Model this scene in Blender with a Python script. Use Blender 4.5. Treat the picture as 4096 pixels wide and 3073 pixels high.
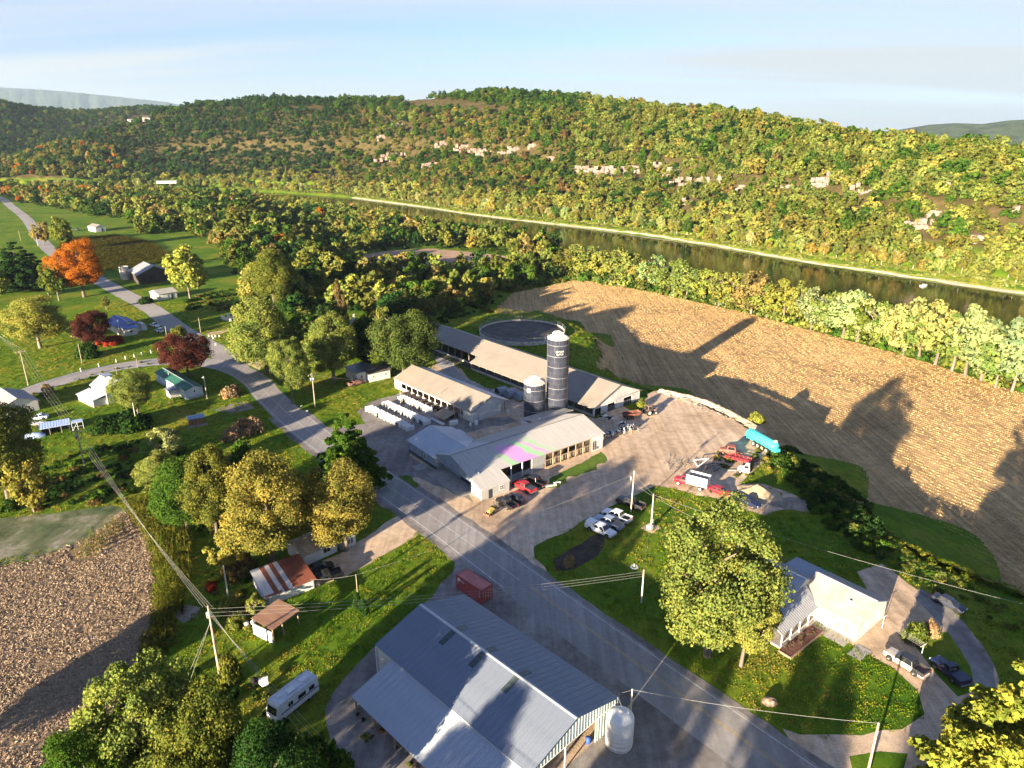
import bpy, bmesh, math, random
import numpy as np
from mathutils import Vector, Matrix, noise as mnoise
R=math.radians; PI=math.pi
for o in list(bpy.data.objects): bpy.data.objects.remove(o)
scene=bpy.context.scene; col=scene.collection
# ------------------------------------------------------------------ camera, sky, sun, exposure
H=70.0; PITCH=R(19.7); FPX=710.0
SUN_EL=R(10.4); SHADOW_AZ=R(35.6)          # shadows run this far right of the view direction
cam_d=bpy.data.cameras.new('camera'); cam=bpy.data.objects.new('camera',cam_d); col.objects.link(cam)
cam.location=(0,0,H); cam.rotation_euler=(R(90)-PITCH,0,0)
cam_d.sensor_width=36; cam_d.lens=36*FPX/1024; cam_d.clip_end=60000; cam_d.clip_start=1
scene.camera=cam
sun_d=bpy.data.lights.new('sun','SUN'); sun=bpy.data.objects.new('sun',sun_d); col.objects.link(sun)
sun_d.energy=5.0; sun_d.angle=R(0.53); sun_d.color=(1.0,0.84,0.62)
sun_dir=Vector((-math.sin(SHADOW_AZ)*math.cos(SUN_EL),-math.cos(SHADOW_AZ)*math.cos(SUN_EL),math.sin(SUN_EL)))
sun.rotation_euler=sun_dir.to_track_quat('Z','Y').to_euler()
scene.view_settings.view_transform='Standard'; scene.view_settings.look='None'
scene.view_settings.exposure=2.3; scene.view_settings.gamma=1.0; scene.view_settings.use_curve_mapping=False
world=bpy.data.worlds.new('World'); scene.world=world; world.use_nodes=True
def build_world():
    nt=world.node_tree; N=nt.nodes; L=nt.links; N.clear()
    out=N.new('ShaderNodeOutputWorld'); bg=N.new('ShaderNodeBackground'); sky=N.new('ShaderNodeTexSky')
    sky.sky_type='NISHITA'; sky.sun_disc=False; sky.sun_elevation=SUN_EL
    sky.sun_rotation=math.atan2(sun_dir.x,sun_dir.y)
    sky.air_density=1.0; sky.dust_density=0.6; sky.ozone_density=3.0; sky.altitude=200
    tc=N.new('ShaderNodeTexCoord'); sep=N.new('ShaderNodeSeparateXYZ'); L.new(tc.outputs['Generated'],sep.inputs[0])
    # thin high cloud: plane projection of the direction, stretched noise
    zz=N.new('ShaderNodeMath'); zz.operation='ADD'; L.new(sep.outputs['Z'],zz.inputs[0]); zz.inputs[1].default_value=0.10
    zm=N.new('ShaderNodeMath'); zm.operation='MAXIMUM'; L.new(zz.outputs[0],zm.inputs[0]); zm.inputs[1].default_value=0.02
    dx=N.new('ShaderNodeMath'); dx.operation='DIVIDE'; L.new(sep.outputs['X'],dx.inputs[0]); L.new(zm.outputs[0],dx.inputs[1])
    dy=N.new('ShaderNodeMath'); dy.operation='DIVIDE'; L.new(sep.outputs['Y'],dy.inputs[0]); L.new(zm.outputs[0],dy.inputs[1])
    cb=N.new('ShaderNodeCombineXYZ'); L.new(dx.outputs[0],cb.inputs[0]); L.new(dy.outputs[0],cb.inputs[1])
    mp=N.new('ShaderNodeMapping'); mp.inputs['Rotation'].default_value=(0,0,R(28)); mp.inputs['Scale'].default_value=(0.10,0.42,1); mp.inputs['Location'].default_value=(1.7,0.35,0)
    L.new(cb.outputs[0],mp.inputs[0])
    no=N.new('ShaderNodeTexNoise'); no.inputs['Scale'].default_value=1.3; no.inputs['Detail'].default_value=7; no.inputs['Roughness'].default_value=0.52; no.inputs['Distortion'].default_value=0.6
    L.new(mp.outputs[0],no.inputs['Vector'])
    rp=N.new('ShaderNodeValToRGB'); rp.color_ramp.elements[0].position=0.36; rp.color_ramp.elements[1].position=0.64
    L.new(no.outputs['Fac'],rp.inputs[0])
    # thin layer: the lower the view, the longer the path through it
    am=N.new('ShaderNodeMath'); am.operation='DIVIDE'; am.inputs[0].default_value=0.24*CLOUD; L.new(zm.outputs[0],am.inputs[1])
    ml=N.new('ShaderNodeMath'); ml.operation='MULTIPLY'; ml.use_clamp=True; L.new(rp.outputs[0],ml.inputs[0]); L.new(am.outputs[0],ml.inputs[1])
    gam=N.new('ShaderNodeMix'); gam.data_type='RGBA'; gam.blend_type='MULTIPLY'; gam.inputs[0].default_value=1
    L.new(sky.outputs[0],gam.inputs[6]); gam.inputs[7].default_value=SKYTINT
    mx=N.new('ShaderNodeMix'); mx.data_type='RGBA'; L.new(ml.outputs[0],mx.inputs[0]); L.new(gam.outputs[2],mx.inputs[6]); mx.inputs[7].default_value=CLOUDCOL
    L.new(mx.outputs[2],bg.inputs[0]); bg.inputs[1].default_value=SKYSTR; L.new(bg.outputs[0],out.inputs[0])
SKYSTR=0.052; CLOUD=0.9; CLOUDCOL=(3.0,3.22,3.32,1); SKYTINT=(0.76,0.77,1.06,1)
build_world()
cy=scene.cycles
cy.max_bounces=5; cy.diffuse_bounces=2; cy.glossy_bounces=2; cy.transmission_bounces=3; cy.volume_bounces=0; cy.transparent_max_bounces=6
cy.caustics_reflective=False; cy.caustics_refractive=False; cy.sample_clamp_indirect=4
try:
    cy.use_denoising=True; cy.denoiser='OPENIMAGEDENOISE'; cy.denoising_input_passes='RGB_ALBEDO_NORMAL'; cy.denoising_prefilter='FAST'
except Exception: pass
# ------------------------------------------------------------------ survey: photo pixel -> place on the ground (2212-wide view)
CT,ST=math.cos(PITCH),math.sin(PITCH)
def ray(x,y):
    u=(x*1024/2212-512)/FPX; v=-(y*1024/2212-384.1)/FPX
    return Vector((u,CT+v*ST,-ST+v*CT))
def at(x,y,z=0.0):
    d=ray(x,y); t=(z-H)/d.z; return Vector((d.x*t,d.y*t,z))
def px_of(X,Y,Z):
    dz=Z-H; f=Y*CT-dz*ST; up=Y*ST+dz*CT
    f=np.maximum(f,1e-3)
    return (512+FPX*X/f)*2212/1024,(384.1-FPX*up/f)*2212/1024
def ztop(y,base,x=1106):
    r=ray(x,y); return H+r.z*base.y/r.y
def crop(ox,oy,k=0.46293):
    return lambda x,y,z=0.0: at((ox+x*k)*0.540039,(oy+y*k)*0.540039,z)
q_=512/1269
crA=crop(1600,1640,q_);crB=crop(2000,1600,q_);crC=crop(3072,2200,q_);crD=crop(960,2080,q_);crE=crop(560,1400,q_);crF=crop(360,1180,q_);crG=crop(2400,1500,q_);crH=crop(2650,1700,q_);crI=crop(1750,1400,q_)
c9=crop(1500,1500);c8=crop(1700,1200);c5=crop(3072,2100);c2=crop(900,1900);c6=crop(1300,2305);c7=crop(2100,2305);cL=crop(0,1000);cM=crop(900,1000);cN=crop(700,2305);cO=crop(2500,1400);cQ=crop(2000,1800);cR=crop(3072,2305);cS=crop(2000,900);cT=crop(0,300);cU=crop(0,1700)
rng=np.random.default_rng(7); random.seed(7)
# ------------------------------------------------------------------ mesh and object helpers
def np_mesh(name,V,F,mats=(),smooth=False,normals=None):
    V=np.asarray(V,dtype=np.float32); F=np.asarray(F,dtype=np.int32); n=F.shape[1]
    me=bpy.data.meshes.new(name)
    me.vertices.add(len(V)); me.vertices.foreach_set('co',V.ravel())
    me.loops.add(F.size); me.loops.foreach_set('vertex_index',F.ravel())
    me.polygons.add(len(F)); me.polygons.foreach_set('loop_start',np.arange(0,F.size,n,dtype=np.int32))
    try: me.polygons.foreach_set('loop_total',np.full(len(F),n,dtype=np.int32))
    except Exception: pass
    for m in mats: me.materials.append(m)
    me.update(calc_edges=True)
    if smooth or normals is not None: me.polygons.foreach_set('use_smooth',np.ones(len(F),dtype=bool))
    if normals is not None: me.normals_split_custom_set_from_vertices(np.asarray(normals,dtype=np.float32))
    return me
class MB:
    """collects shapes for ONE mesh object"""
    def __init__(s): s.v=[]; s.f=[]; s.m=[]; s.sm=[]
    def add(s,vs,fs,mi=0,sm=False):
        b=len(s.v); s.v+= [tuple(v) for v in vs]; s.f+=[tuple(b+i for i in f) for f in fs]; s.m+=[mi]*len(fs); s.sm+=[sm]*len(fs); return s
    def box(s,x0,x1,y0,y1,z0,z1,mi=0):
        return s.add([(x0,y0,z0),(x1,y0,z0),(x1,y1,z0),(x0,y1,z0),(x0,y0,z1),(x1,y0,z1),(x1,y1,z1),(x0,y1,z1)],
                     [(0,3,2,1),(4,5,6,7),(0,1,5,4),(1,2,6,5),(2,3,7,6),(3,0,4,7)],mi)
    def slab(s,pts,t,mi=0):
        """polygon (3-D, planar) thickened downwards by vector t"""
        n=len(pts); t=Vector(t); P=[Vector(p) for p in pts]
        return s.add(P+[p+t for p in P],[tuple(range(n)),tuple(range(2*n-1,n-1,-1))]+[(i,i+n,(i+1)%n+n,(i+1)%n) for i in range(n)],mi)
    def tube(s,p0,p1,r0,r1=None,n=8,mi=0,cap=True,sm=True):
        r1=r0 if r1 is None else r1; p0=Vector(p0); p1=Vector(p1); d=(p1-p0)
        if d.length<1e-6: return s
        d.normalize(); a=d.orthogonal().normalized(); b=d.cross(a)
        vs=[p0+(a*math.cos(2*PI*i/n)+b*math.sin(2*PI*i/n))*r0 for i in range(n)]+[p1+(a*math.cos(2*PI*i/n)+b*math.sin(2*PI*i/n))*r1 for i in range(n)]
        s.add(vs,[(i,(i+1)%n,(i+1)%n+n,i+n) for i in range(n)],mi,sm)
        if cap: s.add(vs,[tuple(range(n-1,-1,-1)),tuple(range(n,2*n))],mi)
        return s
    def path(s,pts,r,n=6,mi=0):
        for a,b in zip(pts[:-1],pts[1:]): s.tube(a,b,r,r,n,mi)
        return s
    def lathe(s,prof,n=24,mi=0,c=(0,0,0),sm=True):
        b=[]; 
        for r,z in prof: b+=[(c[0]+r*math.cos(2*PI*i/n),c[1]+r*math.sin(2*PI*i/n),c[2]+z) for i in range(n)]
        fs=[(j*n+i,j*n+(i+1)%n,(j+1)*n+(i+1)%n,(j+1)*n+i) for j in range(len(prof)-1) for i in range(n)]
        return s.add(b,fs,mi,sm)
    def build(s,name,mats,parent=None,smooth=None,bevel=0):
        me=bpy.data.meshes.new(name); me.from_pydata(s.v,[],s.f)
        for m in (mats if isinstance(mats,(list,tuple)) else [mats]): me.materials.append(m)
        me.polygons.foreach_set('material_index',s.m)
        me.polygons.foreach_set('use_smooth',s.sm if smooth is None else [smooth]*len(s.f))
        me.update(); o=bpy.data.objects.new(name,me); col.objects.link(o)
        if parent is not None: o.parent=parent
        if bevel:
            bv=o.modifiers.new('bevel','BEVEL'); bv.width=bevel; bv.segments=2; bv.limit_method='ANGLE'; bv.angle_limit=R(40)
        return o
def tag(o,label=None,cat=None,group=None,kind=None):
    if label: o['label']=label
    if cat: o['category']=cat
    if group: o['group']=group
    if kind: o['kind']=kind
    return o
def empty(name,loc,rz,label,cat,group=None):
    o=bpy.data.objects.new(name,None); col.objects.link(o); o.location=loc; o.rotation_euler=(0,0,rz); o.empty_display_size=0.2
    return tag(o,label,cat,group)
def link_mesh(name,me,parent=None):
    o=bpy.data.objects.new(name,me); col.objects.link(o)
    if parent is not None: o.parent=parent
    return o
def copy_tree(o,parent=None):
    c=o.copy(); col.objects.link(c); c.parent=parent
    for ch in o.children: copy_tree(ch,c)
    return c
def yaw_az(deg): return R(90-deg)         # heading measured clockwise from the view direction
# ------------------------------------------------------------------ materials
MATS={}
def M(name,c,rough=0.7,metal=0.0,var=0.0,scale=3.0,bump=0.0,bscale=None,c2=None,detail=5,spec=0.3,coord='Object',stretch=None,contrast=(0.35,0.65)):
    if name in MATS: return MATS[name]
    m=bpy.data.materials.new(name); m.use_nodes=True; nt=m.node_tree; N=nt.nodes; L=nt.links; p=N['Principled BSDF']
    p.inputs['Base Color'].default_value=(*c,1); p.inputs['Roughness'].default_value=rough; p.inputs['Metallic'].default_value=metal
    p.inputs['Specular IOR Level'].default_value=spec
    if var or c2 or bump:
        tc=N.new('ShaderNodeTexCoord'); vec=tc.outputs[coord]
        if stretch:
            mp=N.new('ShaderNodeMapping'); mp.inputs['Scale'].default_value=stretch; L.new(vec,mp.inputs[0]); vec=mp.outputs[0]
        no=N.new('ShaderNodeTexNoise'); no.inputs['Scale'].default_value=scale; no.inputs['Detail'].default_value=detail; no.inputs['Roughness'].default_value=0.6; L.new(vec,no.inputs['Vector'])
        rp=N.new('ShaderNodeValToRGB'); e=rp.color_ramp.elements; e[0].position=contrast[0]; e[1].position=contrast[1]
        a=c2 if c2 else tuple(v*(1-var) for v in c); b=c if c2 else tuple(min(1,v*(1+var)) for v in c)
        e[0].color=(*a,1); e[1].color=(*b,1); L.new(no.outputs['Fac'],rp.inputs[0]); L.new(rp.outputs[0],p.inputs['Base Color'])
        if bump:
            n2=N.new('ShaderNodeTexNoise'); n2.inputs['Scale'].default_value=bscale or scale*4; n2.inputs['Detail'].default_value=3; L.new(vec,n2.inputs['Vector'])
            bp=N.new('ShaderNodeBump'); bp.inputs['Strength'].default_value=min(1,bump); bp.inputs['Distance'].default_value=0.05*max(1,bump); L.new(n2.outputs['Fac'],bp.inputs['Height']); L.new(bp.outputs[0],p.inputs['Normal'])
    MATS[name]=m; return m
def node_mat(name,fn):
    m=bpy.data.materials.new(name); m.use_nodes=True; nt=m.node_tree; N=nt.nodes; L=nt.links; p=N['Principled BSDF']; fn(N,L,p); MATS[name]=m; return m
def ramp(N,L,fac,stops,interp='LINEAR'):
    r=N.new('ShaderNodeValToRGB'); r.color_ramp.interpolation=interp; e=r.color_ramp.elements
    while len(e)<len(stops): e.new(0.5)
    for el,(p,c) in zip(e,stops): el.position=p; el.color=(*c,1) if len(c)==3 else c
    L.new(fac,r.inputs[0]); return r.outputs[0]
def noise(N,L,vec,scale,detail=4,rough=0.6,dist=0.0):
    n=N.new('ShaderNodeTexNoise'); n.inputs['Scale'].default_value=scale; n.inputs['Detail'].default_value=detail; n.inputs['Roughness'].default_value=rough; n.inputs['Distortion'].default_value=dist
    L.new(vec,n.inputs['Vector']); return n.outputs['Fac']
def mapping(N,L,vec,scale=(1,1,1),rot=(0,0,0)):
    m=N.new('ShaderNodeMapping'); m.inputs['Scale'].default_value=scale; m.inputs['Rotation'].default_value=rot; L.new(vec,m.inputs[0]); return m.outputs[0]
def mix(N,L,fac,a,b,mode='MIX'):
    m=N.new('ShaderNodeMix'); m.data_type='RGBA'; m.blend_type=mode
    for s,v in ((m.inputs[0],fac),(m.inputs[6],a),(m.inputs[7],b)):
        if hasattr(v,'links'): L.new(v,s)
        else: s.default_value=v if not isinstance(v,tuple) else ((*v,1) if len(v)==3 else v)
    return m.outputs[2]
def bump(N,L,p,h,strength,dist):
    b=N.new('ShaderNodeBump'); b.inputs['Strength'].default_value=strength; b.inputs['Distance'].default_value=dist; L.new(h,b.inputs['Height']); L.new(b.outputs[0],p.inputs['Normal'])
def objpos(N): return N.new('ShaderNodeTexCoord').outputs['Object']
# ------------------------------------------------------------------ scatter: one object, many instances (for what nobody could count)
def scatter(name,label,cat,pts,rot,scl,idx,tint,protos,kind='stuff',parent=None):
    pc=bpy.data.collections.new(name+'_pieces')
    for i,(me) in enumerate(protos):
        po=bpy.data.objects.new('%s_piece_%02d'%(name,i),me); pc.objects.link(po)
    me=bpy.data.meshes.new(name); n=len(pts)
    me.vertices.add(n); me.vertices.foreach_set('co',np.asarray(pts,dtype=np.float32).ravel())
    a=me.attributes.new('rot','FLOAT_VECTOR','POINT'); a.data.foreach_set('vector',np.asarray(rot,dtype=np.float32).ravel())
    a=me.attributes.new('scl','FLOAT_VECTOR','POINT'); a.data.foreach_set('vector',np.asarray(scl,dtype=np.float32).ravel())
    a=me.attributes.new('idx','INT','POINT'); a.data.foreach_set('value',np.asarray(idx,dtype=np.int32))
    if tint is not None:
        t=np.ones((n,4),dtype=np.float32); t[:,:3]=tint
        a=me.attributes.new('tint','FLOAT_COLOR','POINT'); a.data.foreach_set('color',t.ravel())
    o=link_mesh(name,me,parent)
    ng=bpy.data.node_groups.new(name+'_scatter','GeometryNodeTree')
    ng.interface.new_socket('Geometry',in_out='INPUT',socket_type='NodeSocketGeometry'); ng.interface.new_socket('Geometry',in_out='OUTPUT',socket_type='NodeSocketGeometry')
    N=ng.nodes; L=ng.links; gi=N.new('NodeGroupInput'); go=N.new('NodeGroupOutput'); ip=N.new('GeometryNodeInstanceOnPoints'); ci=N.new('GeometryNodeCollectionInfo')
    ci.inputs['Collection'].default_value=pc; ci.inputs['Separate Children'].default_value=True; ci.inputs['Reset Children'].default_value=True
    L.new(gi.outputs[0],ip.inputs['Points']); L.new(ci.outputs[0],ip.inputs['Instance']); ip.inputs['Pick Instance'].default_value=True
    for nm,ty,so in (('idx','INT','Instance Index'),('rot','FLOAT_VECTOR','Rotation'),('scl','FLOAT_VECTOR','Scale')):
        na=N.new('GeometryNodeInputNamedAttribute'); na.data_type=ty; na.inputs['Name'].default_value=nm; L.new(na.outputs[0],ip.inputs[so])
    L.new(ip.outputs[0],go.inputs[0]); md=o.modifiers.new('scatter','NODES'); md.node_group=ng
    return tag(o,label,cat,None,kind)
def inside(poly,X,Y):
    X=np.asarray(X); Y=np.asarray(Y); r=np.zeros(X.shape,bool); n=len(poly)
    for i in range(n):
        x0,y0=poly[i][0],poly[i][1]; x1,y1=poly[(i+1)%n][0],poly[(i+1)%n][1]
        if y0==y1: continue
        c=((y0>Y)!=(y1>Y))&(X<(x1-x0)*(Y-y0)/(y1-y0)+x0); r^=c
    return r
def fill_poly(poly,n,seed=1):
    g=np.random.default_rng(seed); P=np.array([(p[0],p[1]) for p in poly]); lo,hi=P.min(0),P.max(0); out=np.zeros((0,2))
    while len(out)<n:
        c=lo+(hi-lo)*g.random((n*2,2)); out=np.vstack([out,c[inside(poly,c[:,0],c[:,1])]])
    return out[:n]
# ------------------------------------------------------------------ terrain
FP=-7.5                                   # the river flat lies this much below the farm terrace
BANK=np.array([(-1500,900),(-980,1000),(-700,1050),(-485,1062),(-375,1035),(-290,990),(-203,927),(-113,828),(-25,723),(77,622),(140,547),(184,476),(222,426),(269,367),(330,289),(440,154),(570,-20)],float)
EDGE=np.array([(-1500,700),(-700,900),(-330,800),(-190,560),(-118,410),(-72,335),(-30,300),(2,284),(20,268),(26,250),(25,232),(21,214),(33,198),(41,186),(43,175.5),(50,161),(57.5,150),(63,143),(66,132),(66,120),(68,112),(75,102),(90,86),(118,55),(170,0),(230,-80)],float)
RIVER_W=104.0
def bank_s(X,Y): return line_s(BANK,X,Y)
def line_s(PL,X,Y):
    X=np.asarray(X,float); Y=np.asarray(Y,float); best=np.full(X.shape,1e9); sgn=np.ones(X.shape)
    for (x0,y0),(x1,y1) in zip(PL[:-1],PL[1:]):
        dx,dy=x1-x0,y1-y0; L2=dx*dx+dy*dy
        t=np.clip(((X-x0)*dx+(Y-y0)*dy)/L2,0,1); d=np.hypot(X-x0-t*dx,Y-y0-t*dy)
        c=((X-x0)*(-dy)+(Y-y0)*dx)
        u=d<best; best=np.where(u,d,best); sgn=np.where(u,np.sign(c),sgn)
    return best*sgn
def col_az(x): r=ray(x,281); return math.atan2(r.x,r.y)
def elev(y): r=ray(1106,y); return math.atan2(r.z,r.y)
HC=[(-500,1050,1400,345),(0,1140,1400,333),(100,1180,1430,303),(200,1190,1450,281),(275,1190,1490,262),(350,1170,1520,236),(430,1130,1500,222),(600,1030,1450,205),(760,953,1380,207),(830,893,1320,205),(940,803,1230,196),(1060,717,1180,183),(1200,665,1080,190),(1400,594,950,213),(1600,537,810,241),(1750,500,735,263),(1900,484,690,286),(2050,466,650,290),(2212,458,620,302),(2700,446,590,330)]
HA=np.array([col_az(c[0]) for c in HC]); HRB=np.array([c[1] for c in HC],float); HRC=np.array([c[2] for c in HC],float)
HZC=np.array([H+c[2]*math.tan(elev(c[3]))-10.5 for c in HC])
BK=[(-500,215),(0,223),(37,228),(75,235),(112,237),(150,240),(225,240),(275,233),(330,231),(420,236),(700,300)]
BA=np.array([col_az(c[0]) for c in BK]); BZ=np.array([H+2500*math.tan(elev(c[1]))-10 for c in BK])
def wob(X,Y,s,ph=0.0):
    return (np.sin(X/s+1.3+ph)*np.cos(Y/s*1.17+ph*2)+0.5*np.sin(X/s*2.3+Y/s*1.9+ph)+0.25*np.sin(Y/s*4.7-X/s*3.9+ph))/1.75
def terr(X,Y):
    X=np.asarray(X,float); Y=np.asarray(Y,float)
    a=np.arctan2(X,Y); r=np.hypot(X,Y); s=bank_s(X,Y)
    rb=np.interp(a,HA,HRB); rc=np.interp(a,HA,HRC); zc=np.interp(a,HA,HZC)
    t=(r-rb-12)/(rc-rb-12); tt=t+0.03*np.sin(a*23+1)*np.clip(t*4,0,1)
    sh=np.interp(tt,[0,.05,.40,.47,.75,1,1.25,2.2,6],[0,.025,.36,.52,.80,1,1.0,.45,.2])
    left=np.interp(a,[HA[1],HA[6]],[1.0,0.0])
    fall=np.interp(t,[1,1.2,2.6],[1,.95,.05]); sh=sh*(1-left)+sh*left*np.where(t>1,fall,1)
    e=np.clip(line_s(EDGE,X,Y)/15.0,0,1); fl=FP*e*e*(3-2*e)
    z=fl+(zc-fl)*sh*(t>0)+wob(X,Y,60)*4*np.clip(t*3,0,1)*(t>0)
    bz=np.interp(a,BA,BZ)*np.exp(-((r-2500)/620)**2); z=np.where(r>1500,np.maximum(z,bz),z)
    front=(Y>0)&(r<3200)&(np.abs(a)<1.2); z=np.where(front,z,np.where(r>3200,8.0,np.where(s<-RIVER_W,fl,0.0)))
    ch=np.interp(s,[-RIVER_W-14,-RIVER_W-4,-RIVER_W+6,-8,0,5,16],[0,-2.2,-6,-6,-3.7,-1.6,0])+FP; inr=(s<16)&(s>-RIVER_W-14)&(Y>-100)
    return np.where(inr,ch,z)
def terr1(x,y): return float(terr(np.array([x]),np.array([y]))[0])
def hit(x,y):
    """where the view ray through a photo pixel meets the terrain"""
    d=ray(x,y); ts=np.concatenate([np.arange(60,900,1.5),np.arange(900,3200,4.0)])/math.hypot(d.x,d.y)
    zz=H+d.z*ts; tz=terr(d.x*ts,d.y*ts); k=np.argmax(zz<tz); t=ts[k] if zz[k]<tz[k] else ts[-1]
    return Vector((d.x*t,d.y*t,terr1(d.x*t,d.y*t)))
def grass_fn(N,L,p):
    g=N.new('ShaderNodeNewGeometry'); P=g.outputs['Position']
    n1=noise(N,L,P,0.05,5,0.65); n2=noise(N,L,P,0.45,4,0.6); n3=noise(N,L,P,5.0,3,0.7)
    st=noise(N,L,mapping(N,L,P,(1.2,0.16,1),(0,0,R(40))),1.0,4,0.6)
    c=ramp(N,L,n1,[(0.32,(0.070,0.165,0.010)),(0.50,(0.145,0.24,0.016)),(0.64,(0.25,0.27,0.028)),(0.78,(0.36,0.29,0.07))])
    c=mix(N,L,0.55,c,ramp(N,L,n2,[(0.3,(0.35,0.42,0.35)),(0.7,(1.0,1.0,1.0))]),'MULTIPLY')
    c=mix(N,L,0.7,c,ramp(N,L,n3,[(0.25,(0.35,0.4,0.35)),(0.75,(1.25,1.2,1.05))]),'MULTIPLY')
    c=mix(N,L,0.5,c,ramp(N,L,st,[(0.35,(0.7,0.7,0.65)),(0.65,(1.15,1.1,1.05))]),'MULTIPLY')
    sx=N.new('ShaderNodeSeparateXYZ'); L.new(P,sx.inputs[0]); hh=N.new('ShaderNodeMapRange'); L.new(sx.outputs[2],hh.inputs[0]); hh.inputs[1].default_value=1.5; hh.inputs[2].default_value=6
    fl=ramp(N,L,noise(N,L,P,0.12,5,0.7),[(0.3,(0.035,0.035,0.012)),(0.55,(0.085,0.065,0.025)),(0.75,(0.15,0.10,0.055))])
    c=mix(N,L,hh.outputs[0],c,fl); L.new(c,p.inputs['Base Color']); p.inputs['Roughness'].default_value=0.95; p.inputs['Specular IOR Level'].default_value=0.08
    bump(N,L,p,n3,0.9,0.12)
grass_m=node_mat('grass',grass_fn)
def build_ground():
    A=np.concatenate([np.arange(-180,-48,4.0),np.arange(-48,48,0.25),np.arange(48,180.1,4.0)]); A=np.radians(A)
    Rr=np.concatenate([[0.5],np.arange(20,300,20),np.arange(300,900,4),np.arange(900,1600,10),np.arange(1600,3300,25),[3600,4500,7000,12000,20000,40000]])
    aa,rr=np.meshgrid(A,Rr); X=rr*np.sin(aa); Y=rr*np.cos(aa); Z=terr(X,Y)
    V=np.stack([X.ravel(),Y.ravel(),Z.ravel()],1); m=len(A); i,j=np.meshgrid(np.arange(m-1),np.arange(len(Rr)-1)); b=(j*m+i).ravel()
    F=np.stack([b,b+1,b+m+1,b+m],1)[:, ::-1]
    o=link_mesh('ground',np_mesh('ground',V,F,[grass_m],smooth=True)); tag(o,kind='structure')
build_ground()
def water_fn(N,L,p):
    P=objpos(N); p.inputs['Base Color'].default_value=(0.018,0.020,0.008,1); p.inputs['Roughness'].default_value=0.06; p.inputs['IOR'].default_value=1.33; p.inputs['Specular IOR Level'].default_value=0.5
    bump(N,L,p,noise(N,L,mapping(N,L,P,(1,1,1)),1.6,3,0.6),0.25,0.06)
water_m=node_mat('river_water',water_fn)
def ribbon_pts(C,w0,w1,z):
    C=np.asarray(C,float); T=np.gradient(C,axis=0); T/=np.linalg.norm(T,axis=1)[:,None]; Nn=np.stack([T[:,1],-T[:,0]],1)
    a=C+Nn*np.asarray(w0).reshape(-1,1); b=C+Nn*np.asarray(w1).reshape(-1,1); return a,b
def spline(P,step=3.0):
    P=[np.array(p[:2],float) for p in P]; P=[2*P[0]-P[1]]+P+[2*P[-1]-P[-2]]; out=[]
    for i in range(1,len(P)-2):
        p0,p1,p2,p3=P[i-1:i+3]; n=max(2,int(np.linalg.norm(p2-p1)/step))
        for k in range(n):
            t=k/n; out.append(0.5*((2*p1)+(-p0+p2)*t+(2*p0-5*p1+4*p2-p3)*t*t+(-p0+3*p1-3*p2+p3)*t**3))
    out.append(P[-2]); return np.array(out)
def ribbon(name,C,w0,w1,z,mat,jit=0.0,seed=3,kind='structure',parent=None,clear=None):
    """flat strip along a centre line, from offset w0 to w1 (right positive)"""
    a,b=ribbon_pts(C,np.full(len(C),w0),np.full(len(C),w1),z); g=np.random.default_rng(seed)
    if jit: a=a+g.normal(0,jit,a.shape); b=b+g.normal(0,jit,b.shape)
    n=len(C); V=np.vstack([np.column_stack([a,np.full(n,z)]),np.column_stack([b,np.full(n,z)])]); i=np.arange(n-1)
    F=np.stack([i,i+n,i+1+n,i+1],1)
    o=link_mesh(name,np_mesh(name,V,F,[mat]),parent)
    if kind: o['kind']=kind
    return o
rv=spline(BANK,12); ribbon('river',rv,2.5,RIVER_W+4,-4.0+FP,water_m)
# make sure the strips face up
def sheet(name,poly,z,mat,jit=0.35,step=2.5,seed=1,kind='structure',label=None,cat=None):
    g=np.random.default_rng(seed); P=[Vector((p[0],p[1],0)) for p in poly]; out=[]
    for a,b in zip(P,P[1:]+P[:1]):
        n=max(1,int((b-a).length/step)); nr=(b-a).normalized(); nr=Vector((-nr.y,nr.x,0))
        for k in range(n):
            q=a.lerp(b,k/n)+ (nr*float(g.normal(0,jit)) if jit else Vector()); out.append((q.x,q.y,z))
    bm=bmesh.new(); vs=[bm.verts.new(v) for v in out]; es=[bm.edges.new((vs[i],vs[(i+1)%len(vs)])) for i in range(len(vs))]
    bmesh.ops.triangle_fill(bm,use_beauty=True,use_dissolve=False,edges=es,normal=(0,0,1))
    for f in bm.faces:
        f.normal_update()
        if f.normal.z<0: f.normal_flip()
    me=bpy.data.meshes.new(name); bm.to_mesh(me); bm.free(); me.materials.append(mat); o=link_mesh(name,me); o['kind']=kind
    return o
def W2(*ps): return [at(*p) for p in ps]
def WF(*ps): return [at(p[0],p[1],FP) for p in ps]
# --- materials of the ground covers
def ground_mat(name,stops,s1,s2,s3,bumpd=0.05,rough=0.95,streak=None,fine=(0.7,1.2),bst=0.8):
    def fn(N,L,p):
        P=objpos(N); n1=noise(N,L,P,s1,6,0.65,0.4); n2=noise(N,L,P,s2,4,0.65); n3=noise(N,L,P,s3,3,0.7)
        c=ramp(N,L,n1,stops)
        c=mix(N,L,0.8,c,ramp(N,L,n2,[(0.3,(fine[0],)*3),(0.7,(fine[1],)*3)]),'MULTIPLY')
        c=mix(N,L,0.7,c,ramp(N,L,n3,[(0.3,(fine[0],)*3),(0.72,(fine[1]+0.1,)*3)]),'MULTIPLY')
        if streak:
            sc,ang,lo,hi,amt=streak; st=noise(N,L,mapping(N,L,P,(sc,sc*0.03,1),(0,0,R(ang))),1.0,5,0.6)
            c=mix(N,L,amt,c,ramp(N,L,st,[(0.38,lo),(0.62,hi)]),'MULTIPLY')
        L.new(c,p.inputs['Base Color']); p.inputs['Roughness'].default_value=rough; p.inputs['Specular IOR Level'].default_value=0.15
        bump(N,L,p,n3,bst,bumpd)
    return node_mat(name,fn)
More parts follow.
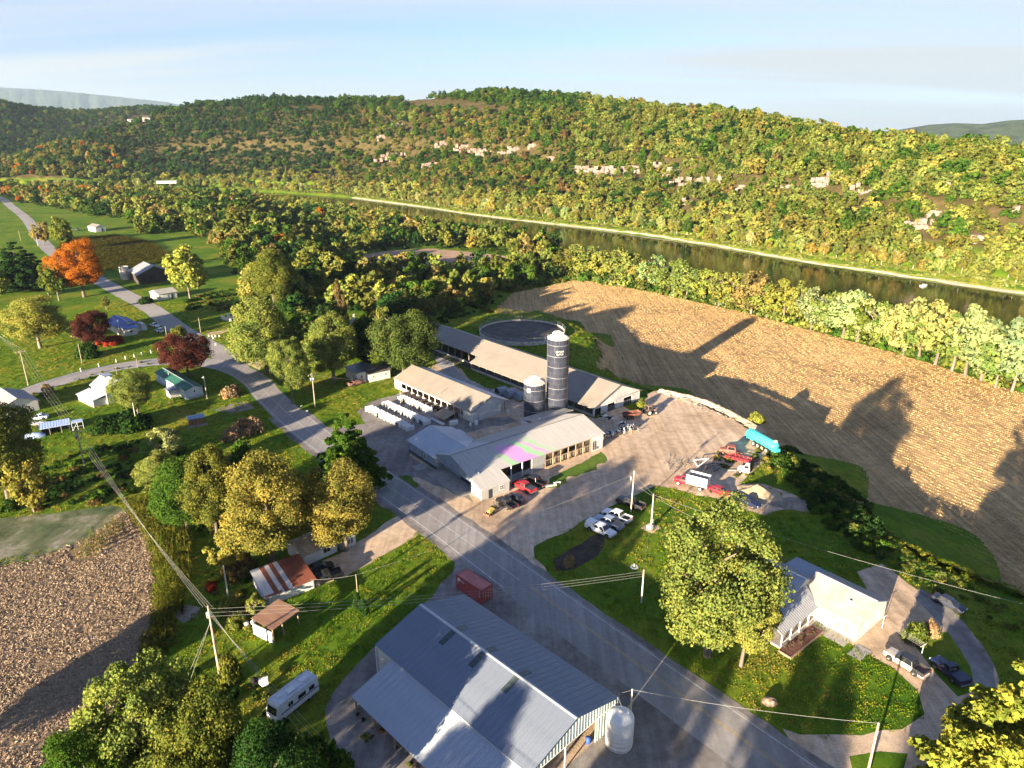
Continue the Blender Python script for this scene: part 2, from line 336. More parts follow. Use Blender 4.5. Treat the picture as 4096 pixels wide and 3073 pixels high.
ROW_AZ=147.0
stub_m=ground_mat('stubble_soil',[(0.3,(0.36,0.225,0.10)),(0.5,(0.50,0.33,0.15)),(0.7,(0.62,0.42,0.19))],0.03,0.5,4.0,0.08,streak=(1.3,ROW_AZ,(0.62,0.6,0.58),(1.15,1.12,1.1),0.9))
resid_m=ground_mat('residue_soil',[(0.3,(0.13,0.085,0.05)),(0.5,(0.26,0.18,0.11)),(0.7,(0.40,0.30,0.20))],0.09,0.9,5.0,0.12,streak=(0.9,28,(0.5,0.5,0.5),(1.2,1.2,1.2),0.8))
pinkf_m=ground_mat('far_field_soil',[(0.3,(0.30,0.19,0.13)),(0.7,(0.50,0.34,0.22))],0.04,0.4,2.0)
dirt_m=ground_mat('packed_dirt',[(0.28,(0.40,0.28,0.175)),(0.48,(0.58,0.42,0.28)),(0.64,(0.66,0.50,0.35)),(0.8,(0.72,0.60,0.46))],0.07,0.6,4.5,0.07,streak=(0.7,-48,(0.75,0.74,0.72),(1.1,1.1,1.1),0.7))
gravel_m=ground_mat('grey_gravel',[(0.3,(0.15,0.13,0.115)),(0.5,(0.25,0.22,0.195)),(0.68,(0.33,0.30,0.27)),(0.8,(0.46,0.42,0.38))],0.09,0.8,7.0,0.06,streak=(0.8,-47,(0.75,0.75,0.75),(1.12,1.12,1.12),0.6))
asph_m=ground_mat('worn_asphalt',[(0.3,(0.24,0.22,0.205)),(0.5,(0.30,0.275,0.255)),(0.7,(0.36,0.335,0.31))],0.06,1.2,9.0,0.012,rough=0.85,streak=(1.0,-51,(0.82,0.82,0.82),(1.1,1.1,1.1),0.8),fine=(0.85,1.1),bst=0.5)
old_asph_m=ground_mat('old_asphalt',[(0.3,(0.26,0.24,0.22)),(0.7,(0.37,0.34,0.31))],0.05,1.0,8.0,0.012,fine=(0.85,1.1),bst=0.5)
worn_m=ground_mat('worn_grass',[(0.34,(0.05,0.085,0.03)),(0.5,(0.14,0.15,0.08)),(0.62,(0.30,0.27,0.20)),(0.75,(0.38,0.33,0.25))],0.12,0.8,5.0,0.06,streak=(0.6,-60,(0.7,0.7,0.7),(1.15,1.15,1.15),0.7))
conc_m=ground_mat('concrete_slab',[(0.3,(0.30,0.28,0.25)),(0.7,(0.42,0.39,0.35))],0.2,1.0,8.0,0.02,bst=0.4)
bed_m=ground_mat('dark_mulch',[(0.3,(0.035,0.028,0.022)),(0.7,(0.10,0.075,0.055))],0.5,2.0,8.0,0.08)
shore_m=ground_mat('pale_shore',[(0.3,(0.26,0.22,0.16)),(0.7,(0.46,0.40,0.32))],0.2,1.0,5.0,0.08)
line_m=M('road_paint',(0.52,0.50,0.46),0.7,var=0.25,scale=1.5,detail=8); yel_m=M('yellow_road_paint',(0.48,0.34,0.14),0.7,var=0.25,scale=1.5,detail=8)
brightgrass_m=ground_mat('lush_grass',[(0.3,(0.045,0.11,0.012)),(0.55,(0.10,0.16,0.02)),(0.75,(0.16,0.18,0.035))],0.12,0.8,5.0,0.12)
drygrass_m=ground_mat('bank_weeds',[(0.3,(0.16,0.20,0.03)),(0.7,(0.34,0.33,0.06))],0.1,0.8,4.0,0.3)
# --- fields and lots
def WT(*ps): return [hit(*p) for p in ps]
FIELD=WT((1040,664),(1110,634),(1250,605),(1400,630),(1600,674),(1800,727),(2000,784),(2212,854))+WF((2500,960),(2750,1200),(2500,1480))+[Vector((EDGE[k][0]+5,EDGE[k][1]+4,0)) for k in range(23,13,-1)]+WT((1395,838),(1330,812),(1285,792),(1298,765),(1288,735),(1240,697),(1160,672))
def draped(name,poly,step,mat,lift,jit=.6):
    P=np.array([(p[0],p[1]) for p in poly]); lo,hi=P.min(0),P.max(0); xs=np.arange(lo[0],hi[0]+step,step); ys=np.arange(lo[1],hi[1]+step,step); X,Y=np.meshgrid(xs,ys); m=len(xs)
    cx,cy=X[:-1,:-1]+step/2,Y[:-1,:-1]+step/2; g=np.random.default_rng(3); ins=inside(poly,cx+g.normal(0,jit,cx.shape),cy+g.normal(0,jit,cx.shape)); i,j=np.meshgrid(np.arange(m-1),np.arange(len(ys)-1)); b=(j*m+i)[ins]
    F=np.stack([b,b+1,b+m+1,b+m],1); u,inv=np.unique(F,return_inverse=True); V=np.stack([X.ravel()[u],Y.ravel()[u],terr(X.ravel()[u],Y.ravel()[u])+lift],1)
    o=link_mesh(name,np_mesh(name,V,inv.reshape(-1,4),[mat],smooth=True)); o['kind']='structure'; return o
draped('stubble_field',FIELD,1.5,stub_m,0.05)
LFIELD=W2((-700,1180),(-100,1230),(60,1215),(190,1165),(262,1110),(310,1120),(330,1200),(332,1290),(318,1390),(285,1460),(245,1530),(215,1640),(200,1780),(150,2100),(-600,2100))
sheet('residue_field',LFIELD,0.004,resid_m,0.3)
sheet('field_track',W2((-300,1150),(0,1120),(120,1108),(235,1092),(285,1100),(262,1112),(190,1165),(60,1215),(-100,1232),(-300,1250)),0.008,worn_m,0.3)
sheet('far_field',WF((775,552),(840,542),(930,537),(1040,547),(1150,560),(1140,580),(1000,575),(880,577),(800,580)),FP+0.004,pinkf_m,0.5)
YARD=W2((700,930),(790,915),(772,890),(800,868),(862,850),(905,832),(938,790),(945,768),(968,772),(1010,815),(1060,845),(1110,835),(1180,872),(1290,905),(1330,872),(1385,895),(1398,850),(1424,843),(1520,875),(1645,940),(1660,985),(1600,1045),(1740,1085),(1650,1112),(1560,1082),(1450,1055),(1415,1050),(1350,1078),(1262,1125),(1215,1150),(1162,1182),(1152,1205),(1185,1250),(900,1140))
sheet('farmyard_dirt',YARD,0.008,dirt_m,0.3)
sheet('concrete_path',W2((938,772),(962,772),(1000,815),(1050,838),(1085,842),(1100,862),(1060,868),(1000,840),(955,800)),0.012,conc_m,0.15)
GRAV=W2((700,925),(790,915),(772,890),(800,868),(862,850),(1000,905),(1100,900),(1120,910),(1000,935),(900,945),(885,985),(1010,1060),(1025,1085),(900,1030),(870,1055),(990,1165),(900,1140))
sheet('hutch_lot_gravel',GRAV,0.012,gravel_m,0.3)
SHEDLOT=W2((985,1186),(978,1235),(932,1288),(862,1345),(802,1403),(738,1470),(702,1532),(712,1600),(770,1690),(900,1900),(1500,1900),(1790,1700),(1400,1480),(1134,1290),(1036,1222))
sheet('shed_lot_gravel',SHEDLOT,0.008,gravel_m,0.25)
sheet('house_driveway',W2((910,1122),(872,1104),(790,1160),(735,1195),(672,1222),(680,1268),(740,1248),(800,1216),(900,1158)),0.008,dirt_m,0.2)
sheet('farmhouse_driveway',W2((1690,1575),(1730,1590),(1815,1588),(1950,1577),(1995,1543),(1985,1492),(1930,1442),(1885,1418),(1810,1375),(1770,1350),(1780,1310),(1880,1290),(1850,1235),(1905,1218),(1960,1262),(2040,1298),(2100,1365),(2145,1435),(2155,1500),(2125,1560),(2030,1610),(1995,1680),(1850,1720),(1740,1650)),0.008,dirt_m,0.25)
sheet('driveway_gravel',W2((1985,1272),(2045,1300),(2102,1366),(2145,1435),(2152,1490),(2120,1520),(2095,1450),(2050,1370),(2005,1320),(1975,1290)),0.012,gravel_m,0.2)
sheet('driveway_grass',W2((1990,1372),(2045,1365),(2100,1440),(2105,1490),(2070,1505),(2020,1455),(1985,1405)),0.016,grass_m,0.2)
sheet('verge_grass',W2((1835,1635),(1900,1625),(1960,1628),(1950,1680),(1850,1690)),0.016,grass_m,0.15)
sheet('barn_grass',W2((1165,1060),(1195,1030),(1255,1000),(1300,975),(1312,990),(1290,1015),(1230,1030),(1205,1052)),0.016,brightgrass_m,0.35,1.2)
sheet('yard_grass_spot',W2((852,1035),(880,1025),(905,1048),(890,1062),(862,1050)),0.018,brightgrass_m,0.3,1.0)
sheet('flower_bed',W2((1195,1210),(1235,1185),(1275,1160),(1300,1150),(1308,1175),(1290,1200),(1240,1230),(1200,1235)),0.012,bed_m,0.2)
sheet('intersection_lot',W2((440,722),(520,703),(552,708),(590,735),(600,765),(585,785),(560,780),(545,790),(560,770),(545,725),(500,712),(470,725)),0.008,dirt_m,0.3)
sheet('turnout_gravel',W2((505,762),(545,725),(590,730),(602,768),(560,800),(500,770)),0.006,dirt_m,0.3)
sheet('sign_island_grass',W2((500,718),(525,714),(540,724),(544,742),(530,760),(505,764),(490,742)),0.012,grass_m,0.15)
sheet('drive_stub_gravel',W2((462,886),(500,872),(540,868),(548,882),(500,895)),0.008,gravel_m,0.2)
sheet('bare_spot',W2((375,1330),(400,1308),(432,1312),(425,1335),(398,1345)),0.008,gravel_m,0.2)
sheet('gravel_apron',W2((1590,1065),(1640,1042),(1720,1070),(1745,1088),(1680,1100),(1610,1085)),0.014,dirt_m,0.2)
# --- roads
MAIN=spline([(70,17),(45,46.5),(31.3,63.1),(9,90.3),(-14.8,119.8),(-46.5,157.0),(-66,183.5),(-76,199),(-87,210.5),(-100,217),(-112,217.6),(-124.4,211.2),(-132.7,201),(-138.2,187.5),(-144,165),(-150,135)],2.5)
UP=spline([(-84,207),(-97,226),(-122.5,254),(-151,289.5),(-190,332),(-265,416),(-315,480),(-402,600),(-487,708),(-556,795),(-640,880)],4)
ribbon('side_road',UP,-3.9,3.9,0.018,old_asph_m,0.10)
mr=ribbon('main_road',MAIN,-4.3,3.5,0.022,asph_m,0.05)
i0=0; k1=int(np.argmin(np.hypot(MAIN[:,0]+60,MAIN[:,1]-175)))
ribbon('edge_line',MAIN[:k1],2.95,3.07,0.026,line_m,0,kind=None,parent=mr); 
kl=int(np.argmin(np.hypot(MAIN[:,0]-0,MAIN[:,1]-100)))
ribbon('edge_line',MAIN[kl:],-3.75,-3.60,0.026,line_m,0,kind=None,parent=mr)
ribbon('edge_line',MAIN[int(np.argmin(np.hypot(MAIN[:,0]+104,MAIN[:,1]-217))):],2.9,3.03,0.026,line_m,0,kind=None,parent=mr)
ribbon('centre_line',MAIN[:kl],-0.22,-0.11,0.026,yel_m,0,kind=None,parent=mr); ribbon('centre_line',MAIN[:kl],0.08,0.19,0.026,yel_m,0,kind=None,parent=mr)
ribbon('centre_line',MAIN[kl:],-0.40,-0.30,0.026,line_m,0,kind=None,parent=mr)
# road shoulder of gravel
ribbon('road_shoulder',MAIN[:k1],-5.6,4.6,0.014,gravel_m,0.18)
# --- river shore and bank weeds
sb=spline(BANK[6:],6); zt=lambda P,z:z
def bank_strip(name,w0,w1,z0,z1,mat,jit,lift=0.05):
    a,b=ribbon_pts(sb,np.full(len(sb),w0),np.full(len(sb),w1),0); g=np.random.default_rng(5); a=a+g.normal(0,jit,a.shape); b=b+g.normal(0,jit,b.shape); n=len(sb)
    V=np.vstack([np.column_stack([a,terr(a[:,0],a[:,1])+z0+lift]),np.column_stack([b,terr(b[:,0],b[:,1])+z1+lift])]); i=np.arange(n-1)
    o=link_mesh(name,np_mesh(name,V,np.stack([i,i+n,i+1+n,i+1],1),[mat])); o['kind']='structure'; return o
bank_strip('river_shore',1.0,-1.2,0,0.15,shore_m,0.45,0.1); bank_strip('river_bank',-1.0,-13,0.3,0.3,drygrass_m,0.4,0.1)
# --- far ridges
def far_ridge(name,prof,r,depth,mat,seed):
    xs=np.linspace(prof[0][0],prof[-1][0],160); ys=np.interp(xs,[p[0] for p in prof],[p[1] for p in prof]); az=np.array([col_az(x) for x in xs]); zc=np.array([H+r*math.tan(elev(y)) for y in ys])
    g=np.random.default_rng(seed); rows=[]
    for k,(dr,f) in enumerate([(-depth,0.0),(-depth*.7,.3),(-depth*.4,.62),(-depth*.15,.88),(0,1.0),(depth*.3,.85),(depth,.0)]):
        rr=r+dr+g.normal(0,depth*.02,len(xs)); z=zc*f*(1+g.normal(0,.012,len(xs))*(f>0)*(f<1))-(6 if f==0 else 0)
        rows.append(np.stack([rr*np.sin(az),rr*np.cos(az),z],1))
    V=np.vstack(rows); m=len(xs); i,j=np.meshgrid(np.arange(m-1),np.arange(6)); b=(j*m+i).ravel()
    o=link_mesh(name,np_mesh(name,V,np.stack([b,b+1,b+m+1,b+m],1),[mat],smooth=True)); o['kind']='structure'
ridge_m=M('far_forest',(0.06,0.085,0.035),0.95,var=0.5,scale=0.012,detail=6,coord='Object')
far_ridge('far_ridge',[(-500,190),(0,204),(120,207),(200,212),(300,220),(370,226),(480,250),(560,281)],18000,3200,ridge_m,1)
far_ridge('right_ridge',[(1850,300),(1950,279),(2005,271),(2060,268),(2120,270),(2170,264),(2212,262),(2400,268),(2700,280)],4300,900,ridge_m,2)
# ------------------------------------------------------------------ foliage
def leaf_fn(inst,transl=0.3):
    def fn(N,L,p):
        N.remove(p); out=[n for n in N if n.type=='OUTPUT_MATERIAL'][0]
        if inst:
            a=N.new('ShaderNodeAttribute'); a.attribute_type='INSTANCER'; a.attribute_name='tint'; base=a.outputs['Color']
        else: base=N.new('ShaderNodeObjectInfo').outputs['Color']
        r=N.new('ShaderNodeAttribute'); r.attribute_name='rnd'
        c=mix(N,L,1.0,base,ramp(N,L,r.outputs['Fac'],[(0.0,(0.34,0.46,0.42)),(0.3,(0.65,0.80,0.75)),(0.55,(1.0,1.0,0.95)),(0.8,(1.30,1.18,1.0)),(1.0,(1.75,1.38,1.0))]),'MULTIPLY')
        d=N.new('ShaderNodeBsdfDiffuse'); t=N.new('ShaderNodeBsdfTranslucent'); m=N.new('ShaderNodeMixShader'); m.inputs[0].default_value=transl
        L.new(c,d.inputs[0]); L.new(mix(N,L,1.0,c,(1.1,1.15,0.6),'MULTIPLY'),t.inputs[0]); L.new(d.outputs[0],m.inputs[1]); L.new(t.outputs[0],m.inputs[2]); L.new(m.outputs[0],out.inputs[0])
    return fn
leaf_m=node_mat('leaf',leaf_fn(False)); leafi_m=node_mat('leaf_mass',leaf_fn(True))
bark_m=M('bark',(0.16,0.13,0.10),0.95,var=0.4,scale=2.0,bump=0.8,stretch=(3,3,0.6)); pale_bark_m=M('pale_bark',(0.42,0.38,0.32),0.9,var=0.3,scale=2.0,stretch=(3,3,0.6))
dead_m=M('dead_twig',(0.36,0.27,0.19),0.95,var=0.4,scale=1.0)
def leaf_cloud(C,Rc,cd,lpc,leaf,g,flat=0.75,spread=0.55):
    """C centres, Rc radii, cd outward direction of each clump -> leaf quads"""
    n=len(C); k=lpc; d=g.normal(size=(n,k,3)); d/=np.linalg.norm(d,axis=2,keepdims=True)
    d=d+cd[:,None,:]*spread; d[...,2]+=0.15; d/=np.linalg.norm(d,axis=2,keepdims=True)
    rad=Rc[:,None]*(0.45+0.75*g.random((n,k))); P=C[:,None,:]+d*rad[...,None]*np.array([1,1,flat])
    nr=d*0.8+g.normal(size=(n,k,3))*0.75+np.array([0,0,0.25]); nr/=np.linalg.norm(nr,axis=2,keepdims=True)
    up=g.normal(size=(n,k,3)); t1=np.cross(nr,up); t1/=np.linalg.norm(t1,axis=2,keepdims=True)+1e-9; t2=np.cross(nr,t1)
    s=leaf*(0.55+0.75*g.random((n,k,1))); a=t1*s*0.5; b=t2*s*0.5*(0.6+0.5*g.random((n,k,1)))
    bend=nr*s*0.12
    V=np.stack([P-a-b*0.5-bend,P+a*0.25-b+bend,P+a+b*0.4-bend,P-a*0.3+b+bend],2).reshape(-1,3)
    sn=d*0.36+cd[:,None,:]*0.24+nr*0.70; sn/=np.linalg.norm(sn,axis=2,keepdims=True); SN=np.repeat(sn.reshape(-1,3),4,axis=0)
    rnd=np.repeat((0.6*g.random((n,k))+0.4*g.random((n,1))).reshape(-1),4)
    return V,SN,rnd
def leaves_mesh(name,V,SN,rnd,mat):
    F=np.arange(len(V)).reshape(-1,4); me=np_mesh(name,V,F,[mat],normals=SN)
    a=me.attributes.new('rnd','FLOAT','POINT'); a.data.foreach_set('value',rnd.astype(np.float32)); return me
def crown_mesh(name,seed,clumps,lpc,leaf,mat,kind='broad'):
    """crown in a unit frame: radius 1 across, z from 0 (ground) to 1 (top); scaled by the tree"""
    g=np.random.default_rng(seed); asp=1.15   # nominal height/radius used to keep clumps round
    if kind=='pine':
        L=11; C=[];cd=[];Rc=[]
        for i in range(L):
            f=i/(L-1); z=0.16+0.80*f; rr=(1-f)**0.75*0.92+0.05; nb=max(3,int(11*(1-f)+3))
            for j in range(nb):
                a=2*PI*(j+g.random()*.7)/nb+i; m=max(1,int(4*(1-f)+1))
                for k in range(m):
                    q=(k+1)/m*rr*(0.8+0.35*g.random()); C.append((q*math.cos(a),q*math.sin(a),(z-0.06*q+g.normal(0,.012))*2.2)); cd.append((math.cos(a)*.6,math.sin(a)*.6,0.7)); Rc.append(0.15*(1-f*.5)*(0.8+.5*g.random()))
        C=np.array(C);cd=np.array(cd);Rc=np.array(Rc); V,SN,rnd=leaf_cloud(C,Rc,cd,lpc,leaf,g,0.45); V[:,2]/=2.2
    elif kind=='column':
        n=clumps; f=g.random(n)**0.8; a=g.random(n)*2*PI; rr=(np.sin(np.clip(f*1.05,0,1)**0.6*PI)*.75+.12); C=np.stack([rr*np.cos(a)*.8,rr*np.sin(a)*.8,(0.05+0.9*f)*4],1)
        cd=np.stack([np.cos(a),np.sin(a),np.full(n,.3)],1); V,SN,rnd=leaf_cloud(C,np.full(n,.28),cd,lpc,leaf,g,1.4); V[:,2]/=4.2
    elif kind=='shrub':
        d=g.normal(size=(clumps,3)); d/=np.linalg.norm(d,axis=1,keepdims=True); d[:,2]=np.abs(d[:,2])*0.9+0.05
        C=d*(0.55+0.4*g.random((clumps,1)))*np.array([0.85,0.85,0.8]); V,SN,rnd=leaf_cloud(C,0.22+0.14*g.random(clumps),d,lpc,leaf,g,0.8); V[:,2]=np.maximum(V[:,2],0.0)
    else:
        zb,zc,rz,rxy={'broad':(0.16,0.50,0.50,0.92),'tall':(0.14,0.50,0.50,0.86),'round':(0.05,0.49,0.50,0.95),'open':(0.2,0.53,0.46,0.95)}[kind]
        big=7 if clumps>50 else 5                                   # a few main limbs give the outline its lobes
        bd=g.normal(size=(big,3)); bd/=np.linalg.norm(bd,axis=1,keepdims=True); bd[:,2]=bd[:,2]*.8+.15
        d=g.normal(size=(clumps*2,3)); d/=np.linalg.norm(d,axis=1,keepdims=True); d=d[d[:,2]>-0.88][:clumps]; n=len(d)
        lob=np.max(np.clip(d@bd.T,0,1)**4,axis=1); rad=(0.56+0.38*lob)*(0.82+0.26*g.random(n)); inner=g.random(n)<0.16; rad=np.where(inner,rad*0.55,rad)
        Hh=2.1; C=d*rad[:,None]*np.array([rxy,rxy,rz*Hh]); C[:,2]+=zc*Hh
        if kind=='tall': C[:,:2]*=(1.05-0.35*np.clip((C[:,2:3]/Hh-.45)/.5,0,1))
        if kind=='round': C[:,:2]*=(1.0+0.06*np.sin(C[:,2:3]*4))
        Rc=(0.13+0.15*g.random(n))*(1.12 if clumps<60 else 1.0)*(1.0 if kind!='open' else .8)
        V,SN,rnd=leaf_cloud(C,Rc,d,lpc,leaf,g,0.72); V[:,2]/=Hh; V[:,2]=np.maximum(V[:,2],0.03)
        V[:,2]/=max(1.0,np.percentile(V[:,2],99.8)); s=np.percentile(np.hypot(V[:,0],V[:,1]),99.0); V[:,:2]/=s
    return leaves_mesh(name,V,SN,rnd,mat)
def trunk_mesh(name,seed,kind='broad',mat=None):
    g=np.random.default_rng(seed); b=MB(); r0=0.055
    pts=[(0,0,-0.01),(g.normal(0,.01),g.normal(0,.01),.15),(g.normal(0,.02),g.normal(0,.02),.35),(g.normal(0,.03),g.normal(0,.03),.6),(g.normal(0,.03),g.normal(0,.03),.85)]
    rr=[r0*1.35,r0,r0*.8,r0*.5,r0*.12]
    for i in range(4): b.tube(pts[i],pts[i+1],rr[i],rr[i+1],7,cap=False)
    if kind not in('column','pine'):
        for k in range(8):
            z=0.22+0.5*g.random(); a=g.random()*2*PI; p0=Vector((0,0,z)); q=0.5+0.3*g.random(); p1=Vector((math.cos(a)*q*.5,math.sin(a)*q*.5,z+.13)); p2=Vector((math.cos(a+.2)*q,math.sin(a+.2)*q,z+.24))
            b.tube(p0,p1,r0*.42,r0*.26,5,cap=False); b.tube(p1,p2,r0*.26,r0*.06,5,cap=False)
    me=bpy.data.meshes.new(name); me.from_pydata(b.v,[],b.f); me.materials.append(mat or bark_m); me.polygons.foreach_set('use_smooth',[True]*len(b.f)); me.update(); return me
CR={}
for k,(kd,n,lpc,lf) in {'maple':('broad',125,420,0.034),'maple2':('open',120,400,0.034),'oak':('tall',120,380,0.036),'beech':('round',175,260,0.038),
    'pine':('pine',0,120,0.075),'mid1':('broad',46,90,0.105),'mid2':('tall',46,90,0.105),'mid3':('round',54,82,0.105),'mid4':('open',44,90,0.10),'mid5':('tall',50,88,0.11),'mid6':('broad',42,96,0.11),
    'column':('column',60,45,0.16),'shrub':('shrub',40,60,0.14),'shrub2':('shrub',55,50,0.12)}.items():
    CR[k]=[crown_mesh('crown_'+k+'_%d'%s,hash((k,s))%99991 if False else sum(map(ord,k))*7+s*131,n,lpc,lf,leaf_m,kd) for s in range(2)]
TK={k:trunk_mesh('trunk_'+k,i+3,k) for i,k in enumerate(['broad','tall','pine'])}; TKP=trunk_mesh('trunk_pale',9,'tall',pale_bark_m)
COL={'green':(0.060,0.115,0.016),'deep':(0.028,0.064,0.016),'blue':(0.030,0.064,0.026),'olive':(0.135,0.150,0.030),'lime':(0.175,0.205,0.050),'yellow':(0.25,0.25,0.058),'gold':(0.235,0.20,0.048),
     'tan':(0.23,0.175,0.06),'orange':(0.42,0.13,0.016),'red':(0.30,0.04,0.02),'maroon':(0.080,0.026,0.022),'silver':(0.25,0.285,0.13),'brown':(0.17,0.115,0.045),'pale':(0.33,0.345,0.13),'dun':(0.36,0.25,0.15)}
NT=[0]
def tree(base,height,rad,crown='mid1',tint='green',label='',group=None,name='tree',trunk='broad',cat='tree',jit=0.12,var=None,pale=False,sx=None):
    i=NT[0]; NT[0]+=1; g=random.Random(i*13+5)
    o=empty(name,(base[0],base[1],base[2] if len(base)>2 else 0),g.random()*6.28 if crown!='pine' else g.random(),label,cat,group)
    c=link_mesh('crown',CR[crown][(i if var is None else var)%2],o); c.scale=(rad*(1+g.uniform(-.06,.06)),rad*(1+g.uniform(-.06,.06)),height)
    t=COL[tint] if isinstance(tint,str) else tint; f=1+g.uniform(-jit,jit); c.color=(t[0]*f*(1+g.uniform(-jit,jit)),t[1]*f,t[2]*f*(1+g.uniform(-jit,jit)),1)
    if cat=='tree':
        k=link_mesh('trunk',TKP if pale else TK.get(trunk,TK['broad']),o); k.scale=(max(3.0,rad*.85),max(3.0,rad*.85),height)
    return o
def ptree(bx,by,ytop,wpx,crown,tint,label,group=None,**k):
    """tree from its foot, top and width in the survey photo"""
    b=at(bx,by,k.pop('z0',0.0)); f=b.y*CT+(H-b.z)*ST; h=ztop(ytop,b,bx)-b.z; r=wpx/2*1024/2212/FPX*(f-h*.5*ST)
    return tree(b,h,r,crown,tint,label,group,**k)
# ---- trees one can name
ptree(1528,1418,1092,292,'maple','lime','big yellow-green maple beside the porch of the white farmhouse',jit=.02,var=0)
ptree(1600,1440,1200,150,'maple2','yellow','lower yellowing limb-heavy tree at the foot of the big maple by the road',jit=.02)
ptree(2165,1790,1425,400,'pine',(0.27,0.27,0.045),'yellow-lit layered conifer cut off by the lower right corner',trunk='pine',jit=.02)  # yellow sunlight put into the leaf tint
ptree(590,1215,972,215,'maple','gold','golden yellow tree above the small shuttered house, left of the pair',jit=.02)
ptree(748,1190,992,180,'maple','gold','golden yellow tree above the small shuttered house, right of the pair',jit=.02,var=1)
ptree(500,1240,1150,100,'mid4','yellow','small yellow tree left of the golden pair beside the mown strip')
ptree(757,1062,893,150,'pine','green','dark green conifer between the golden trees and the road',trunk='pine',jit=.02)
ptree(470,1160,960,150,'oak','olive','olive green tree in the clump left of the golden trees')
ptree(405,1150,985,150,'oak','green','green tree hanging over the standing corn')
ptree(352,1060,975,105,'oak','lime','lime green tree at the left end of the clump above the corn')
ptree(368,1000,918,80,'mid4','silver','slim pale green tree rising behind the clump above the corn')
ptree(520,1110,955,110,'mid3','green','green tree on the road side of the clump left of the golden trees')
ptree(20,1080,850,190,'oak','olive','tall tree at the left edge beside the blue camper')
ptree(75,1105,985,100,'mid1','gold','lower golden tree at the left edge above the field track')
ptree(345,1770,1425,260,'maple2','lime','yellow-green tree in the bottom left corner beside the residue field',jit=.03)
ptree(475,1790,1475,240,'maple','olive','olive tree in the bottom left corner below the white motorhome',jit=.03)
ptree(240,1860,1560,230,'maple','green','green tree cut off by the bottom edge at the left')
ptree(610,1830,1560,210,'maple','deep','dark green tree below the white motorhome at the bottom edge',jit=.03)
ptree(715,1790,1612,150,'mid3','green','low round tree at the bottom edge beside the rutted track')
ptree(408,812,712,106,'beech','maroon','large maroon beech at the road junction',jit=.02)
ptree(203,752,661,82,'beech','maroon','smaller maroon beech beside the blue-roofed house',jit=.02)
ptree(88,752,634,140,'maple','yellow','broad yellow tree on the lawn left of the smaller beech')
ptree(180,745,690,55,'mid4','silver','thin grey-green tree in front of the smaller beech')
ptree(298,895,796,96,'maple','lime','round yellow-green tree between the white house and the green-roofed home',jit=.02)
ptree(182,642,514,120,'maple','orange','large orange maple beside the far road',jit=.02)
ptree(128,650,560,60,'mid2','olive','green tree at the left foot of the orange maple')
ptree(48,625,522,125,'pine','deep','dark spreading pine left of the orange maple',trunk='pine',jit=.02)
ptree(-15,655,560,80,'mid2','lime','lime green tree at the left edge below the dark pine')
ptree(412,648,533,85,'mid2','yellow','yellow tree in front of the old dark barn')
ptree(593,672,532,125,'oak','olive','tall olive tree standing at the edge of the wood near the turnout',jit=.03)
ptree(545,668,570,70,'mid2','yellow','yellow tree on the left flank of the tall olive tree')
ptree(640,672,590,60,'pine','deep','dark conifer right of the tall olive tree',trunk='pine')
ptree(578,808,632,160,'oak','lime','largest lime tree right of the road junction',jit=.02)
ptree(632,872,722,90,'maple2','lime','lime tree leaning over the roadside before the big roadside trees',jit=.02)
ptree(722,826,672,140,'oak','lime','lime green tree behind the white cottage with the rusty pickup',jit=.02,var=1)
ptree(872,812,664,150,'beech',(0.085,0.115,0.03),'broad dull green tree at the end of the long barn',jit=.02)
ptree(830,770,662,70,'mid1','lime','yellow-green crown behind the broad dull green tree')
ptree(95,530,476,42,'mid1','tan','small brown tree on the verge of the far road')
ptree(145,545,468,50,'mid2','olive','small green tree left of the far white shed')
ptree(230,668,638,20,'mid4','olive','tiny young tree on the lawn below the orange maple')
ptree(735,705,600,22,'column','brown','slim brown cedar at the cemetery in the wood')
ptree(748,712,635,16,'column','brown','shorter brown cedar at the cemetery in the wood')
ptree(718,730,672,40,'pine','green','small green conifer beside the cemetery',trunk='pine')
for (x,y,yt,w,l) in ((773,1318,1280,22,'left of the pair of dark arborvitae by the leaning pole'),(787,1330,1292,22,'right of the pair of dark arborvitae by the leaning pole')): ptree(x,y,yt,w,'column','deep',l,cat='shrub',name='arborvitae')
ptree(500,1470,1400,55,'shrub2','olive','round evergreen bush at the foot of the tall power pole',cat='shrub',name='bush')
ptree(105,858,828,30,'column','brown','dark clipped bush on the verge of the side road',cat='shrub',name='bush')
ptree(458,1275,1250,26,'shrub','red','round red bush at the edge of the corn',cat='shrub',name='bush')
ptree(520,1240,1185,80,'shrub2','brown','brown bush left of the rust roofed shed',cat='shrub',name='bush')
ptree(553,1330,1285,52,'mid4','yellow','small yellow tree growing against the rust roofed shed')
ptree(500,1325,1285,60,'shrub2','gold','golden bush between the power pole and the rust roofed shed',cat='shrub',name='bush')
ptree(512,1350,1318,50,'shrub','olive','low weedy bush behind the open carport',cat='shrub',name='bush')
ptree(1975,1385,1340,55,'shrub2','olive','bush in the shaded loop behind the parked pickup',cat='shrub',name='bush')
ptree(2010,1372,1335,35,'shrub','dun','dry pale bush in the shaded loop behind the parked pickup',cat='shrub',name='bush')
ptree(1230,1222,1195,28,'shrub','dun','dry ornamental bush in the dark flower bed',cat='shrub',name='bush')
ptree(1635,912,888,38,'shrub','yellow','yellow bush at the field edge right of the dirt bank',cat='shrub',name='bush')
ptree(540,935,890,60,'shrub','dun','larger dun bush of the pair beside the road',cat='shrub',name='bush')
ptree(505,948,915,50,'shrub2','dun','lower dun bush of the pair beside the road',cat='shrub',name='bush')
ptree(500,855,828,45,'shrub','dun','dun bush on the verge opposite the road bend',cat='shrub',name='bush')
ptree(240,742,722,60,'shrub','red','dark red bush in front of the blue-roofed house',cat='shrub',name='bush')
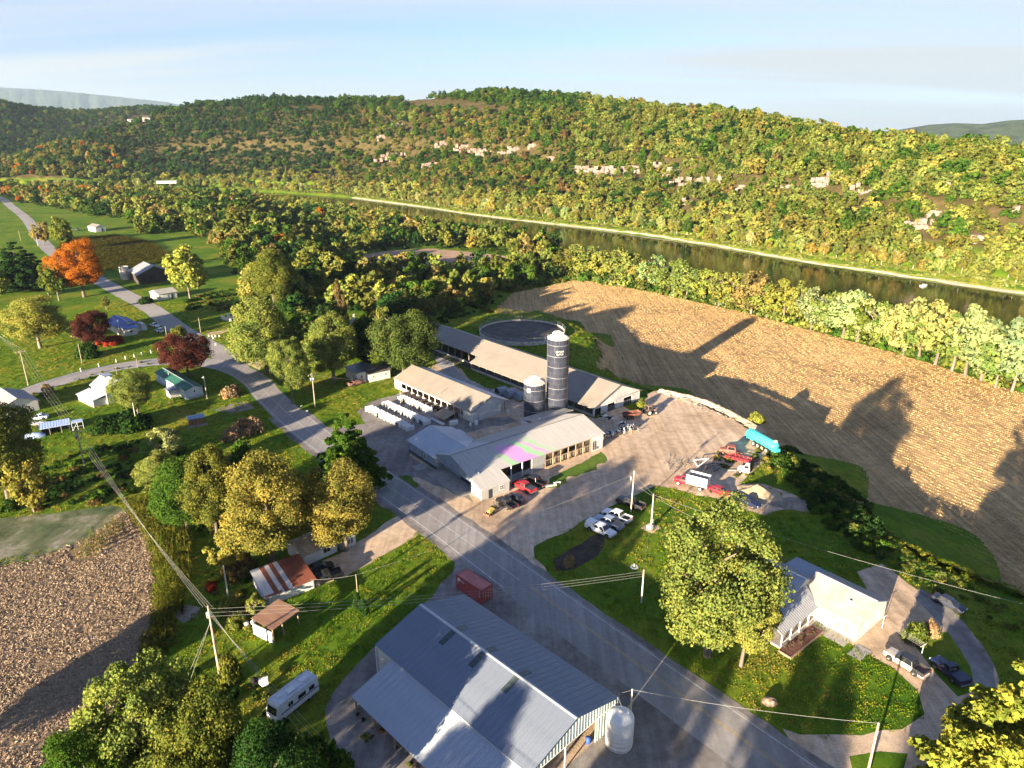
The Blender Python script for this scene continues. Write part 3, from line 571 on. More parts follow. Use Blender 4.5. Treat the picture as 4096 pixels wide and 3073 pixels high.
ptree(190,772,735,50,'shrub2','deep','dark bush below the thin grey-green tree',cat='shrub',name='bush')
ptree(385,725,700,38,'shrub2','olive','bush beside the parked car at the junction',cat='shrub',name='bush')
ptree(315,655,638,32,'shrub','deep','dark bush on the verge opposite the white garage',cat='shrub',name='bush')
ptree(1385,880,858,26,'shrub','yellow','dry yellow bush beside the tractor',cat='shrub',name='bush')
ptree(235,930,895,75,'shrub2','deep','wide dark bush below the white house',cat='shrub',name='bush')
ptree(285,925,880,90,'shrub','deep','dark bush under the round yellow-green tree',cat='shrub',name='bush')
ptree(652,800,682,95,'mid2','green','green tree filling the gap right of the largest lime tree')
ptree(800,800,690,90,'mid3','deep','dark tree between the cottage tree and the broad dull green tree')
ptree(540,760,655,70,'mid5','lime','lime tree on the left flank of the largest lime tree')
# ---- belt of trees along the river side of the stubble field
belt=[(1225,598,540,60,'olive'),(1268,602,528,70,'lime'),(1300,610,530,62,'lime'),(1352,620,535,75,'lime'),(1385,628,560,50,'gold'),(1412,632,545,55,'silver'),(1448,640,565,70,'lime'),(1482,650,572,66,'lime'),(1520,655,573,70,'yellow'),(1552,665,585,62,'lime'),(1588,672,588,70,'yellow'),(1622,682,592,70,'tan'),(1655,690,605,66,'lime'),(1690,700,598,72,'yellow'),(1722,706,612,70,'lime'),(1752,718,622,66,'silver'),(1785,722,630,76,'lime'),(1820,735,628,80,'pale'),(1850,742,645,72,'olive'),(1885,752,636,84,'pale'),(1915,760,655,78,'lime'),(1950,772,640,95,'pale'),(1985,782,662,80,'lime'),(2020,792,645,105,'pale'),(2055,806,672,86,'lime'),(2085,816,664,100,'pale'),(2120,826,690,92,'silver'),(2150,842,720,70,'lime'),(2185,850,690,105,'silver'),(2220,862,682,120,'pale')]
OR=['first','second','third','fourth','fifth','sixth','seventh','eighth','ninth','tenth','eleventh','twelfth','thirteenth','fourteenth','fifteenth','sixteenth','seventeenth','eighteenth','nineteenth','twentieth']
TENS={2:'twent',3:'thirt',4:'fort',5:'fift',6:'sixt',7:'sevent',8:'eight',9:'ninet'}
def nth(i):
    n=i+1
    if n<=20: return OR[i]
    t,u=divmod(n,10); return TENS[t]+'ieth' if u==0 else TENS[t]+'y-'+OR[u-1]
CW={'lime':'lime green','olive':'olive','yellow':'yellow','gold':'golden','silver':'pale grey-green','pale':'pale green','tan':'tan','green':'green','deep':'dark green','brown':'brown','orange':'orange','blue':'dark green','red':'red','dun':'dun'}
for i,(x,y,t,w,c) in enumerate(belt):
    ptree(x,y-4,t+(i*37%11)-5,w*(1.15+(i*53%7)*.05),['mid1','mid3','mid2','mid6','mid4'][i%5],c,'%s riverside tree, %s from the left along the far field edge'%(CW[c],nth(i)),'trees between the stubble field and the river',jit=.15,z0=FP)
CNT={}
def cnt(k): CNT[k]=CNT.get(k,-1)+1; return nth(CNT[k])
# ---- far bank row: foot of the hill at the water
fb=spline(BANK[2:15],1.0); acc=0; last=None; rowp=[]; g=random.Random(4)
for p in fb:
    if last is None or np.hypot(*(p-last))>acc:
        last=p; acc=g.uniform(5,9); rowp.append(p)
T_=np.array([0.77,0.64]); n_row=0; fbg=[]
for p in rowp:
    off=g.uniform(9,17); q=p+T_*off; X,Y=px_of(q[0],q[1],FP)
    if -40<X<2260: fbg.append((X,q))
fbg.sort(key=lambda e:e[0]); used_row=[]
for i,(X,q) in enumerate(fbg):
    c=g.choices(['lime','yellow','olive','gold','pale','green'],[4,3,2,2,2,1])[0]; hh=g.uniform(8,13)
    tree((q[0],q[1],terr1(*q)),hh,hh*g.uniform(.34,.46),g.choice(['mid1','mid2','mid3','mid5']),c,'%s tree on the far river bank, %s %s one from the left'%(CW[c],cnt(('b',CW[c])),CW[c]),'%s trees on the far bank'%CW[c],jit=.2,pale=True)
    used_row.append(q)
# ---- woods between the road and the river, and the forest on the hill
WOOD=W2((-300,395),(0,372),(250,380),(480,404),(760,424),(900,447),(1060,472),(1200,508),(1262,570),(1235,600),(1110,632),(1045,658),(985,690),(940,690),(900,705),(830,735),(780,745),(700,765),(660,750),(650,700),(600,660),(560,640),(480,570),(470,530),(395,500),(300,510),(275,475),(215,468),(130,452),(60,440),(-300,440))
WHOLE=WF((772,550),(840,540),(930,535),(1040,545),(1155,558),(1145,584),(1000,580),(880,582),(800,586)); CEM=W2((645,685),(700,672),(790,680),(800,700),(740,735),(660,715))
FARFIELD=W2((120,540),(150,515),(250,508),(330,525),(380,560),(300,580),(240,585),(130,560))
def dist_poly(P,Q): return None
def place(poly,spacing,seed,jit=0.45):
    P=np.array([(p[0],p[1]) for p in poly]); lo,hi=P.min(0),P.max(0); g=np.random.default_rng(seed)
    xs=np.arange(lo[0],hi[0],spacing); ys=np.arange(lo[1],hi[1],spacing); X,Y=np.meshgrid(xs,ys); X=X+g.uniform(-jit,jit,X.shape)*spacing; Y=Y+g.uniform(-jit,jit,Y.shape)*spacing
    X=X.ravel(); Y=Y.ravel(); k=inside(poly,X,Y); return X[k],Y[k]
def near_poly(poly,X,Y,d):
    r=inside(poly,X,Y); n=len(poly)
    for i in range(n):
        x0,y0=poly[i][0],poly[i][1]; x1,y1=poly[(i+1)%n][0],poly[(i+1)%n][1]; L2=(x1-x0)**2+(y1-y0)**2+1e-9
        t=np.clip(((X-x0)*(x1-x0)+(Y-y0)*(y1-y0))/L2,0,1); r|=np.hypot(X-x0-t*(x1-x0),Y-y0-t*(y1-y0))<d
    return r
def dpoly(C,X,Y):
    C=np.asarray(C); best=np.full(X.shape,1e9)
    for (x0,y0),(x1,y1) in zip(C[:-1:4],list(C[4::4])+[C[-1]]):
        L2=(x1-x0)**2+(y1-y0)**2+1e-9; t=np.clip(((X-x0)*(x1-x0)+(Y-y0)*(y1-y0))/L2,0,1); best=np.minimum(best,np.hypot(X-x0-t*(x1-x0),Y-y0-t*(y1-y0)))
    return best
def clear(X,Y):
    s=bank_s(X,Y); return ~(inside(WHOLE,X,Y)|near_poly(CEM,X,Y,1)|near_poly(FIELD,X,Y,4)|near_poly(FARFIELD,X,Y,6)|(dpoly(UP,X,Y)<9)|((s>-RIVER_W-8)&(s<4)))
names=list(COL); 
def pick(rs,probs):
    k=list(probs); w=np.array([probs[a] for a in k],float); w/=w.sum(); return k[int(np.searchsorted(np.cumsum(w),rs))] if rs<1 else k[-1]
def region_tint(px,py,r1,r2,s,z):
    """leaf colours by place: dark slope on the left, turning gold towards the right"""
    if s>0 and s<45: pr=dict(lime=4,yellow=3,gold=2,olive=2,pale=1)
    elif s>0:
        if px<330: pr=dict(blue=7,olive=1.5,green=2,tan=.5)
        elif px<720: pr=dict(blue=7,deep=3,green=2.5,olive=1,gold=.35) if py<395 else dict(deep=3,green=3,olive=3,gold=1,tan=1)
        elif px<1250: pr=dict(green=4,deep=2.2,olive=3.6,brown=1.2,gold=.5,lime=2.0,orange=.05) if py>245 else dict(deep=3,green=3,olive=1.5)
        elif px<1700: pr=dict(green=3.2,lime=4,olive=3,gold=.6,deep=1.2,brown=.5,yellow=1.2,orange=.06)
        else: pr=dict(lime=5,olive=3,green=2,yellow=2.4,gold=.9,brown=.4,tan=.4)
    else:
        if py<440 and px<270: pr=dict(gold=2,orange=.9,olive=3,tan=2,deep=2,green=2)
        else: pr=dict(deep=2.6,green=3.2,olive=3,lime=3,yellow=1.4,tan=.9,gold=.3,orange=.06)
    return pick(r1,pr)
# woods: nearest as things, the rest in the forest
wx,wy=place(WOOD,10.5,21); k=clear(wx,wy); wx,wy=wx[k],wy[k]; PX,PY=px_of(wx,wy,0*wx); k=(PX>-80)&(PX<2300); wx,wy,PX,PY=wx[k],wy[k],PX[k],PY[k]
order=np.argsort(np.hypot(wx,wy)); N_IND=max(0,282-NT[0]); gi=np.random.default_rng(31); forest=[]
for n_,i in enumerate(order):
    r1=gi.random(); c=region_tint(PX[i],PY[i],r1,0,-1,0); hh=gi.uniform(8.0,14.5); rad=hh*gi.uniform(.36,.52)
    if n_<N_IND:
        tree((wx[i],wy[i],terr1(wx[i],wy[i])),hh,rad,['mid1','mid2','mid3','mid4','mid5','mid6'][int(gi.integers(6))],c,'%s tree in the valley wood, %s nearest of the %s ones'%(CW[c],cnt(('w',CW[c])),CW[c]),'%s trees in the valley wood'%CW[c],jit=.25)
    else: forest.append((wx[i],wy[i],terr1(wx[i],wy[i]),hh,rad,c))
# hill
def hill_points(spacing,rmin,rmax,seed):
    g=np.random.default_rng(seed); out=[]; r=rmin
    while r<rmax:
        na=int(2*0.80*r/spacing); a=np.linspace(-0.80,0.74,na)+g.uniform(-.45,.45,na)*spacing/r; rr=r+g.uniform(-.45,.45,na)*spacing
        out.append(np.stack([rr*np.sin(a),rr*np.cos(a)],1)); r+=spacing
    return np.vstack(out)
OUTC=[(868,268,62,14),(826,296,26,24),(853,334,72,30),(928,352,46,22),(965,310,60,22),(1003,316,56,26),(1053,322,80,30),(1093,327,44,30),(1116,317,50,18),(1151,312,36,16),(1193,338,34,18),(1256,360,52,26),(1291,362,60,52),(1324,366,40,28),(1356,360,50,24),(1383,368,40,18),(1431,352,52,32),(1453,364,54,34),(1481,384,64,32),(1521,384,54,34),(1556,375,30,46),(1485,430,32,30),(1784,387,74,30),(1800,374,40,24),(1859,402,62,42),(2036,397,38,44),(1984,477,62,44),(2116,514,56,32),(2204,455,40,28),(2019,460,28,18),(1700,400,30,16),(1600,400,34,16)]
OUTP=[(hit(x,y+h*.5),x,y,w,h) for x,y,w,h in OUTC]
rock_m=ground_mat('sandstone',[(0.3,(0.12,0.085,0.07)),(0.5,(0.25,0.185,0.15)),(0.7,(0.38,0.30,0.25))],0.25,1.0,4.0,0.15)
def outcrop(i,P,x,y,w,h):
    g=random.Random(i*7+1); rr=math.hypot(P.x,P.y); m=rr*1.06/FPX*1024/2212; wm=w*m; hm=max(1.6,h*m*.5); side='left' if x<1150 else 'middle' if x<1600 else 'right'
    o=empty('rock_outcrop',(P.x,P.y,P.z-0.5),-math.atan2(P.x,P.y),'bare pinkish rock %s on the wooded bluff, %s from the left'%('ledge' if h<30 else 'face',nth(sorted(c[0] for c in OUTC).index(x))),'cliff','rock outcrops on the bluff')
    n=max(2,int(hm/1.8)); z=0
    for k in range(n):
        t=hm/n; nb=max(2,int(wm/4.5)); ww=wm*(0.45+.45*g.random()); x0=-ww/2+g.uniform(-.12,.12)*wm
        b=MB()
        for j in range(nb):
            if g.random()<.34 and nb>2: continue
            xa=x0+ww*j/nb+g.uniform(0,.5); xb=x0+ww*(j+1)/nb+g.uniform(-.2,.9); yf=k*0.9+g.uniform(-.9,.9); tz=t*(0.75+.6*g.random())
            c=[(xa,yf),(xa+(xb-xa)*.5,yf-g.uniform(-.3,.6)),(xb,yf+g.uniform(-.3,.5)),(xb+.3,yf+7),(xa-.3,yf+7)]
            b.slab([(p[0]+g.uniform(-.15,.15),p[1],z+tz+g.uniform(-.2,.2)) for p in c],(0,0,-tz-1.2))
        if b.v: b.build('ledge',rock_m,o)
        z+=t*.95
for i,e in enumerate(OUTP): outcrop(i,*e)
BARE=[[(852,224),(900,214),(960,216),(1040,224),(1110,241),(1040,242),(960,237),(900,233)],[(650,240),(668,231),(700,229),(690,240)],[(270,262),(290,250),(330,250),(330,262)]]
pts=np.vstack([hill_points(6.3,400,1000,41),hill_points(9.0,1000,1560,42),hill_points(12,1560,2900,43)])
X,Y=pts[:,0],pts[:,1]; s=bank_s(X,Y); Z=terr(X,Y); a=np.arctan2(X,Y); r=np.hypot(X,Y); rb=np.interp(a,HA,HRB); rc=np.interp(a,HA,HRC); t=(r-rb)/(rc-rb)
ok=(s>8)&((t<1.45)|((r>1500)&(a<HA[8])))&(r>rb-25)
for q in used_row: ok&=np.hypot(X-q[0],Y-q[1])>4
PX,PY=px_of(X,Y,Z); PX2,PY2=px_of(X,Y,Z+11)
ok&=(PX>-60)&(PX<2280); keep_=np.random.default_rng(6).random(len(PX))
for poly in BARE: ok&=~inside(poly,PX,PY)
for P,x,y,w,h in OUTP:
    ro=math.hypot(P.x,P.y); ok&=~((np.abs(PX-x)<w*.40)&(PY2<y+h*.25)&(PY>y-h*.4)&(r>ro-60)&(r<ro+6)&(keep_<.6))
gi=np.random.default_rng(77); clus=wob(X,Y,22,.7)
for i in np.nonzero(ok)[0]:
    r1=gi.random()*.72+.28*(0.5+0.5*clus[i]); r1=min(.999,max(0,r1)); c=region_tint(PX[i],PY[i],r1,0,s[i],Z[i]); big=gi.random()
    near=1.0 if PX[i]>1500 else 0.9
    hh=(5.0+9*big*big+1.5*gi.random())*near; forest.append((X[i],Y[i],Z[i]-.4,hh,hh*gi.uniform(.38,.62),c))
FC={}
fprot=[crown_mesh('forest_crown_%d'%k,500+k,26,16,0.26,leafi_m,kd) for k,kd in enumerate(['broad','tall','round','open','tall','broad','round','pine'][:7])]+[crown_mesh('forest_crown_7',507,0,5,0.30,leafi_m,'pine')]
F_=np.array([f[:5] for f in forest]); n=len(F_); tn=np.array([COL[f[5]] for f in forest])*gi.uniform(.8,1.2,(n,1))*gi.uniform(.93,1.07,(n,3))
ix=gi.integers(0,8,n); ix=np.where((ix==7)&(gi.random(n)<.5),2,ix)
scatter('forest','mixed autumn forest covering the hill and the far valley floor','forest',F_[:,:3],np.stack([gi.normal(0,.06,n),gi.normal(0,.06,n),gi.random(n)*6.28],1),np.stack([F_[:,4],F_[:,4],F_[:,3]],1),ix,tn,fprot)
# bare trunks and pale stems low on the bluff
b=MB(); g=random.Random(8)
# ---- undergrowth
sprot=[crown_mesh('bush_piece_%d'%k,700+k,16,16,0.26,leafi_m,'shrub') for k in range(4)]
def brush(name,label,poly,dens,seed,hts,cols,cat='undergrowth',avoid=None,wide=1.0):
    A=abs(sum(poly[i][0]*poly[(i+1)%len(poly)][1]-poly[(i+1)%len(poly)][0]*poly[i][1] for i in range(len(poly))))/2
    n=max(6,int(A*dens)); P=fill_poly(poly,n,seed); g=np.random.default_rng(seed+1)
    if avoid is not None: P=P[~avoid(P[:,0],P[:,1])]; n=len(P)
    h=g.uniform(hts[0],hts[1],n)*g.uniform(.6,1.1,n); w=h*g.uniform(.6,1.0,n)*wide
    tn=np.array([COL[pick(v,cols)] for v in g.random(n)])*g.uniform(.7,1.3,(n,1))
    return scatter(name,label,cat,np.column_stack([P,terr(P[:,0],P[:,1])-.05]),np.stack([g.normal(0,.1,n),g.normal(0,.1,n),g.random(n)*6.28],1),np.stack([w,w,h],1),g.integers(0,4,n),tn,sprot)
brush('wood_undergrowth','dense dark undergrowth on the floor of the valley wood',WOOD,0.035,61,(1.2,3.5),dict(deep=4,green=3,olive=2,lime=1),avoid=lambda X,Y:~clear(X,Y))
brush('field_edge_weeds','band of yellow weeds between the stubble field and the riverside trees',WF((1110,632),(1250,603),(1400,626),(1600,669),(1800,722),(2000,778),(2212,846),(2300,880),(2300,850),(2212,822),(2000,758),(1800,705),(1600,655),(1400,615),(1250,594),(1110,622)),0.22,62,(1.2,2.8),dict(lime=3,olive=3,gold=2,green=1))
bankpoly=[Vector((*(p+T_*2),0)) for p in fb[::12]]+[Vector((*(p+T_*13),0)) for p in fb[::-12]]
brush('far_bank_weeds','bright yellow-green weeds along the far river bank',bankpoly,0.16,63,(1.0,2.4),dict(lime=4,yellow=3,pale=1))
brush('yard_brush','dark tangle of brush on the slope behind the old machinery',WT((1660,985),(1700,968),(1790,1018),(1850,1075),(1900,1140),(1935,1190),(1900,1215),(1840,1190),(1790,1150),(1748,1105),(1735,1060),(1690,1030)),0.55,64,(.7,1.9),dict(deep=4,green=4,olive=1.2),wide=1.3)
brush('slope_weeds','rough weeds along the field side of the farmhouse yard',WT((1900,1150),(1960,1195),(2060,1255),(2140,1300),(2212,1340),(2212,1375),(2120,1345),(2010,1290),(1935,1240),(1890,1200)),0.5,164,(.3,.9),dict(lime=3,olive=3,green=3,gold=1),wide=1.4)
brush('machinery_weeds','sunlit weeds around the junked trucks',W2((1540,985),(1560,968),(1620,975),(1690,960),(1700,985),(1650,1030),(1590,1030),(1555,1015)),0.20,65,(.5,1.3),dict(olive=3,gold=2,lime=2),wide=1.2)
brush('pasture_brush','low scrub beside the white garage',W2((400,650),(470,625),(540,622),(580,640),(560,665),(480,672),(405,672)),0.10,66,(.8,2.0),dict(olive=3,deep=2,green=2,tan=1),wide=1.3)
brush('hollow_brush','dark overgrown hollow above the field track',W2((90,1000),(150,985),(200,970),(300,955),(300,1040),(280,1085),(120,1095),(0,1105),(0,1080),(90,1060)),0.16,67,(.7,2.0),dict(deep=4,brown=2,green=1.5),wide=1.25)
brush('clump_undergrowth','shaded undergrowth beneath the clump of trees above the corn',W2((300,960),(360,960),(450,1000),(540,1010),(560,1090),(520,1160),(440,1180),(380,1140),(310,1060)),0.10,68,(.8,2.4),dict(green=3,deep=2,olive=2,lime=1))
brush('shed_weeds','weeds and clutter growing between the shed and the power pole',W2((455,1235),(520,1225),(540,1260),(540,1320),(560,1370),(510,1370),(470,1330)),0.35,69,(.4,1.3),dict(olive=3,gold=2,lime=2,orange=.6,green=1),wide=1.2)
brush('corner_undergrowth','undergrowth around the trees in the bottom left corner',W2((290,1500),(420,1450),(560,1490),(680,1560),(760,1660),(700,1800),(200,1800),(230,1620)),0.14,70,(.6,1.8),dict(green=3,deep=3,olive=2))
brush('shed_side_weeds','weeds and debris under the edge of the lean-to roof',W2((775,1520),(800,1545),(900,1665),(870,1690),(800,1610),(765,1550)),0.35,71,(.3,.9),dict(brown=2,deep=2,olive=2))
brush('verge_weeds','rough weeds along the verge of the side road',W2((50,858),(170,815),(330,778),(340,785),(170,828),(50,872)),0.2,72,(.3,.9),dict(brown=2,olive=2,green=2))
brush('pit_side_brush','low brush between the wood and the manure pit',W2((940,690),(1000,668),(1060,655),(1040,680),(960,700)),0.12,73,(.8,2.0),dict(deep=3,green=2,olive=2))
# ---- stubble rows
straw_m=M('straw',(0.64,0.43,0.19),0.9,var=0.35,scale=0.8,coord='Object'); resleaf_m=M('dry_leaf',(0.42,0.31,0.20),0.9,c2=(0.22,0.14,0.08),scale=1.2,coord='Object',contrast=(0.25,0.6))
def blades(name,n,lx,ly,h,w,lean,mat,seed,flat=False):
    g=np.random.default_rng(seed); P=np.stack([g.uniform(-lx/2,lx/2,n),g.uniform(-ly/2,ly/2,n),np.zeros(n)],1); a=g.random(n)*6.28; hh=h*g.uniform(.5,1.2,n); d=np.stack([np.cos(a),np.sin(a),0*a],1)*w/2; L=np.stack([g.normal(0,lean,n),g.normal(0,lean,n),np.ones(n)],1)*hh[:,None]
    V=np.stack([P-d,P+d,P+d*.7+L,P-d*.7+L],1).reshape(-1,3); me=np_mesh(name,V,np.arange(4*n).reshape(-1,4),[mat]); return me
stp=[blades('stubble_row_piece_%d'%k,26,2.4,.12,.20,.10,.3,straw_m,80+k) for k in range(4)]
ra=R(ROW_AZ); ud=np.array([math.sin(ra),math.cos(ra)]); vd=np.array([ud[1],-ud[0]]); C0=np.array([100,262]); U,Vv=np.meshgrid(np.arange(-220,220,2.3),np.arange(-140,140,1.52)); g=np.random.default_rng(5)
P=C0+(U.ravel()+g.uniform(-.6,.6,U.size))[:,None]*ud+(Vv.ravel()+g.normal(0,.06,U.size))[:,None]*vd; k=inside(FIELD,P[:,0],P[:,1])&~near_poly(FIELD,P[:,0],P[:,1],0) if False else inside(FIELD,P[:,0],P[:,1])
P=P[k]; X_,Y_=px_of(P[:,0],P[:,1],0*P[:,0]+FP); k=(X_>-20)&(X_<2260)&(g.random(len(P))<.9); P=P[k]; n=len(P)
scatter('stubble_rows','rows of cut corn stubble across the large field','stubble',np.column_stack([P,terr(P[:,0],P[:,1])+.04]),np.column_stack([0*P,np.full(n,PI/2-ra)+g.normal(0,.01,n)]),np.column_stack([np.ones((n,2)),g.uniform(.5,1.3,n)]),g.integers(0,4,n),None,stp)
# ---- crop residue on the near field
def flakes(name,n,l,mat,seed):
    g=np.random.default_rng(seed); P=np.stack([g.uniform(-l,l,n),g.uniform(-l,l,n),g.uniform(0.01,.10,n)],1); a=g.random(n)*6.28; d=np.stack([np.cos(a),np.sin(a),g.normal(0,.4,n)],1)*(.04+.11*g.random((n,1))); e=np.stack([-np.sin(a),np.cos(a),g.normal(0,.8,n)],1)*(.015+.025*g.random((n,1)))
    V=np.stack([P-d-e,P+d-e,P+d+e,P-d+e],1).reshape(-1,3); V[:,2]=np.maximum(V[:,2],.006); return np_mesh(name,V,np.arange(4*n).reshape(-1,4),[mat])
rsp=[flakes('residue_piece_%d'%k,55,.6,resleaf_m,90+k) for k in range(5)]
P=fill_poly(LFIELD,9000,8); X_,Y_=px_of(P[:,0],P[:,1],0*P[:,0]); k=(X_>-40)&(X_<460)&(Y_<1720)&(P[:,1]>20); P=P[k]; n=len(P); dens=wob(P[:,0],P[:,1],5)+g.random(n)*1.2; P=P[dens>.05]; n=len(P)
scatter('field_residue','dry leaf and stalk residue on the near field','crop residue',np.column_stack([P,np.full(n,.01)]),np.column_stack([0*P,g.random(n)*6.28]),np.column_stack([g.uniform(.7,1.4,(n,1))]*3),g.integers(0,5,n),None,rsp)
# ---- standing corn
cornleaf_m=node_mat('corn_leaf',leaf_fn(True,0.35))
def corn(name,seed):
    g=np.random.default_rng(seed); V=[]; rn=[]
    for k in range(10):
        z=.25+.17*k; a=g.random()*6.28; l=.55+.25*g.random(); d=np.array([math.cos(a),math.sin(a),0]); e=np.array([-math.sin(a),math.cos(a),0])*.05; p0=np.array([0,0,z]); p1=p0+d*l*.5+np.array([0,0,.22]); p2=p0+d*l+np.array([0,0,-.05]); v=g.random()
        V+=[p0-e,p0+e,p1+e,p1-e,p1-e,p1+e,p2+e*.3,p2-e*.3]; rn+=[v]*8
    V+=[(-.03,0,0),(.03,0,0),(.02,0,2.1),(-.02,0,2.1),(0,-.03,0),(0,.03,0),(0,.02,2.1),(0,-.02,2.1)]; rn+=[.5]*8
    V=np.array(V); SN=np.tile(np.array([[-.45,-.65,.6]]),(len(V),1)); return leaves_mesh(name,V,SN,np.array(rn),cornleaf_m)
cnp=[corn('corn_piece_%d'%k,20+k) for k in range(4)]
CORN=W2((262,1098),(330,1078),(400,1130),(420,1200),(408,1280),(378,1390),(345,1432),(298,1440),(332,1330),(338,1260),(318,1170)); CORN2=W2((160,1210),(190,1165),(262,1120),(275,1135),(250,1165),(200,1215)) 
def corn_rows(poly,azd,sp,seed):
    a=R(azd); ud=np.array([math.sin(a),math.cos(a)]); vd=np.array([ud[1],-ud[0]]); c=np.mean([(p[0],p[1]) for p in poly],0); U,Vv=np.meshgrid(np.arange(-60,60,sp[0]),np.arange(-60,60,sp[1])); g=np.random.default_rng(seed)
    P=c+(U.ravel()+g.uniform(-.1,.1,U.size))[:,None]*ud+(Vv.ravel()+g.normal(0,.06,U.size))[:,None]*vd; P=P[inside(poly,P[:,0],P[:,1])]; return P[g.random(len(P))<.88]
P=np.vstack([corn_rows(CORN,-22,(.34,.95),1),corn_rows(CORN2,40,(.7,1.6),2)]); n=len(P); tn=np.array([COL[pick(v,dict(yellow=4,gold=3,lime=3,olive=1.5))] for v in g.random(n)])*g.uniform(.8,1.3,(n,1))
scatter('standing_corn','curved strip of uncut yellowing corn beside the near field','corn',np.column_stack([P,0*P[:,0]]),np.column_stack([g.normal(0,.12,(n,2)),g.normal(0,.5,n)]),np.column_stack([g.uniform(.8,1.15,(n,1))]*3),g.integers(0,4,n),tn,cnp)
# far standing corn
P=fill_poly(FARFIELD,3600,14); n=len(P); tn=np.array([COL[pick(v,dict(gold=3,tan=3,olive=2,yellow=2))] for v in g.random(n)])*g.uniform(.8,1.2,(n,1))
scatter('far_corn','ripe standing corn behind the orange maple','corn',np.column_stack([P,0*P[:,0]]),np.column_stack([g.normal(0,.1,(n,2)),g.normal(0,.5,n)]),np.column_stack([g.uniform(2.0,2.8,(n,2)),g.uniform(.6,.8,n)]),g.integers(0,4,n),tn,cnp)
# ---- lawn tufts: upright blades catch the low sun
tuft_m=node_mat('grass_blade',leaf_fn(True,0.35))
def tuft(name,seed):
    me=blades(name,22,1.1,1.1,.17,.09,.35,tuft_m,seed); n=len(me.vertices); a=me.attributes.new('rnd','FLOAT','POINT'); a.data.foreach_set('value',np.repeat(np.random.default_rng(seed).random(n//4),4).astype(np.float32)); return me
tfp=[tuft('tuft_piece_%d'%k,120+k) for k in range(4)]
g=np.random.default_rng(99); n=52000; P=np.column_stack([g.uniform(-175,95,n),50+250*g.random(n)**1.25]); X_,Y_=px_of(P[:,0],P[:,1],0*P[:,0]); k=(X_>-20)&(X_<2240)&(Y_<1700)
for poly in (FIELD,YARD,SHEDLOT,LFIELD,GRAV): k&=~inside(poly,P[:,0],P[:,1])
bl=[o for o in bpy.data.objects if o.name in('house_driveway','farmhouse_driveway','field_track','flower_bed','turnout_gravel','intersection_lot','concrete_path')]
def opoly(px): return W2(*px)
for px in ([(910,1122),(872,1104),(790,1160),(735,1195),(672,1222),(680,1268),(740,1248),(800,1216),(900,1158)],[(1690,1575),(1730,1590),(1815,1588),(1950,1577),(1995,1543),(1985,1492),(1930,1442),(1885,1418),(1810,1375),(1770,1350),(1780,1310),(1880,1290),(1850,1235),(1905,1218),(1960,1262),(2040,1298),(2100,1365),(2145,1435),(2155,1500),(2125,1560),(2030,1610),(1995,1680),(1850,1720),(1740,1650)],[(1195,1210),(1235,1185),(1275,1160),(1300,1150),(1308,1175),(1290,1200),(1240,1230),(1200,1235)],[(505,762),(545,725),(590,730),(602,768),(560,800),(500,770)],[(-300,1150),(0,1120),(235,1092),(285,1100),(190,1165),(-100,1232)]): k&=~inside(opoly(px),P[:,0],P[:,1])
k&=(dpoly(MAIN,P[:,0],P[:,1])>5.2)&(dpoly(UP,P[:,0],P[:,1])>4.6)&~near_poly(WOOD,P[:,0],P[:,1],3); P=P[k]; n=len(P)
w1=wob(P[:,0],P[:,1],9)+.5*wob(P[:,0],P[:,1],2.6,2)+g.normal(0,.3,n); base=np.array([(0.090,0.165,0.014),(0.165,0.225,0.020),(0.26,0.255,0.035),(0.32,0.27,0.065)]); ii=np.clip(((w1+1.2)/2.4*4).astype(int),0,3)
scatter('lawn_grass','short mown grass of the lawns and verges','grass',np.column_stack([P,terr(P[:,0],P[:,1])]),np.column_stack([0*P,g.random(n)*6.28]),np.column_stack([np.ones((n,2))*1.15,g.uniform(.6,1.3,n)]),g.integers(0,4,n),base[ii]*g.uniform(.8,1.2,(n,1)),tfp)
# ---- air
hz=MB(); hz.box(-24000,24000,-400,23000,-9,860); hzo=hz.build('haze',M('dummy_air',(1,1,1)))
def haze_mat():
    m=bpy.data.materials.new('haze'); m.use_nodes=True; N=m.node_tree.nodes; L=m.node_tree.links; N.clear(); o=N.new('ShaderNodeOutputMaterial'); v=N.new('ShaderNodeVolumePrincipled')
    v.inputs['Color'].default_value=(0.62,0.82,1.0,1); v.inputs['Density'].default_value=HAZE; v.inputs['Anisotropy'].default_value=0.2; L.new(v.outputs[0],o.inputs['Volume']); return m
HAZE=3.5e-5; hzo.data.materials.clear(); hzo.data.materials.append(haze_mat()); tag(hzo,'thin pale haze filling the valley air','haze',kind='stuff')

brush('riverside_thicket','dense green thicket filling the foot of the riverside trees',WF((1215,600),(1400,626),(1600,669),(1800,722),(2000,778),(2212,846),(2330,890),(2330,800),(2212,770),(2000,705),(1800,660),(1600,625),(1400,590),(1225,572)),0.20,162,(4.0,8.5),dict(lime=4,olive=3,green=3,yellow=1,silver=1),avoid=lambda X,Y:bank_s(X,Y)>-RIVER_W-5)
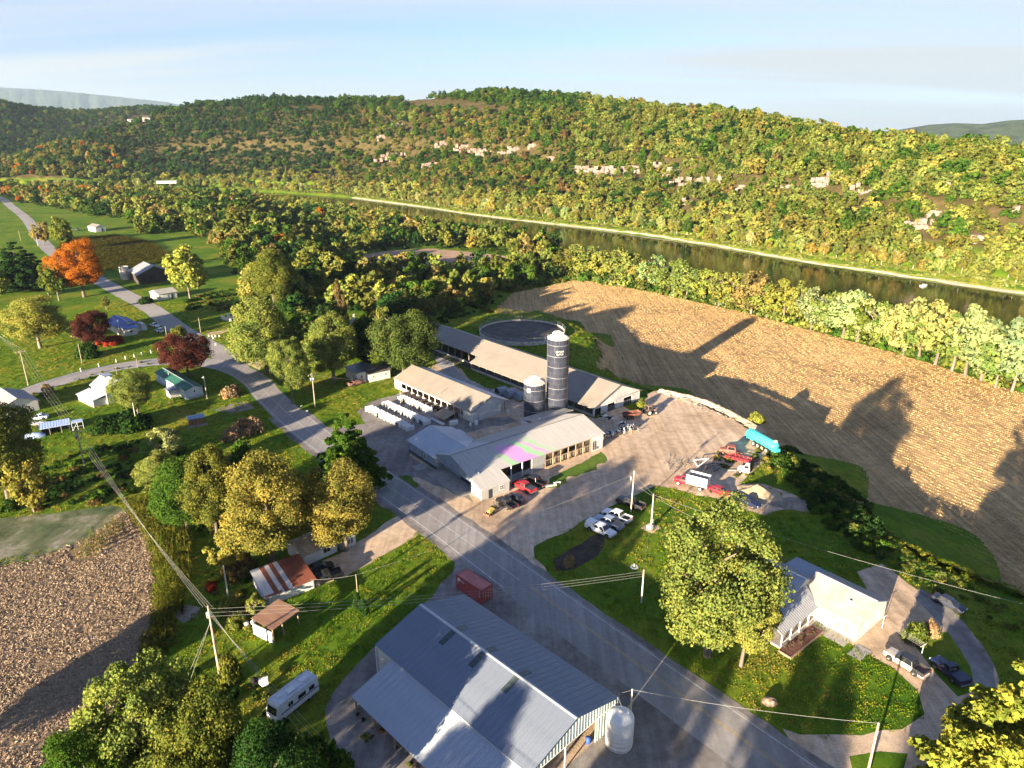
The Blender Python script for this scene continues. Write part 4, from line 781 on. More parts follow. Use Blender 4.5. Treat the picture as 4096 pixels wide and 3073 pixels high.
# ------------------------------------------------------------------ buildings
def streak_metal(name,c,c2,rough=0.45,metal=0.0,scale=0.5,stretch=(6,0.35,1),amt=(0.35,0.7)):
    def fn(N,L,p):
        P=objpos(N); a=noise(N,L,mapping(N,L,P,stretch),scale,5,0.6); b=noise(N,L,P,0.25,4,0.6)
        col=mix(N,L,0.6,ramp(N,L,a,[(amt[0],c2),(amt[1],c)]),ramp(N,L,b,[(0.3,c2),(0.65,c)])); L.new(col,p.inputs['Base Color'])
        p.inputs['Roughness'].default_value=rough; p.inputs['Metallic'].default_value=metal; p.inputs['Specular IOR Level'].default_value=0.35
    return node_mat(name,fn)
galv_m=streak_metal('galvanised_roof',(0.235,0.265,0.315),(0.17,0.20,0.25),0.42,0.2); paleroof_m=streak_metal('pale_grey_roof',(0.45,0.48,0.51),(0.36,0.39,0.43),0.40,0.15)
tanroof_m=streak_metal('tan_metal_roof',(0.27,0.235,0.19),(0.215,0.185,0.15),0.55,0.0,0.3,(1,1,1)); whiteroof_m=streak_metal('off_white_roof',(0.42,0.40,0.36),(0.32,0.30,0.27),0.5)
weath_m=streak_metal('weathered_white_roof',(0.42,0.39,0.33),(0.22,0.19,0.15),0.6,0,0.8,(7,0.25,1),(0.3,0.55)); ridge_cap_m=M('ridge_cap',(0.42,0.44,0.46),0.4,metal=0.2)
siding_m=streak_metal('white_siding',(0.62,0.60,0.57),(0.48,0.46,0.43),0.6,0,0.6,(1,1,0.3)); ivory_m=streak_metal('ivory_siding',(0.60,0.57,0.49),(0.50,0.47,0.40),0.6,0,0.6,(1,1,.3)); bluegrey_m=M('blue_grey_siding',(0.20,0.25,0.30),0.6,var=0.15,scale=0.6); dkskirt_m=M('dark_skirting',(0.05,0.055,0.065),0.6,var=0.2)
tealside_m=streak_metal('pale_teal_siding',(0.34,0.47,0.46),(0.24,0.34,0.34),0.55,0,0.6,(1,1,.3)); dirtywhite_m=streak_metal('dirty_white_boards',(0.62,0.61,0.58),(0.38,0.37,0.35),0.7,0,1.0,(4,4,.5),(0.3,.6)); barnwood_m=M('old_barn_wood',(0.060,0.047,0.038),0.9,var=0.5,scale=2,stretch=(4,4,.3)); sunlitwood_m=M('sunlit_barn_wood',(0.12,0.085,0.06),0.9,var=0.5,scale=2,stretch=(4,4,.3))  # last one: lighter copy of the barn wood, sunlight put into its colour
oldroof_m=streak_metal('old_grey_roof',(0.40,0.40,0.41),(0.24,0.24,0.25),0.5,0.2); rust_m=streak_metal('rusty_sheet',(0.30,0.10,0.055),(0.16,0.05,0.03),0.75,0,0.9,(5,.4,1)); rusttan_m=streak_metal('rust_tan_sheet',(0.44,0.27,0.17),(0.26,0.12,0.065),0.75,0,0.9,(7,.3,1)); sheetwhite_m=streak_metal('white_sheet',(0.64,0.62,0.60),(0.44,0.38,0.34),0.55,0,.8,(6,.3,1),(0.25,.5))
shingle_m=M('brown_shingle',(0.33,0.27,0.20),0.95,var=0.3,scale=1.2,bump=0.5); darkshingle_m=M('dark_shingle',(0.10,0.085,0.075),0.95,var=0.3,scale=1.2,bump=.5); greenroof_m=streak_metal('green_metal_roof',(0.035,0.15,0.10),(0.025,0.11,0.08),0.4); blueroof_m=streak_metal('blue_roof',(0.10,0.17,0.42),(0.07,0.12,0.32),0.45)
glass_m=M('window_glass',(0.02,0.025,0.03),0.08,spec=0.6); trimw_m=M('white_trim',(0.74,0.73,0.70),0.5); dark_m=M('dark_void',(0.012,0.011,0.010),0.95); wood_m=M('raw_timber',(0.32,0.23,0.15),0.85,var=0.3,scale=2.0,stretch=(2,2,.3)); grwood_m=M('grey_timber',(0.30,0.27,0.24),0.9,var=0.3,scale=2.0); steel_m=M('galvanised_steel',(0.42,0.43,0.44),0.4,metal=0.6); shutter_m=M('navy_shutter',(0.03,0.045,0.08),0.6); door_m=M('white_door',(0.66,0.65,0.62),0.5,var=.1); brndoor_m=M('tan_door',(0.45,0.28,0.15),0.6); concw_m=M('concrete_wall',(0.45,0.42,0.37),0.9,var=0.25,scale=0.8)
def slope_roof(b,x0,x1,ya,za,yb,zb,t=0.10,rib=0,rh=0.035,rw=0.05,mi=0):
    """roof plane from eave (ya,za) to ridge (yb,zb), along local x, with raised ribs running down the slope"""
    b.slab([(x0,ya,za),(x1,ya,za),(x1,yb,zb),(x0,yb,zb)] if yb>ya else [(x0,yb,zb),(x1,yb,zb),(x1,ya,za),(x0,ya,za)],(0,0,-t),mi)
    if rib:
        n=int(round((x1-x0)/rib)); 
        for i in range(n+1):
            x=x0+(x1-x0)*i/n; xa,xb=max(x0,x-rw/2),min(x1,x+rw/2)
            b.slab([(xa,ya,za+rh),(xb,ya,za+rh),(xb,yb,zb+rh),(xa,yb,zb+rh)] if yb>ya else [(xa,yb,zb+rh),(xb,yb,zb+rh),(xb,ya,za+rh),(xa,ya,za+rh)],(0,0,-rh+.002),mi)
def wall(b,p0,p1,z0,z1,holes=(),t=0.14,mi=0):
    """upright wall from p0 to p1 (local xy), with rectangular holes (s0,s1,za,zb)"""
    p0=Vector((p0[0],p0[1],0)); p1=Vector((p1[0],p1[1],0)); L=(p1-p0).length; u=(p1-p0)/L; n=Vector((-u.y,u.x,0))*t
    def rect(s0,s1,a,c):
        if s1-s0<.01 or c-a<.01: return
        A=p0+u*s0; B=p0+u*s1; b.add([A+Vector((0,0,a)),B+Vector((0,0,a)),B+Vector((0,0,c)),A+Vector((0,0,c)),A+n+Vector((0,0,a)),B+n+Vector((0,0,a)),B+n+Vector((0,0,c)),A+n+Vector((0,0,c))],[(0,1,2,3),(5,4,7,6),(4,0,3,7),(1,5,6,2),(3,2,6,7),(4,5,1,0)],mi)
    s=0
    for h in sorted(holes): rect(s,h[0],z0,z1); rect(h[0],h[1],z0,h[2]); rect(h[0],h[1],h[3],z1); s=h[1]
    rect(s,L,z0,z1)
def gable_tri(b,x,y0,y1,ze,yr,zr,t,mi=0):
    b.add([(x,y0,ze),(x,y1,ze),(x,yr,zr),(x+t,y0,ze),(x+t,y1,ze),(x+t,yr,zr)],[(0,2,1),(3,4,5),(0,1,4,3),(1,2,5,4),(2,0,3,5)],mi)
def opening(parent,p,ang,w,h,kind='window',fm=None,gm=None,t=0.07,mull=1,name=None):
    """window or door set on a wall; p = bottom centre on the wall face (local), ang = outward direction (local, radians)"""
    fm=fm or trimw_m; gm=gm or glass_m; fr=MB(); fw=.07
    if kind=='window':
        fr.box(-w/2,w/2,0,t,0,fw); fr.box(-w/2,w/2,0,t,h-fw,h); fr.box(-w/2,-w/2+fw,0,t,fw,h-fw); fr.box(w/2-fw,w/2,0,t,fw,h-fw)
        if mull: fr.box(-.02,.02,0,t*.9,fw,h-fw)
        if mull>1: fr.box(-w/2+fw,w/2-fw,0,t*.8,h/2-.02,h/2+.02)
        o=fr.build(name or 'window',fm,parent); pb=MB(); pb.box(-w/2+fw,w/2-fw,0.004,t*.45,fw,h-fw); pb.build('pane',gm,o)
    else:
        fr.box(-w/2,w/2,0,t,0,h); o=fr.build(name or 'door',gm,parent); hb=MB(); hb.box(w/2-.16,w/2-.08,t,t+.06,h*.45,h*.52); hb.build('handle',steel_m,o)
    o.location=p; o.rotation_euler=(0,0,ang-PI/2); return o
def posts(parent,pts,h,r=0.07,mat=None,name='post'):
    for p in pts:
        b=MB(); b.box(-r,r,-r,r,0,h); o=b.build(name,mat or wood_m,parent); o.location=(p[0],p[1],p[2] if len(p)>2 else 0)
def house(name,label,cat,center,azd,L,W,he,hr,wm,rm,oh=.35,rib=0,skirt=None,extra=None,rt=.1,group=None):
    """simple gabled building, ridge along azd; local x along ridge"""
    o=empty(name,(center[0],center[1],0),yaw_az(azd),label,cat,group); x,y=L/2,W/2
    b=MB(); wall(b,(-x,-y),(x,-y),0,he); wall(b,(x,-y),(x,y),0,he); wall(b,(x,y),(-x,y),0,he); wall(b,(-x,y),(-x,-y),0,he)
    zt=he+(hr-he)*1.0
    gable_tri(b,x-.14,-y,y,he,0,hr-.06,.14); gable_tri(b,-x,-y,y,he,0,hr-.06,.14); b.build('wall',wm,o)
    if skirt: s=MB(); s.box(-x-.02,x+.02,-y-.02,y+.02,0,.55); s.build('skirting',skirt,o)
    sl=(hr-he)/y; ze=he-sl*oh
    for sg in (-1,1):
        r=MB(); slope_roof(r,-x-oh,x+oh,sg*(y+oh),ze+.09,0,hr+.09,rt,rib); r.build('roof',rm,o)
    c=MB(); c.slab([(-x-oh-.01,-.14,hr+.10),(x+oh+.01,-.14,hr+.10),(x+oh+.01,0,hr+.135),(-x-oh-.01,0,hr+.135)],(0,0,-.05)); c.slab([(-x-oh-.01,0,hr+.135),(x+oh+.01,0,hr+.135),(x+oh+.01,.14,hr+.10),(-x-oh-.01,.14,hr+.10)],(0,0,-.05)); c.build('ridge_cap',ridge_cap_m if rm not in(shingle_m,darkshingle_m) else rm,o)
    return o
# ---- 1 machine shed at the front
def machine_shed():
    o=empty('machine_shed',(-2.77,73.58,0),yaw_az(135.3),'large blue-grey metal machine shed with a lean-to beside the red container','building'); x,y,he,hr=14.15,7.8,4.5,6.85
    w=MB(); wall(w,(-x,-y),(-x+4,-y),0,he); wall(w,(-x+4,-y),(x,-y),2.9,he); wall(w,(x,y),(-x,y),0,he); wall(w,(-x,y),(-x,-y),0,he); gable_tri(w,-x,-y,y,he,0,hr-.06,.14)
    w.build('wall',siding_m,o)
    f=MB(); wall(f,(x,-y),(x,y),0,he,[(1.0,6.3,0,3.7),(6.5,11.9,0,3.7)]); gable_tri(f,x-.14,-y,y,he,0,hr-.06,.14); f.build('front_wall',tealside_m,o)
    # upright ribs of the siding on the front gable
    rb=MB(); n=30
    for i in range(n):
        yy=-y+.1+(2*y-.2)*i/(n-1); top=he+(hr-he)*(1-abs(yy)/y)-.15; rb.box(x,x+.035,yy-.05,yy+.05,3.72,top)
        if yy>4.15: rb.box(x,x+.035,yy-.05,yy+.05,0.1,3.70)
    rb.build('siding_rib',siding_m,o)
    hd=MB(); hd.box(x+.04,x+.10,-y-.3,y,3.62,3.72); hd.build('door_track',trimw_m,o)
    fl=MB(); fl.box(-x+.2,x-.2,-y+.2,y-.2,0,.03); fl.build('floor',dirt_m,o)
    pw=.943; sl=(hr-he)/y; oh=.35; nP=int(round(2*(x+oh)/pw)); pw=2*(x+oh)/nP
    def panel(name,ya,za,yb,zb,mat):
        b=MB(); g=.006; slope_roof(b,g,pw-g,ya,za,yb,zb,.05)
        for i in range(3):
            xx=pw*(i+.5)/3; b.slab([(xx-.03,ya,za+.04),(xx+.03,ya,za+.04),(xx+.03,yb,zb+.04),(xx-.03,yb,zb+.04)] if yb>ya else [(xx-.03,yb,zb+.04),(xx+.03,yb,zb+.04),(xx+.03,ya,za+.04),(xx-.03,ya,za+.04)],(0,0,-.038))
        b.slab([(0,ya,za+.03),(.05,ya,za+.03),(.05,yb,zb+.03),(0,yb,zb+.03)] if yb>ya else [(0,yb,zb+.03),(.05,yb,zb+.03),(.05,ya,za+.03),(0,ya,za+.03)],(0,0,-.028))
        me=bpy.data.meshes.new(name); me.from_pydata(b.v,[],b.f); me.materials.append(mat); me.update(); return me
    m1=panel('road_side_panel',y+oh,he-sl*oh+.06,0.02,hr+.06,galv_m); m2=panel('lean_side_panel',-y-.02,he+.06,-0.02,hr+.06,galv_m); m3=panel('lean_to_panel',-14.1,2.45,-y+.25,4.42,paleroof_m)
    for i in range(nP):
        for nm,me in (('roof_panel',m1),('roof_panel',m2)):
            p=link_mesh(nm,me,o); p.location=(-x-oh+i*pw,0,random.uniform(-.004,.004))
    k0=int(round((3.4)/pw))
    for i in range(k0,nP): p=link_mesh('lean_to_panel',m3,o); p.location=(-x-oh+i*pw,0,random.uniform(-.004,.004))
    c=MB(); c.slab([(-x-oh,-.22,hr+.08),(x+oh,-.22,hr+.08),(x+oh,0,hr+.15),(-x-oh,0,hr+.15)],(0,0,-.03)); c.slab([(-x-oh,0,hr+.15),(x+oh,0,hr+.15),(x+oh,.22,hr+.08),(-x-oh,.22,hr+.08)],(0,0,-.03)); c.build('ridge_cap',ridge_cap_m,o)
    sk=M('skylight_panel',(0.055,0.075,0.075),0.35,var=.3,scale=2)
    for xx in (-7.3,-1.4,4.6):
        s=MB(); s.slab([(xx,-.3,hr-.3*sl+.112),(xx+.9,-.3,hr-.3*sl+.112),(xx+.9,-2.6,hr-2.6*sl+.112),(xx,-2.6,hr-2.6*sl+.112)][::-1],(0,0,-.02)); s.build('skylight',sk,o)
        s=MB(); s.slab([(xx,.3,hr-.3*sl+.112),(xx+.9,.3,hr-.3*sl+.112),(xx+.9,2.0,hr-2.0*sl+.112),(xx,2.0,hr-2.0*sl+.112)],(0,0,-.02)); s.build('skylight',sk,o)
    posts(o,[(xx,-13.7) for xx in np.arange(-10.4,14.2,4.1)],2.35,.1); posts(o,[(-x-.05,-y-.05),(-x-.05,y+.05)],he-.1,.09,trimw_m,'corner_trim')
    bm_=MB(); bm_.box(-10.5,x,-13.85,-13.65,2.2,2.38); bm_.build('beam',wood_m,o); return o
machine_shed()
# ---- 2 milking barn with office wing
def milking_barn():
    o=empty('milking_barn',(-5.96,125.91,0),yaw_az(52.5),'pale ribbed-roof milking barn with blue-grey office wing and faded pink and green roof stain','building')
    yr,zr,ye,ze,L=11.0,5.95,3.5,3.55,37.0; sl=(zr-ze)/(yr-ye); yl=19.6; zl=zr-(yl-yr)*sl; yc=-0.15; zc=zr-(yr-yc)*sl
    def moire(N,L,p):
        P=objpos(N); a=noise(N,L,mapping(N,L,P,(7,.35,1)),.5,5,.6); c=ramp(N,L,a,[(0.35,(0.38,0.36,0.325)),(0.65,(0.47,0.45,0.41))])
        sx=N.new('ShaderNodeSeparateXYZ'); L.new(P,sx.inputs[0])
        wv=N.new('ShaderNodeMath'); wv.operation='MULTIPLY_ADD'; L.new(sx.outputs[1],wv.inputs[0]); wv.inputs[1].default_value=.61; L.new(sx.outputs[0],wv.inputs[2])
        w2=N.new('ShaderNodeMath'); w2.operation='MULTIPLY_ADD'; L.new(noise(N,L,mapping(N,L,P,(.25,.25,1)),1.0,2,.5),w2.inputs[0]); w2.inputs[1].default_value=3.0; L.new(wv.outputs[0],w2.inputs[2])
        w3=N.new('ShaderNodeMapRange'); L.new(w2.outputs[0],w3.inputs[0]); w3.inputs[1].default_value=11.0; w3.inputs[2].default_value=27.0
        B_=(0.43,0.41,0.37); G_=(0.27,0.50,0.25); K_=(0.52,0.27,0.50)
        stain=ramp(N,L,w3.outputs[0],[(0.04,B_),(0.09,K_),(0.14,B_),(0.20,G_),(0.27,G_),(0.31,K_),(0.60,K_),(0.64,G_),(0.70,G_),(0.74,B_),(0.80,K_),(0.84,B_),(0.89,G_),(0.95,B_)])
        def band(s,a0,a1,b0,b1):
            r1=N.new('ShaderNodeMapRange'); r1.interpolation_type='SMOOTHSTEP'; L.new(s,r1.inputs[0]); r1.inputs[1].default_value=a0; r1.inputs[2].default_value=a1
            r2=N.new('ShaderNodeMapRange'); r2.interpolation_type='SMOOTHSTEP'; L.new(s,r2.inputs[0]); r2.inputs[1].default_value=b0; r2.inputs[2].default_value=b1; r2.inputs[3].default_value=1; r2.inputs[4].default_value=0
            m=N.new('ShaderNodeMath'); m.operation='MULTIPLY'; L.new(r1.outputs[0],m.inputs[0]); L.new(r2.outputs[0],m.inputs[1]); return m.outputs[0]
        m=N.new('ShaderNodeMath'); m.operation='MULTIPLY'; L.new(band(sx.outputs[0],7,12,19,26),m.inputs[0]); L.new(band(sx.outputs[1],3.2,3.5,8.2,10.4),m.inputs[1])
        L.new(mix(N,L,m.outputs[0],c,stain),p.inputs['Base Color']); p.inputs['Roughness'].default_value=.5
    mr=node_mat('stained_barn_roof',moire)
    r=MB(); slope_roof(r,-.2,L+.3,ye-.1,ze-.03+.1,yr,zr+.1,.1,.55); r.build('roof',mr,o)
    r=MB(); slope_roof(r,-.2,7.0,yc,zc+.07,ye-.1,ze-.03+.095,.1,.55); r.build('porch_roof',mr,o)
    r=MB(); slope_roof(r,10.3,L+.3,yl,zl+.1,yr,zr+.1,.1,.55); r.build('roof',whiteroof_m,o)
    r=MB(); slope_roof(r,-.2,10.3,17.3,zr-6.3*sl+.1,yr,zr+.1,.1,.55); r.build('roof',paleroof_m,o)
    c=MB(); c.box(-.2,L+.3,yr-.12,yr+.12,zr+.11,zr+.15); c.build('ridge_cap',M('dark_cap',(0.16,0.16,0.17),.5),o)
    f=MB(); wall(f,(0,3.9),(0,0),0,zc-.05); f.build('front_wall',ivory_m,o); 
    f=MB(); f.add([(0,3.9,zc-.05),(0,0,zc-.05),(0,3.9,zr-(yr-3.9)*sl-.02)],[(0,1,2)]); f.add([(.02,3.9,2.55),(.02,3.9,zr-(yr-3.9)*sl-.02),(.02,yr,zr-.02),(.02,17.3,zr-6.3*sl-.02),(.02,17.3,2.55)],[(0,1,2,3,4)]); f.build('gable',bluegrey_m,o)
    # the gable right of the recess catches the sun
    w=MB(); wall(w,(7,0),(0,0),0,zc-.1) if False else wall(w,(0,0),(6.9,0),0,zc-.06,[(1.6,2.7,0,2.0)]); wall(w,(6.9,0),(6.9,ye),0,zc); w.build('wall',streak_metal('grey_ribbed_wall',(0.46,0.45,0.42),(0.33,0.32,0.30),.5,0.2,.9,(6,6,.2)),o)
    d=MB(); d.box(1.6,2.7,.05,.1,0,2.0); d.build('door',M('navy_door',(0.03,.04,.06),.5),o); opening(o,(4.9,0,1.0),-PI/2,1.1,1.1,mull=2)
    opening(o,(0,1.7,.9),PI,1.0,1.0,mull=2); s=MB(); s.box(-.03,0.0,0,3.9,0,.5); s.build('skirting',M('grey_skirt',(0.2,.2,.2),.7),o)
    b=MB(); wall(b,(2,17.3),(2,3.9),0,4.2,[(6.5,9.0,0,2.2)]); wall(b,(2,3.9),(0,3.9),0,2.6); wall(b,(0.0,17.3),(2,17.3),0,3.2); b.build('recess_wall',bluegrey_m,o)
    opening(o,(2,8.2,.9),PI,1.4,1.2,mull=2); opening(o,(2,6.0,0.02),PI,1.0,2.05,'door',gm=door_m); opening(o,(2,7.0,.9),PI,.7,1.1); opening(o,(2,15.2,1.0),PI,1.0,1.0)
    s=MB(); s.box(1.9,1.98,4,10.5,0,2.0); s.build('dark_cladding',shutter_m,o)
    wl=MB(); 
    # long side towards the yard: open bays above a low wall, then a timber-framed bay
    wall(wl,(7,ye),(19,ye),0,1.3); wl.build('low_wall',steel_m,o); posts(o,[(x,ye+.05) for x in (7.2,10,13,15.6)],3.4,.09,trimw_m)
    w=MB(); wall(w,(15.6,ye),(19.2,ye),1.3,3.4); w.build('metal_infill',streak_metal('ribbed_infill',(0.42,0.42,0.41),(0.28,0.28,0.28),.5,.2,1.,(6,6,.2)),o)
    p=MB(); p.box(7.2,15,ye-2.4,ye-.1,.0,.02); p.build('concrete_apron',conc_m,o)
    rl=MB(); rl.box(7.2,15.4,ye-2.3,ye-2.26,.9,.96); rl.box(7.2,15.4,ye-2.3,ye-2.26,.45,.5); [rl.box(xx,xx+.05,ye-2.3,ye-2.25,0,1) for xx in np.arange(7.2,15.4,1.15)]; rl.build('railing',steel_m,o)
    posts(o,[(x,ye+.05) for x in np.arange(19.4,33.2,2.25)],3.4,.09,wood_m); 
    bb=MB(); bb.box(19.3,33,ye-.03,ye+.09,1.75,1.92); bb.box(19.3,33,ye-.03,ye+.09,3.3,3.45); bb.box(19.3,33,ye-.06,ye+.06,0,.32); bb.build('rail',wood_m,o)
    for i,x in enumerate(np.arange(19.4,31,2.25)):
        g=MB(); g.box(x+.2,x+2.05,ye+.5,ye+.56,.35,1.7); g.build('gate_panel',M('tan_board',(0.40,.30,.2),.85,var=.3,scale=2),o)
    w=MB(); wall(w,(33,ye),(36.9,ye),0,3.4,[(.6,2.9,0.2,2.6)]); wall(w,(36.9,ye),(36.9,yl-.4),0,zl,[(2,7,0,2.8)]); gable_tri(w,36.76,ye,yl-.4,zl,yr,zr-.05,.14); wall(w,(36.9,yl-.4),(10.3,yl-.4),0,zl); wall(w,(7,12),(7,17.3),0,3.3); w.build('wall',siding_m,o)
    gr=MB(); [gr.box(33.6+.0,35.9,ye+.04,ye+.09,z,z+.07) for z in (.4,.85,1.3,1.75)]; [gr.box(x,x+.06,ye+.03,ye+.1,.2,2.6) for x in (34.2,34.9,35.5)]; gr.build('stall_gate',steel_m,o)
    ib=MB(); ib.box(7.2,36.6,ye+4,ye+4.1,0,3.3); ib.build('inner_wall',M('barn_interior',(0.10,.075,.055),.9,var=.3),o); fl=MB(); fl.box(2.2,36.7,ye+.15,yl-.5,0,.04); fl.build('floor',M('barn_floor',(0.13,.11,.09),.9,var=.3),o)
    # office wing
    x0,x1,ya,yb,zw,zo=-.1,11.7,17.3,28.9,3.05,5.0; xm=(x0+x1)/2
    w=MB(); wall(w,(x0,yb),(x0,ya),0,zw); wall(w,(x1,ya),(x1,yb),0,zw); wall(w,(x1,yb),(x0,yb),0,zw); w.add([(x0,yb,zw),(x1,yb,zw),(xm,yb,zo-.05)],[(0,1,2)]); w.build('office_wall',bluegrey_m,o)
    k=MB(); wall(k,(x0-.03,yb+.03),(x0-.03,ya),0,.85,t=.02); k.build('skirting',dkskirt_m,o)
    s2=(zo-zw)/(xm-x0)
    for sg,xe in ((-1,x0-.35),(1,x1+.35)):
        r=MB(); ze2=zw-.35*s2+.1; q=[(xe,yb+.4,ze2),(xe,ya+(-.0 if sg<0 else 1.2),ze2),(xm,12.0,zo+.1),(xm,yb+.4,zo+.1)]
        if sg>0: q=q[::-1]
        r.slab(q,(0,0,-.1))
        for i in range(19):
            yy=yb+.4-i*.62; ylim=ya+(0 if sg<0 else 1.2)
            if yy>ylim: qq=[(xe,yy,ze2+.035),(xe,yy-.05,ze2+.035),(xm,yy-.05,zo+.135),(xm,yy,zo+.135)]; r.slab(qq if sg<0 else qq[::-1],(0,0,-.033))
        r.build('office_roof',paleroof_m,o)
    c=MB(); c.box(xm-.15,xm+.15,12,yb+.42,zo+.13,zo+.17); c.build('ridge_cap',ridge_cap_m,o)
    dg=MB(); dg.slab([(x1+.3,25.0,2.85),(x1+1.6,25.0,2.5),(x1+1.6,28.2,2.5),(x1+.3,28.2,2.85)],(0,0,-.08)); dg.build('dormer_roof',paleroof_m,o)
    for yy in (24.4,21.9): opening(o,(x0,yy,1.0),PI,.95,1.35,mull=2)
    pd=MB(); pd.box(-3.4,-.4,19.5,22.2,.022,.03); pd.build('doorstep_slab',conc_m,o)
    pd=MB(); pd.box(-2.6,1.9,3.9,17.2,.022,.045); pd.build('porch_slab',conc_m,o)
    # feed room between barn and silos
    f=MB(); wall(f,(28.5,yl-.4),(28.5,23.6),0,2.9); wall(f,(28.5,23.6),(40.5,23.6),0,2.9); wall(f,(40.5,23.6),(40.5,16),0,2.9); f.build('feed_room_wall',siding_m,o)
    r=MB(); slope_roof(r,28.2,40.8,24.0,2.8,yl-1.5,zl+.75,.1,.55); r.build('feed_room_roof',whiteroof_m,o)
    vp=MB(); vp.tube((30.2,18.6,3.5),(30.2,18.6,4.4),.14,.14,10); vp.build('vent_pipe',trimw_m,o)
milking_barn()
# ---- 3 silos
def silo_mat():
    def fn(N,L,p):
        P=objpos(N); n=noise(N,L,mapping(N,L,P,(1,1,.4)),.8,4,.6); L.new(ramp(N,L,n,[(0.3,(0.022,0.026,0.042)),(0.7,(0.045,0.05,0.07))]),p.inputs['Base Color']); p.inputs['Roughness'].default_value=.28; p.inputs['Specular IOR Level'].default_value=.45
    return node_mat('navy_glass_steel',fn)
silo_m=silo_mat(); ringw_m=M('silo_ring',(0.34,0.34,0.34),.5,metal=.2); silorust_m=M('tan_seam',(0.10,0.095,0.09),.6,var=.3); dome_m=streak_metal('silo_dome',(0.44,0.42,0.38),(0.32,.30,.26),.45,.2)
def silo(label,x,y,r,h,band,first,sign):
    o=empty('silo',(x,y,0),0,label,'silo','dark blue farm silos'); nseg=40; n=int(h/band)
    b=MB(); 
    for k in range(n):
        z0,z1=h*k/n,h*(k+1)/n; b.lathe([(r+(.012 if k%2 else 0),z0),(r+(.012 if k%2 else 0),z1)],nseg)
    b.build('tank_wall',silo_m,o)
    for k in range(1,n+1):
        z=h*k/n; s=MB(); w=.05 if (k%2==0 or k==n) else .02; s.lathe([(r,z-w),(r+.055,z-w),(r+.055,z+w*.5),(r,z+w*.5)],nseg); s.build('ring',ringw_m if k%2==0 or k==n else silorust_m,o)
    for k in range(n):
        v=MB()
        for j in range(8):
            a=2*PI*(j+.5*(k%2))/8; c,s_=math.cos(a),math.sin(a); t=Vector((-s_,c,0))*.035; p=Vector((c,s_,0))*(r+.03); v.add([p-t+Vector((0,0,h*k/n)),p+t+Vector((0,0,h*k/n)),p+t+Vector((0,0,h*(k+1)/n)),p-t+Vector((0,0,h*(k+1)/n))],[(0,1,2,3)])
        v.build('seam',silorust_m,o)
    d=MB(); d.lathe([(r+.08,h-.05),(r+.1,h+.05),(r*.82,h+.45),(r*.5,h+.85),(r*.18,h+1.1),(0.01,h+1.15)],nseg); dm=d.build('dome',dome_m,o)
    rb=MB()
    for j in range(24):
        a=2*PI*j/24; c,s_=math.cos(a),math.sin(a); rb.path([(c*(r+.08),s_*(r+.08),h+.09),(c*r*.82,s_*r*.82,h+.47),(c*r*.5,s_*r*.5,h+.87),(c*r*.2,s_*r*.2,h+1.11)],.03,4)
    rb.build('dome_rib',trimw_m,dm)
    # filler pipes and ladder cage on the dome
    p=MB()
    for off in (-.45,.1):
        pts=[(off+math.cos(t)*1.0-.2,-.5+.3*off,h+.75+1.15*math.sin(t)) for t in np.linspace(0,PI,12)]; p.path(pts,.09,8)
    p.path([(-1.4,-.3,h+.5),(-1.4,-.3,h+1.5),(1.2,-.3,h+1.5),(1.2,-.3,h+.4)],.035,5)
    for xx in (-1.0,-.4,.3,.8): p.tube((xx,-.3,h+.8),(xx,-.3,h+1.5),.03)
    p.build('filler_pipe',trimw_m,o)
    ld=MB(); a0=R(150); c,s_=math.cos(a0),math.sin(a0)
    for w in (-.2,.2): ld.tube((c*(r+.25)-s_*w,s_*(r+.25)+c*w,1),(c*(r+.25)-s_*w,s_*(r+.25)+c*w,h+.6),.03,.03,5)
    for k in range(int(h/.5)): ld.tube((c*(r+.25)-s_*.2,s_*(r+.25)+c*.2,1+.5*k),(c*(r+.25)+s_*.2,s_*(r+.25)-c*.2,1+.5*k),.02,.02,4)
    ld.build('ladder',steel_m,o)
    sg=MB(); a=R(sign[0]); 
    for k in range(6):
        a0,a1=a+R(-sign[1]+2*sign[1]*k/6),a+R(-sign[1]+2*sign[1]*(k+1)/6); R_=r+.065
        sg.add([(R_*math.cos(a0),R_*math.sin(a0),sign[2]),(R_*math.cos(a1),R_*math.sin(a1),sign[2]),(R_*math.cos(a1),R_*math.sin(a1),sign[3]),(R_*math.cos(a0),R_*math.sin(a0),sign[3])],[(0,1,2,3)])
    sg.build('sign_plate',dark_m if first else trimw_m,o)
    return o
S1=silo('tall dark blue silo with a white dome and lettered plate',11.6,170.4,2.72,21.2,1.35,True,(-84,22,17.35,18.85)); S2=silo('short dark blue silo with a white dome, left of the tall one',5.75,169.0,2.75,9.9,1.25,False,(-125,9,8.0,9.1))
def lettering(text,parent,loc,rot,size,mat,name='lettering',extr=.01,wrap=None):
    cu=bpy.data.curves.new(name,'FONT'); cu.body=text; cu.size=size; cu.align_x='CENTER'; cu.extrude=extr; t=bpy.data.objects.new(name+'_tmp',cu); col.objects.link(t)
    dg=bpy.context.evaluated_depsgraph_get(); me=bpy.data.meshes.new_from_object(t.evaluated_get(dg)); bpy.data.objects.remove(t); me.name=name
    if wrap:
        rad=wrap
        for v in me.vertices: a=v.co.x/rad; q=rad+v.co.z; v.co=(q*math.sin(a),v.co.y,q*math.cos(a)-rad)
    me.materials.clear(); me.materials.append(mat); o=link_mesh(name,me,parent); o.location=loc; o.rotation_euler=rot; return o
for txt,z in (('JEYCUR',18.2),('BJ PCR',17.5)):
    a=R(-84); rr=2.72+.075; lettering(txt,S1,(rr*math.cos(a),rr*math.sin(a),z),(R(90),0,a+R(90)),.62,trimw_m,wrap=rr)
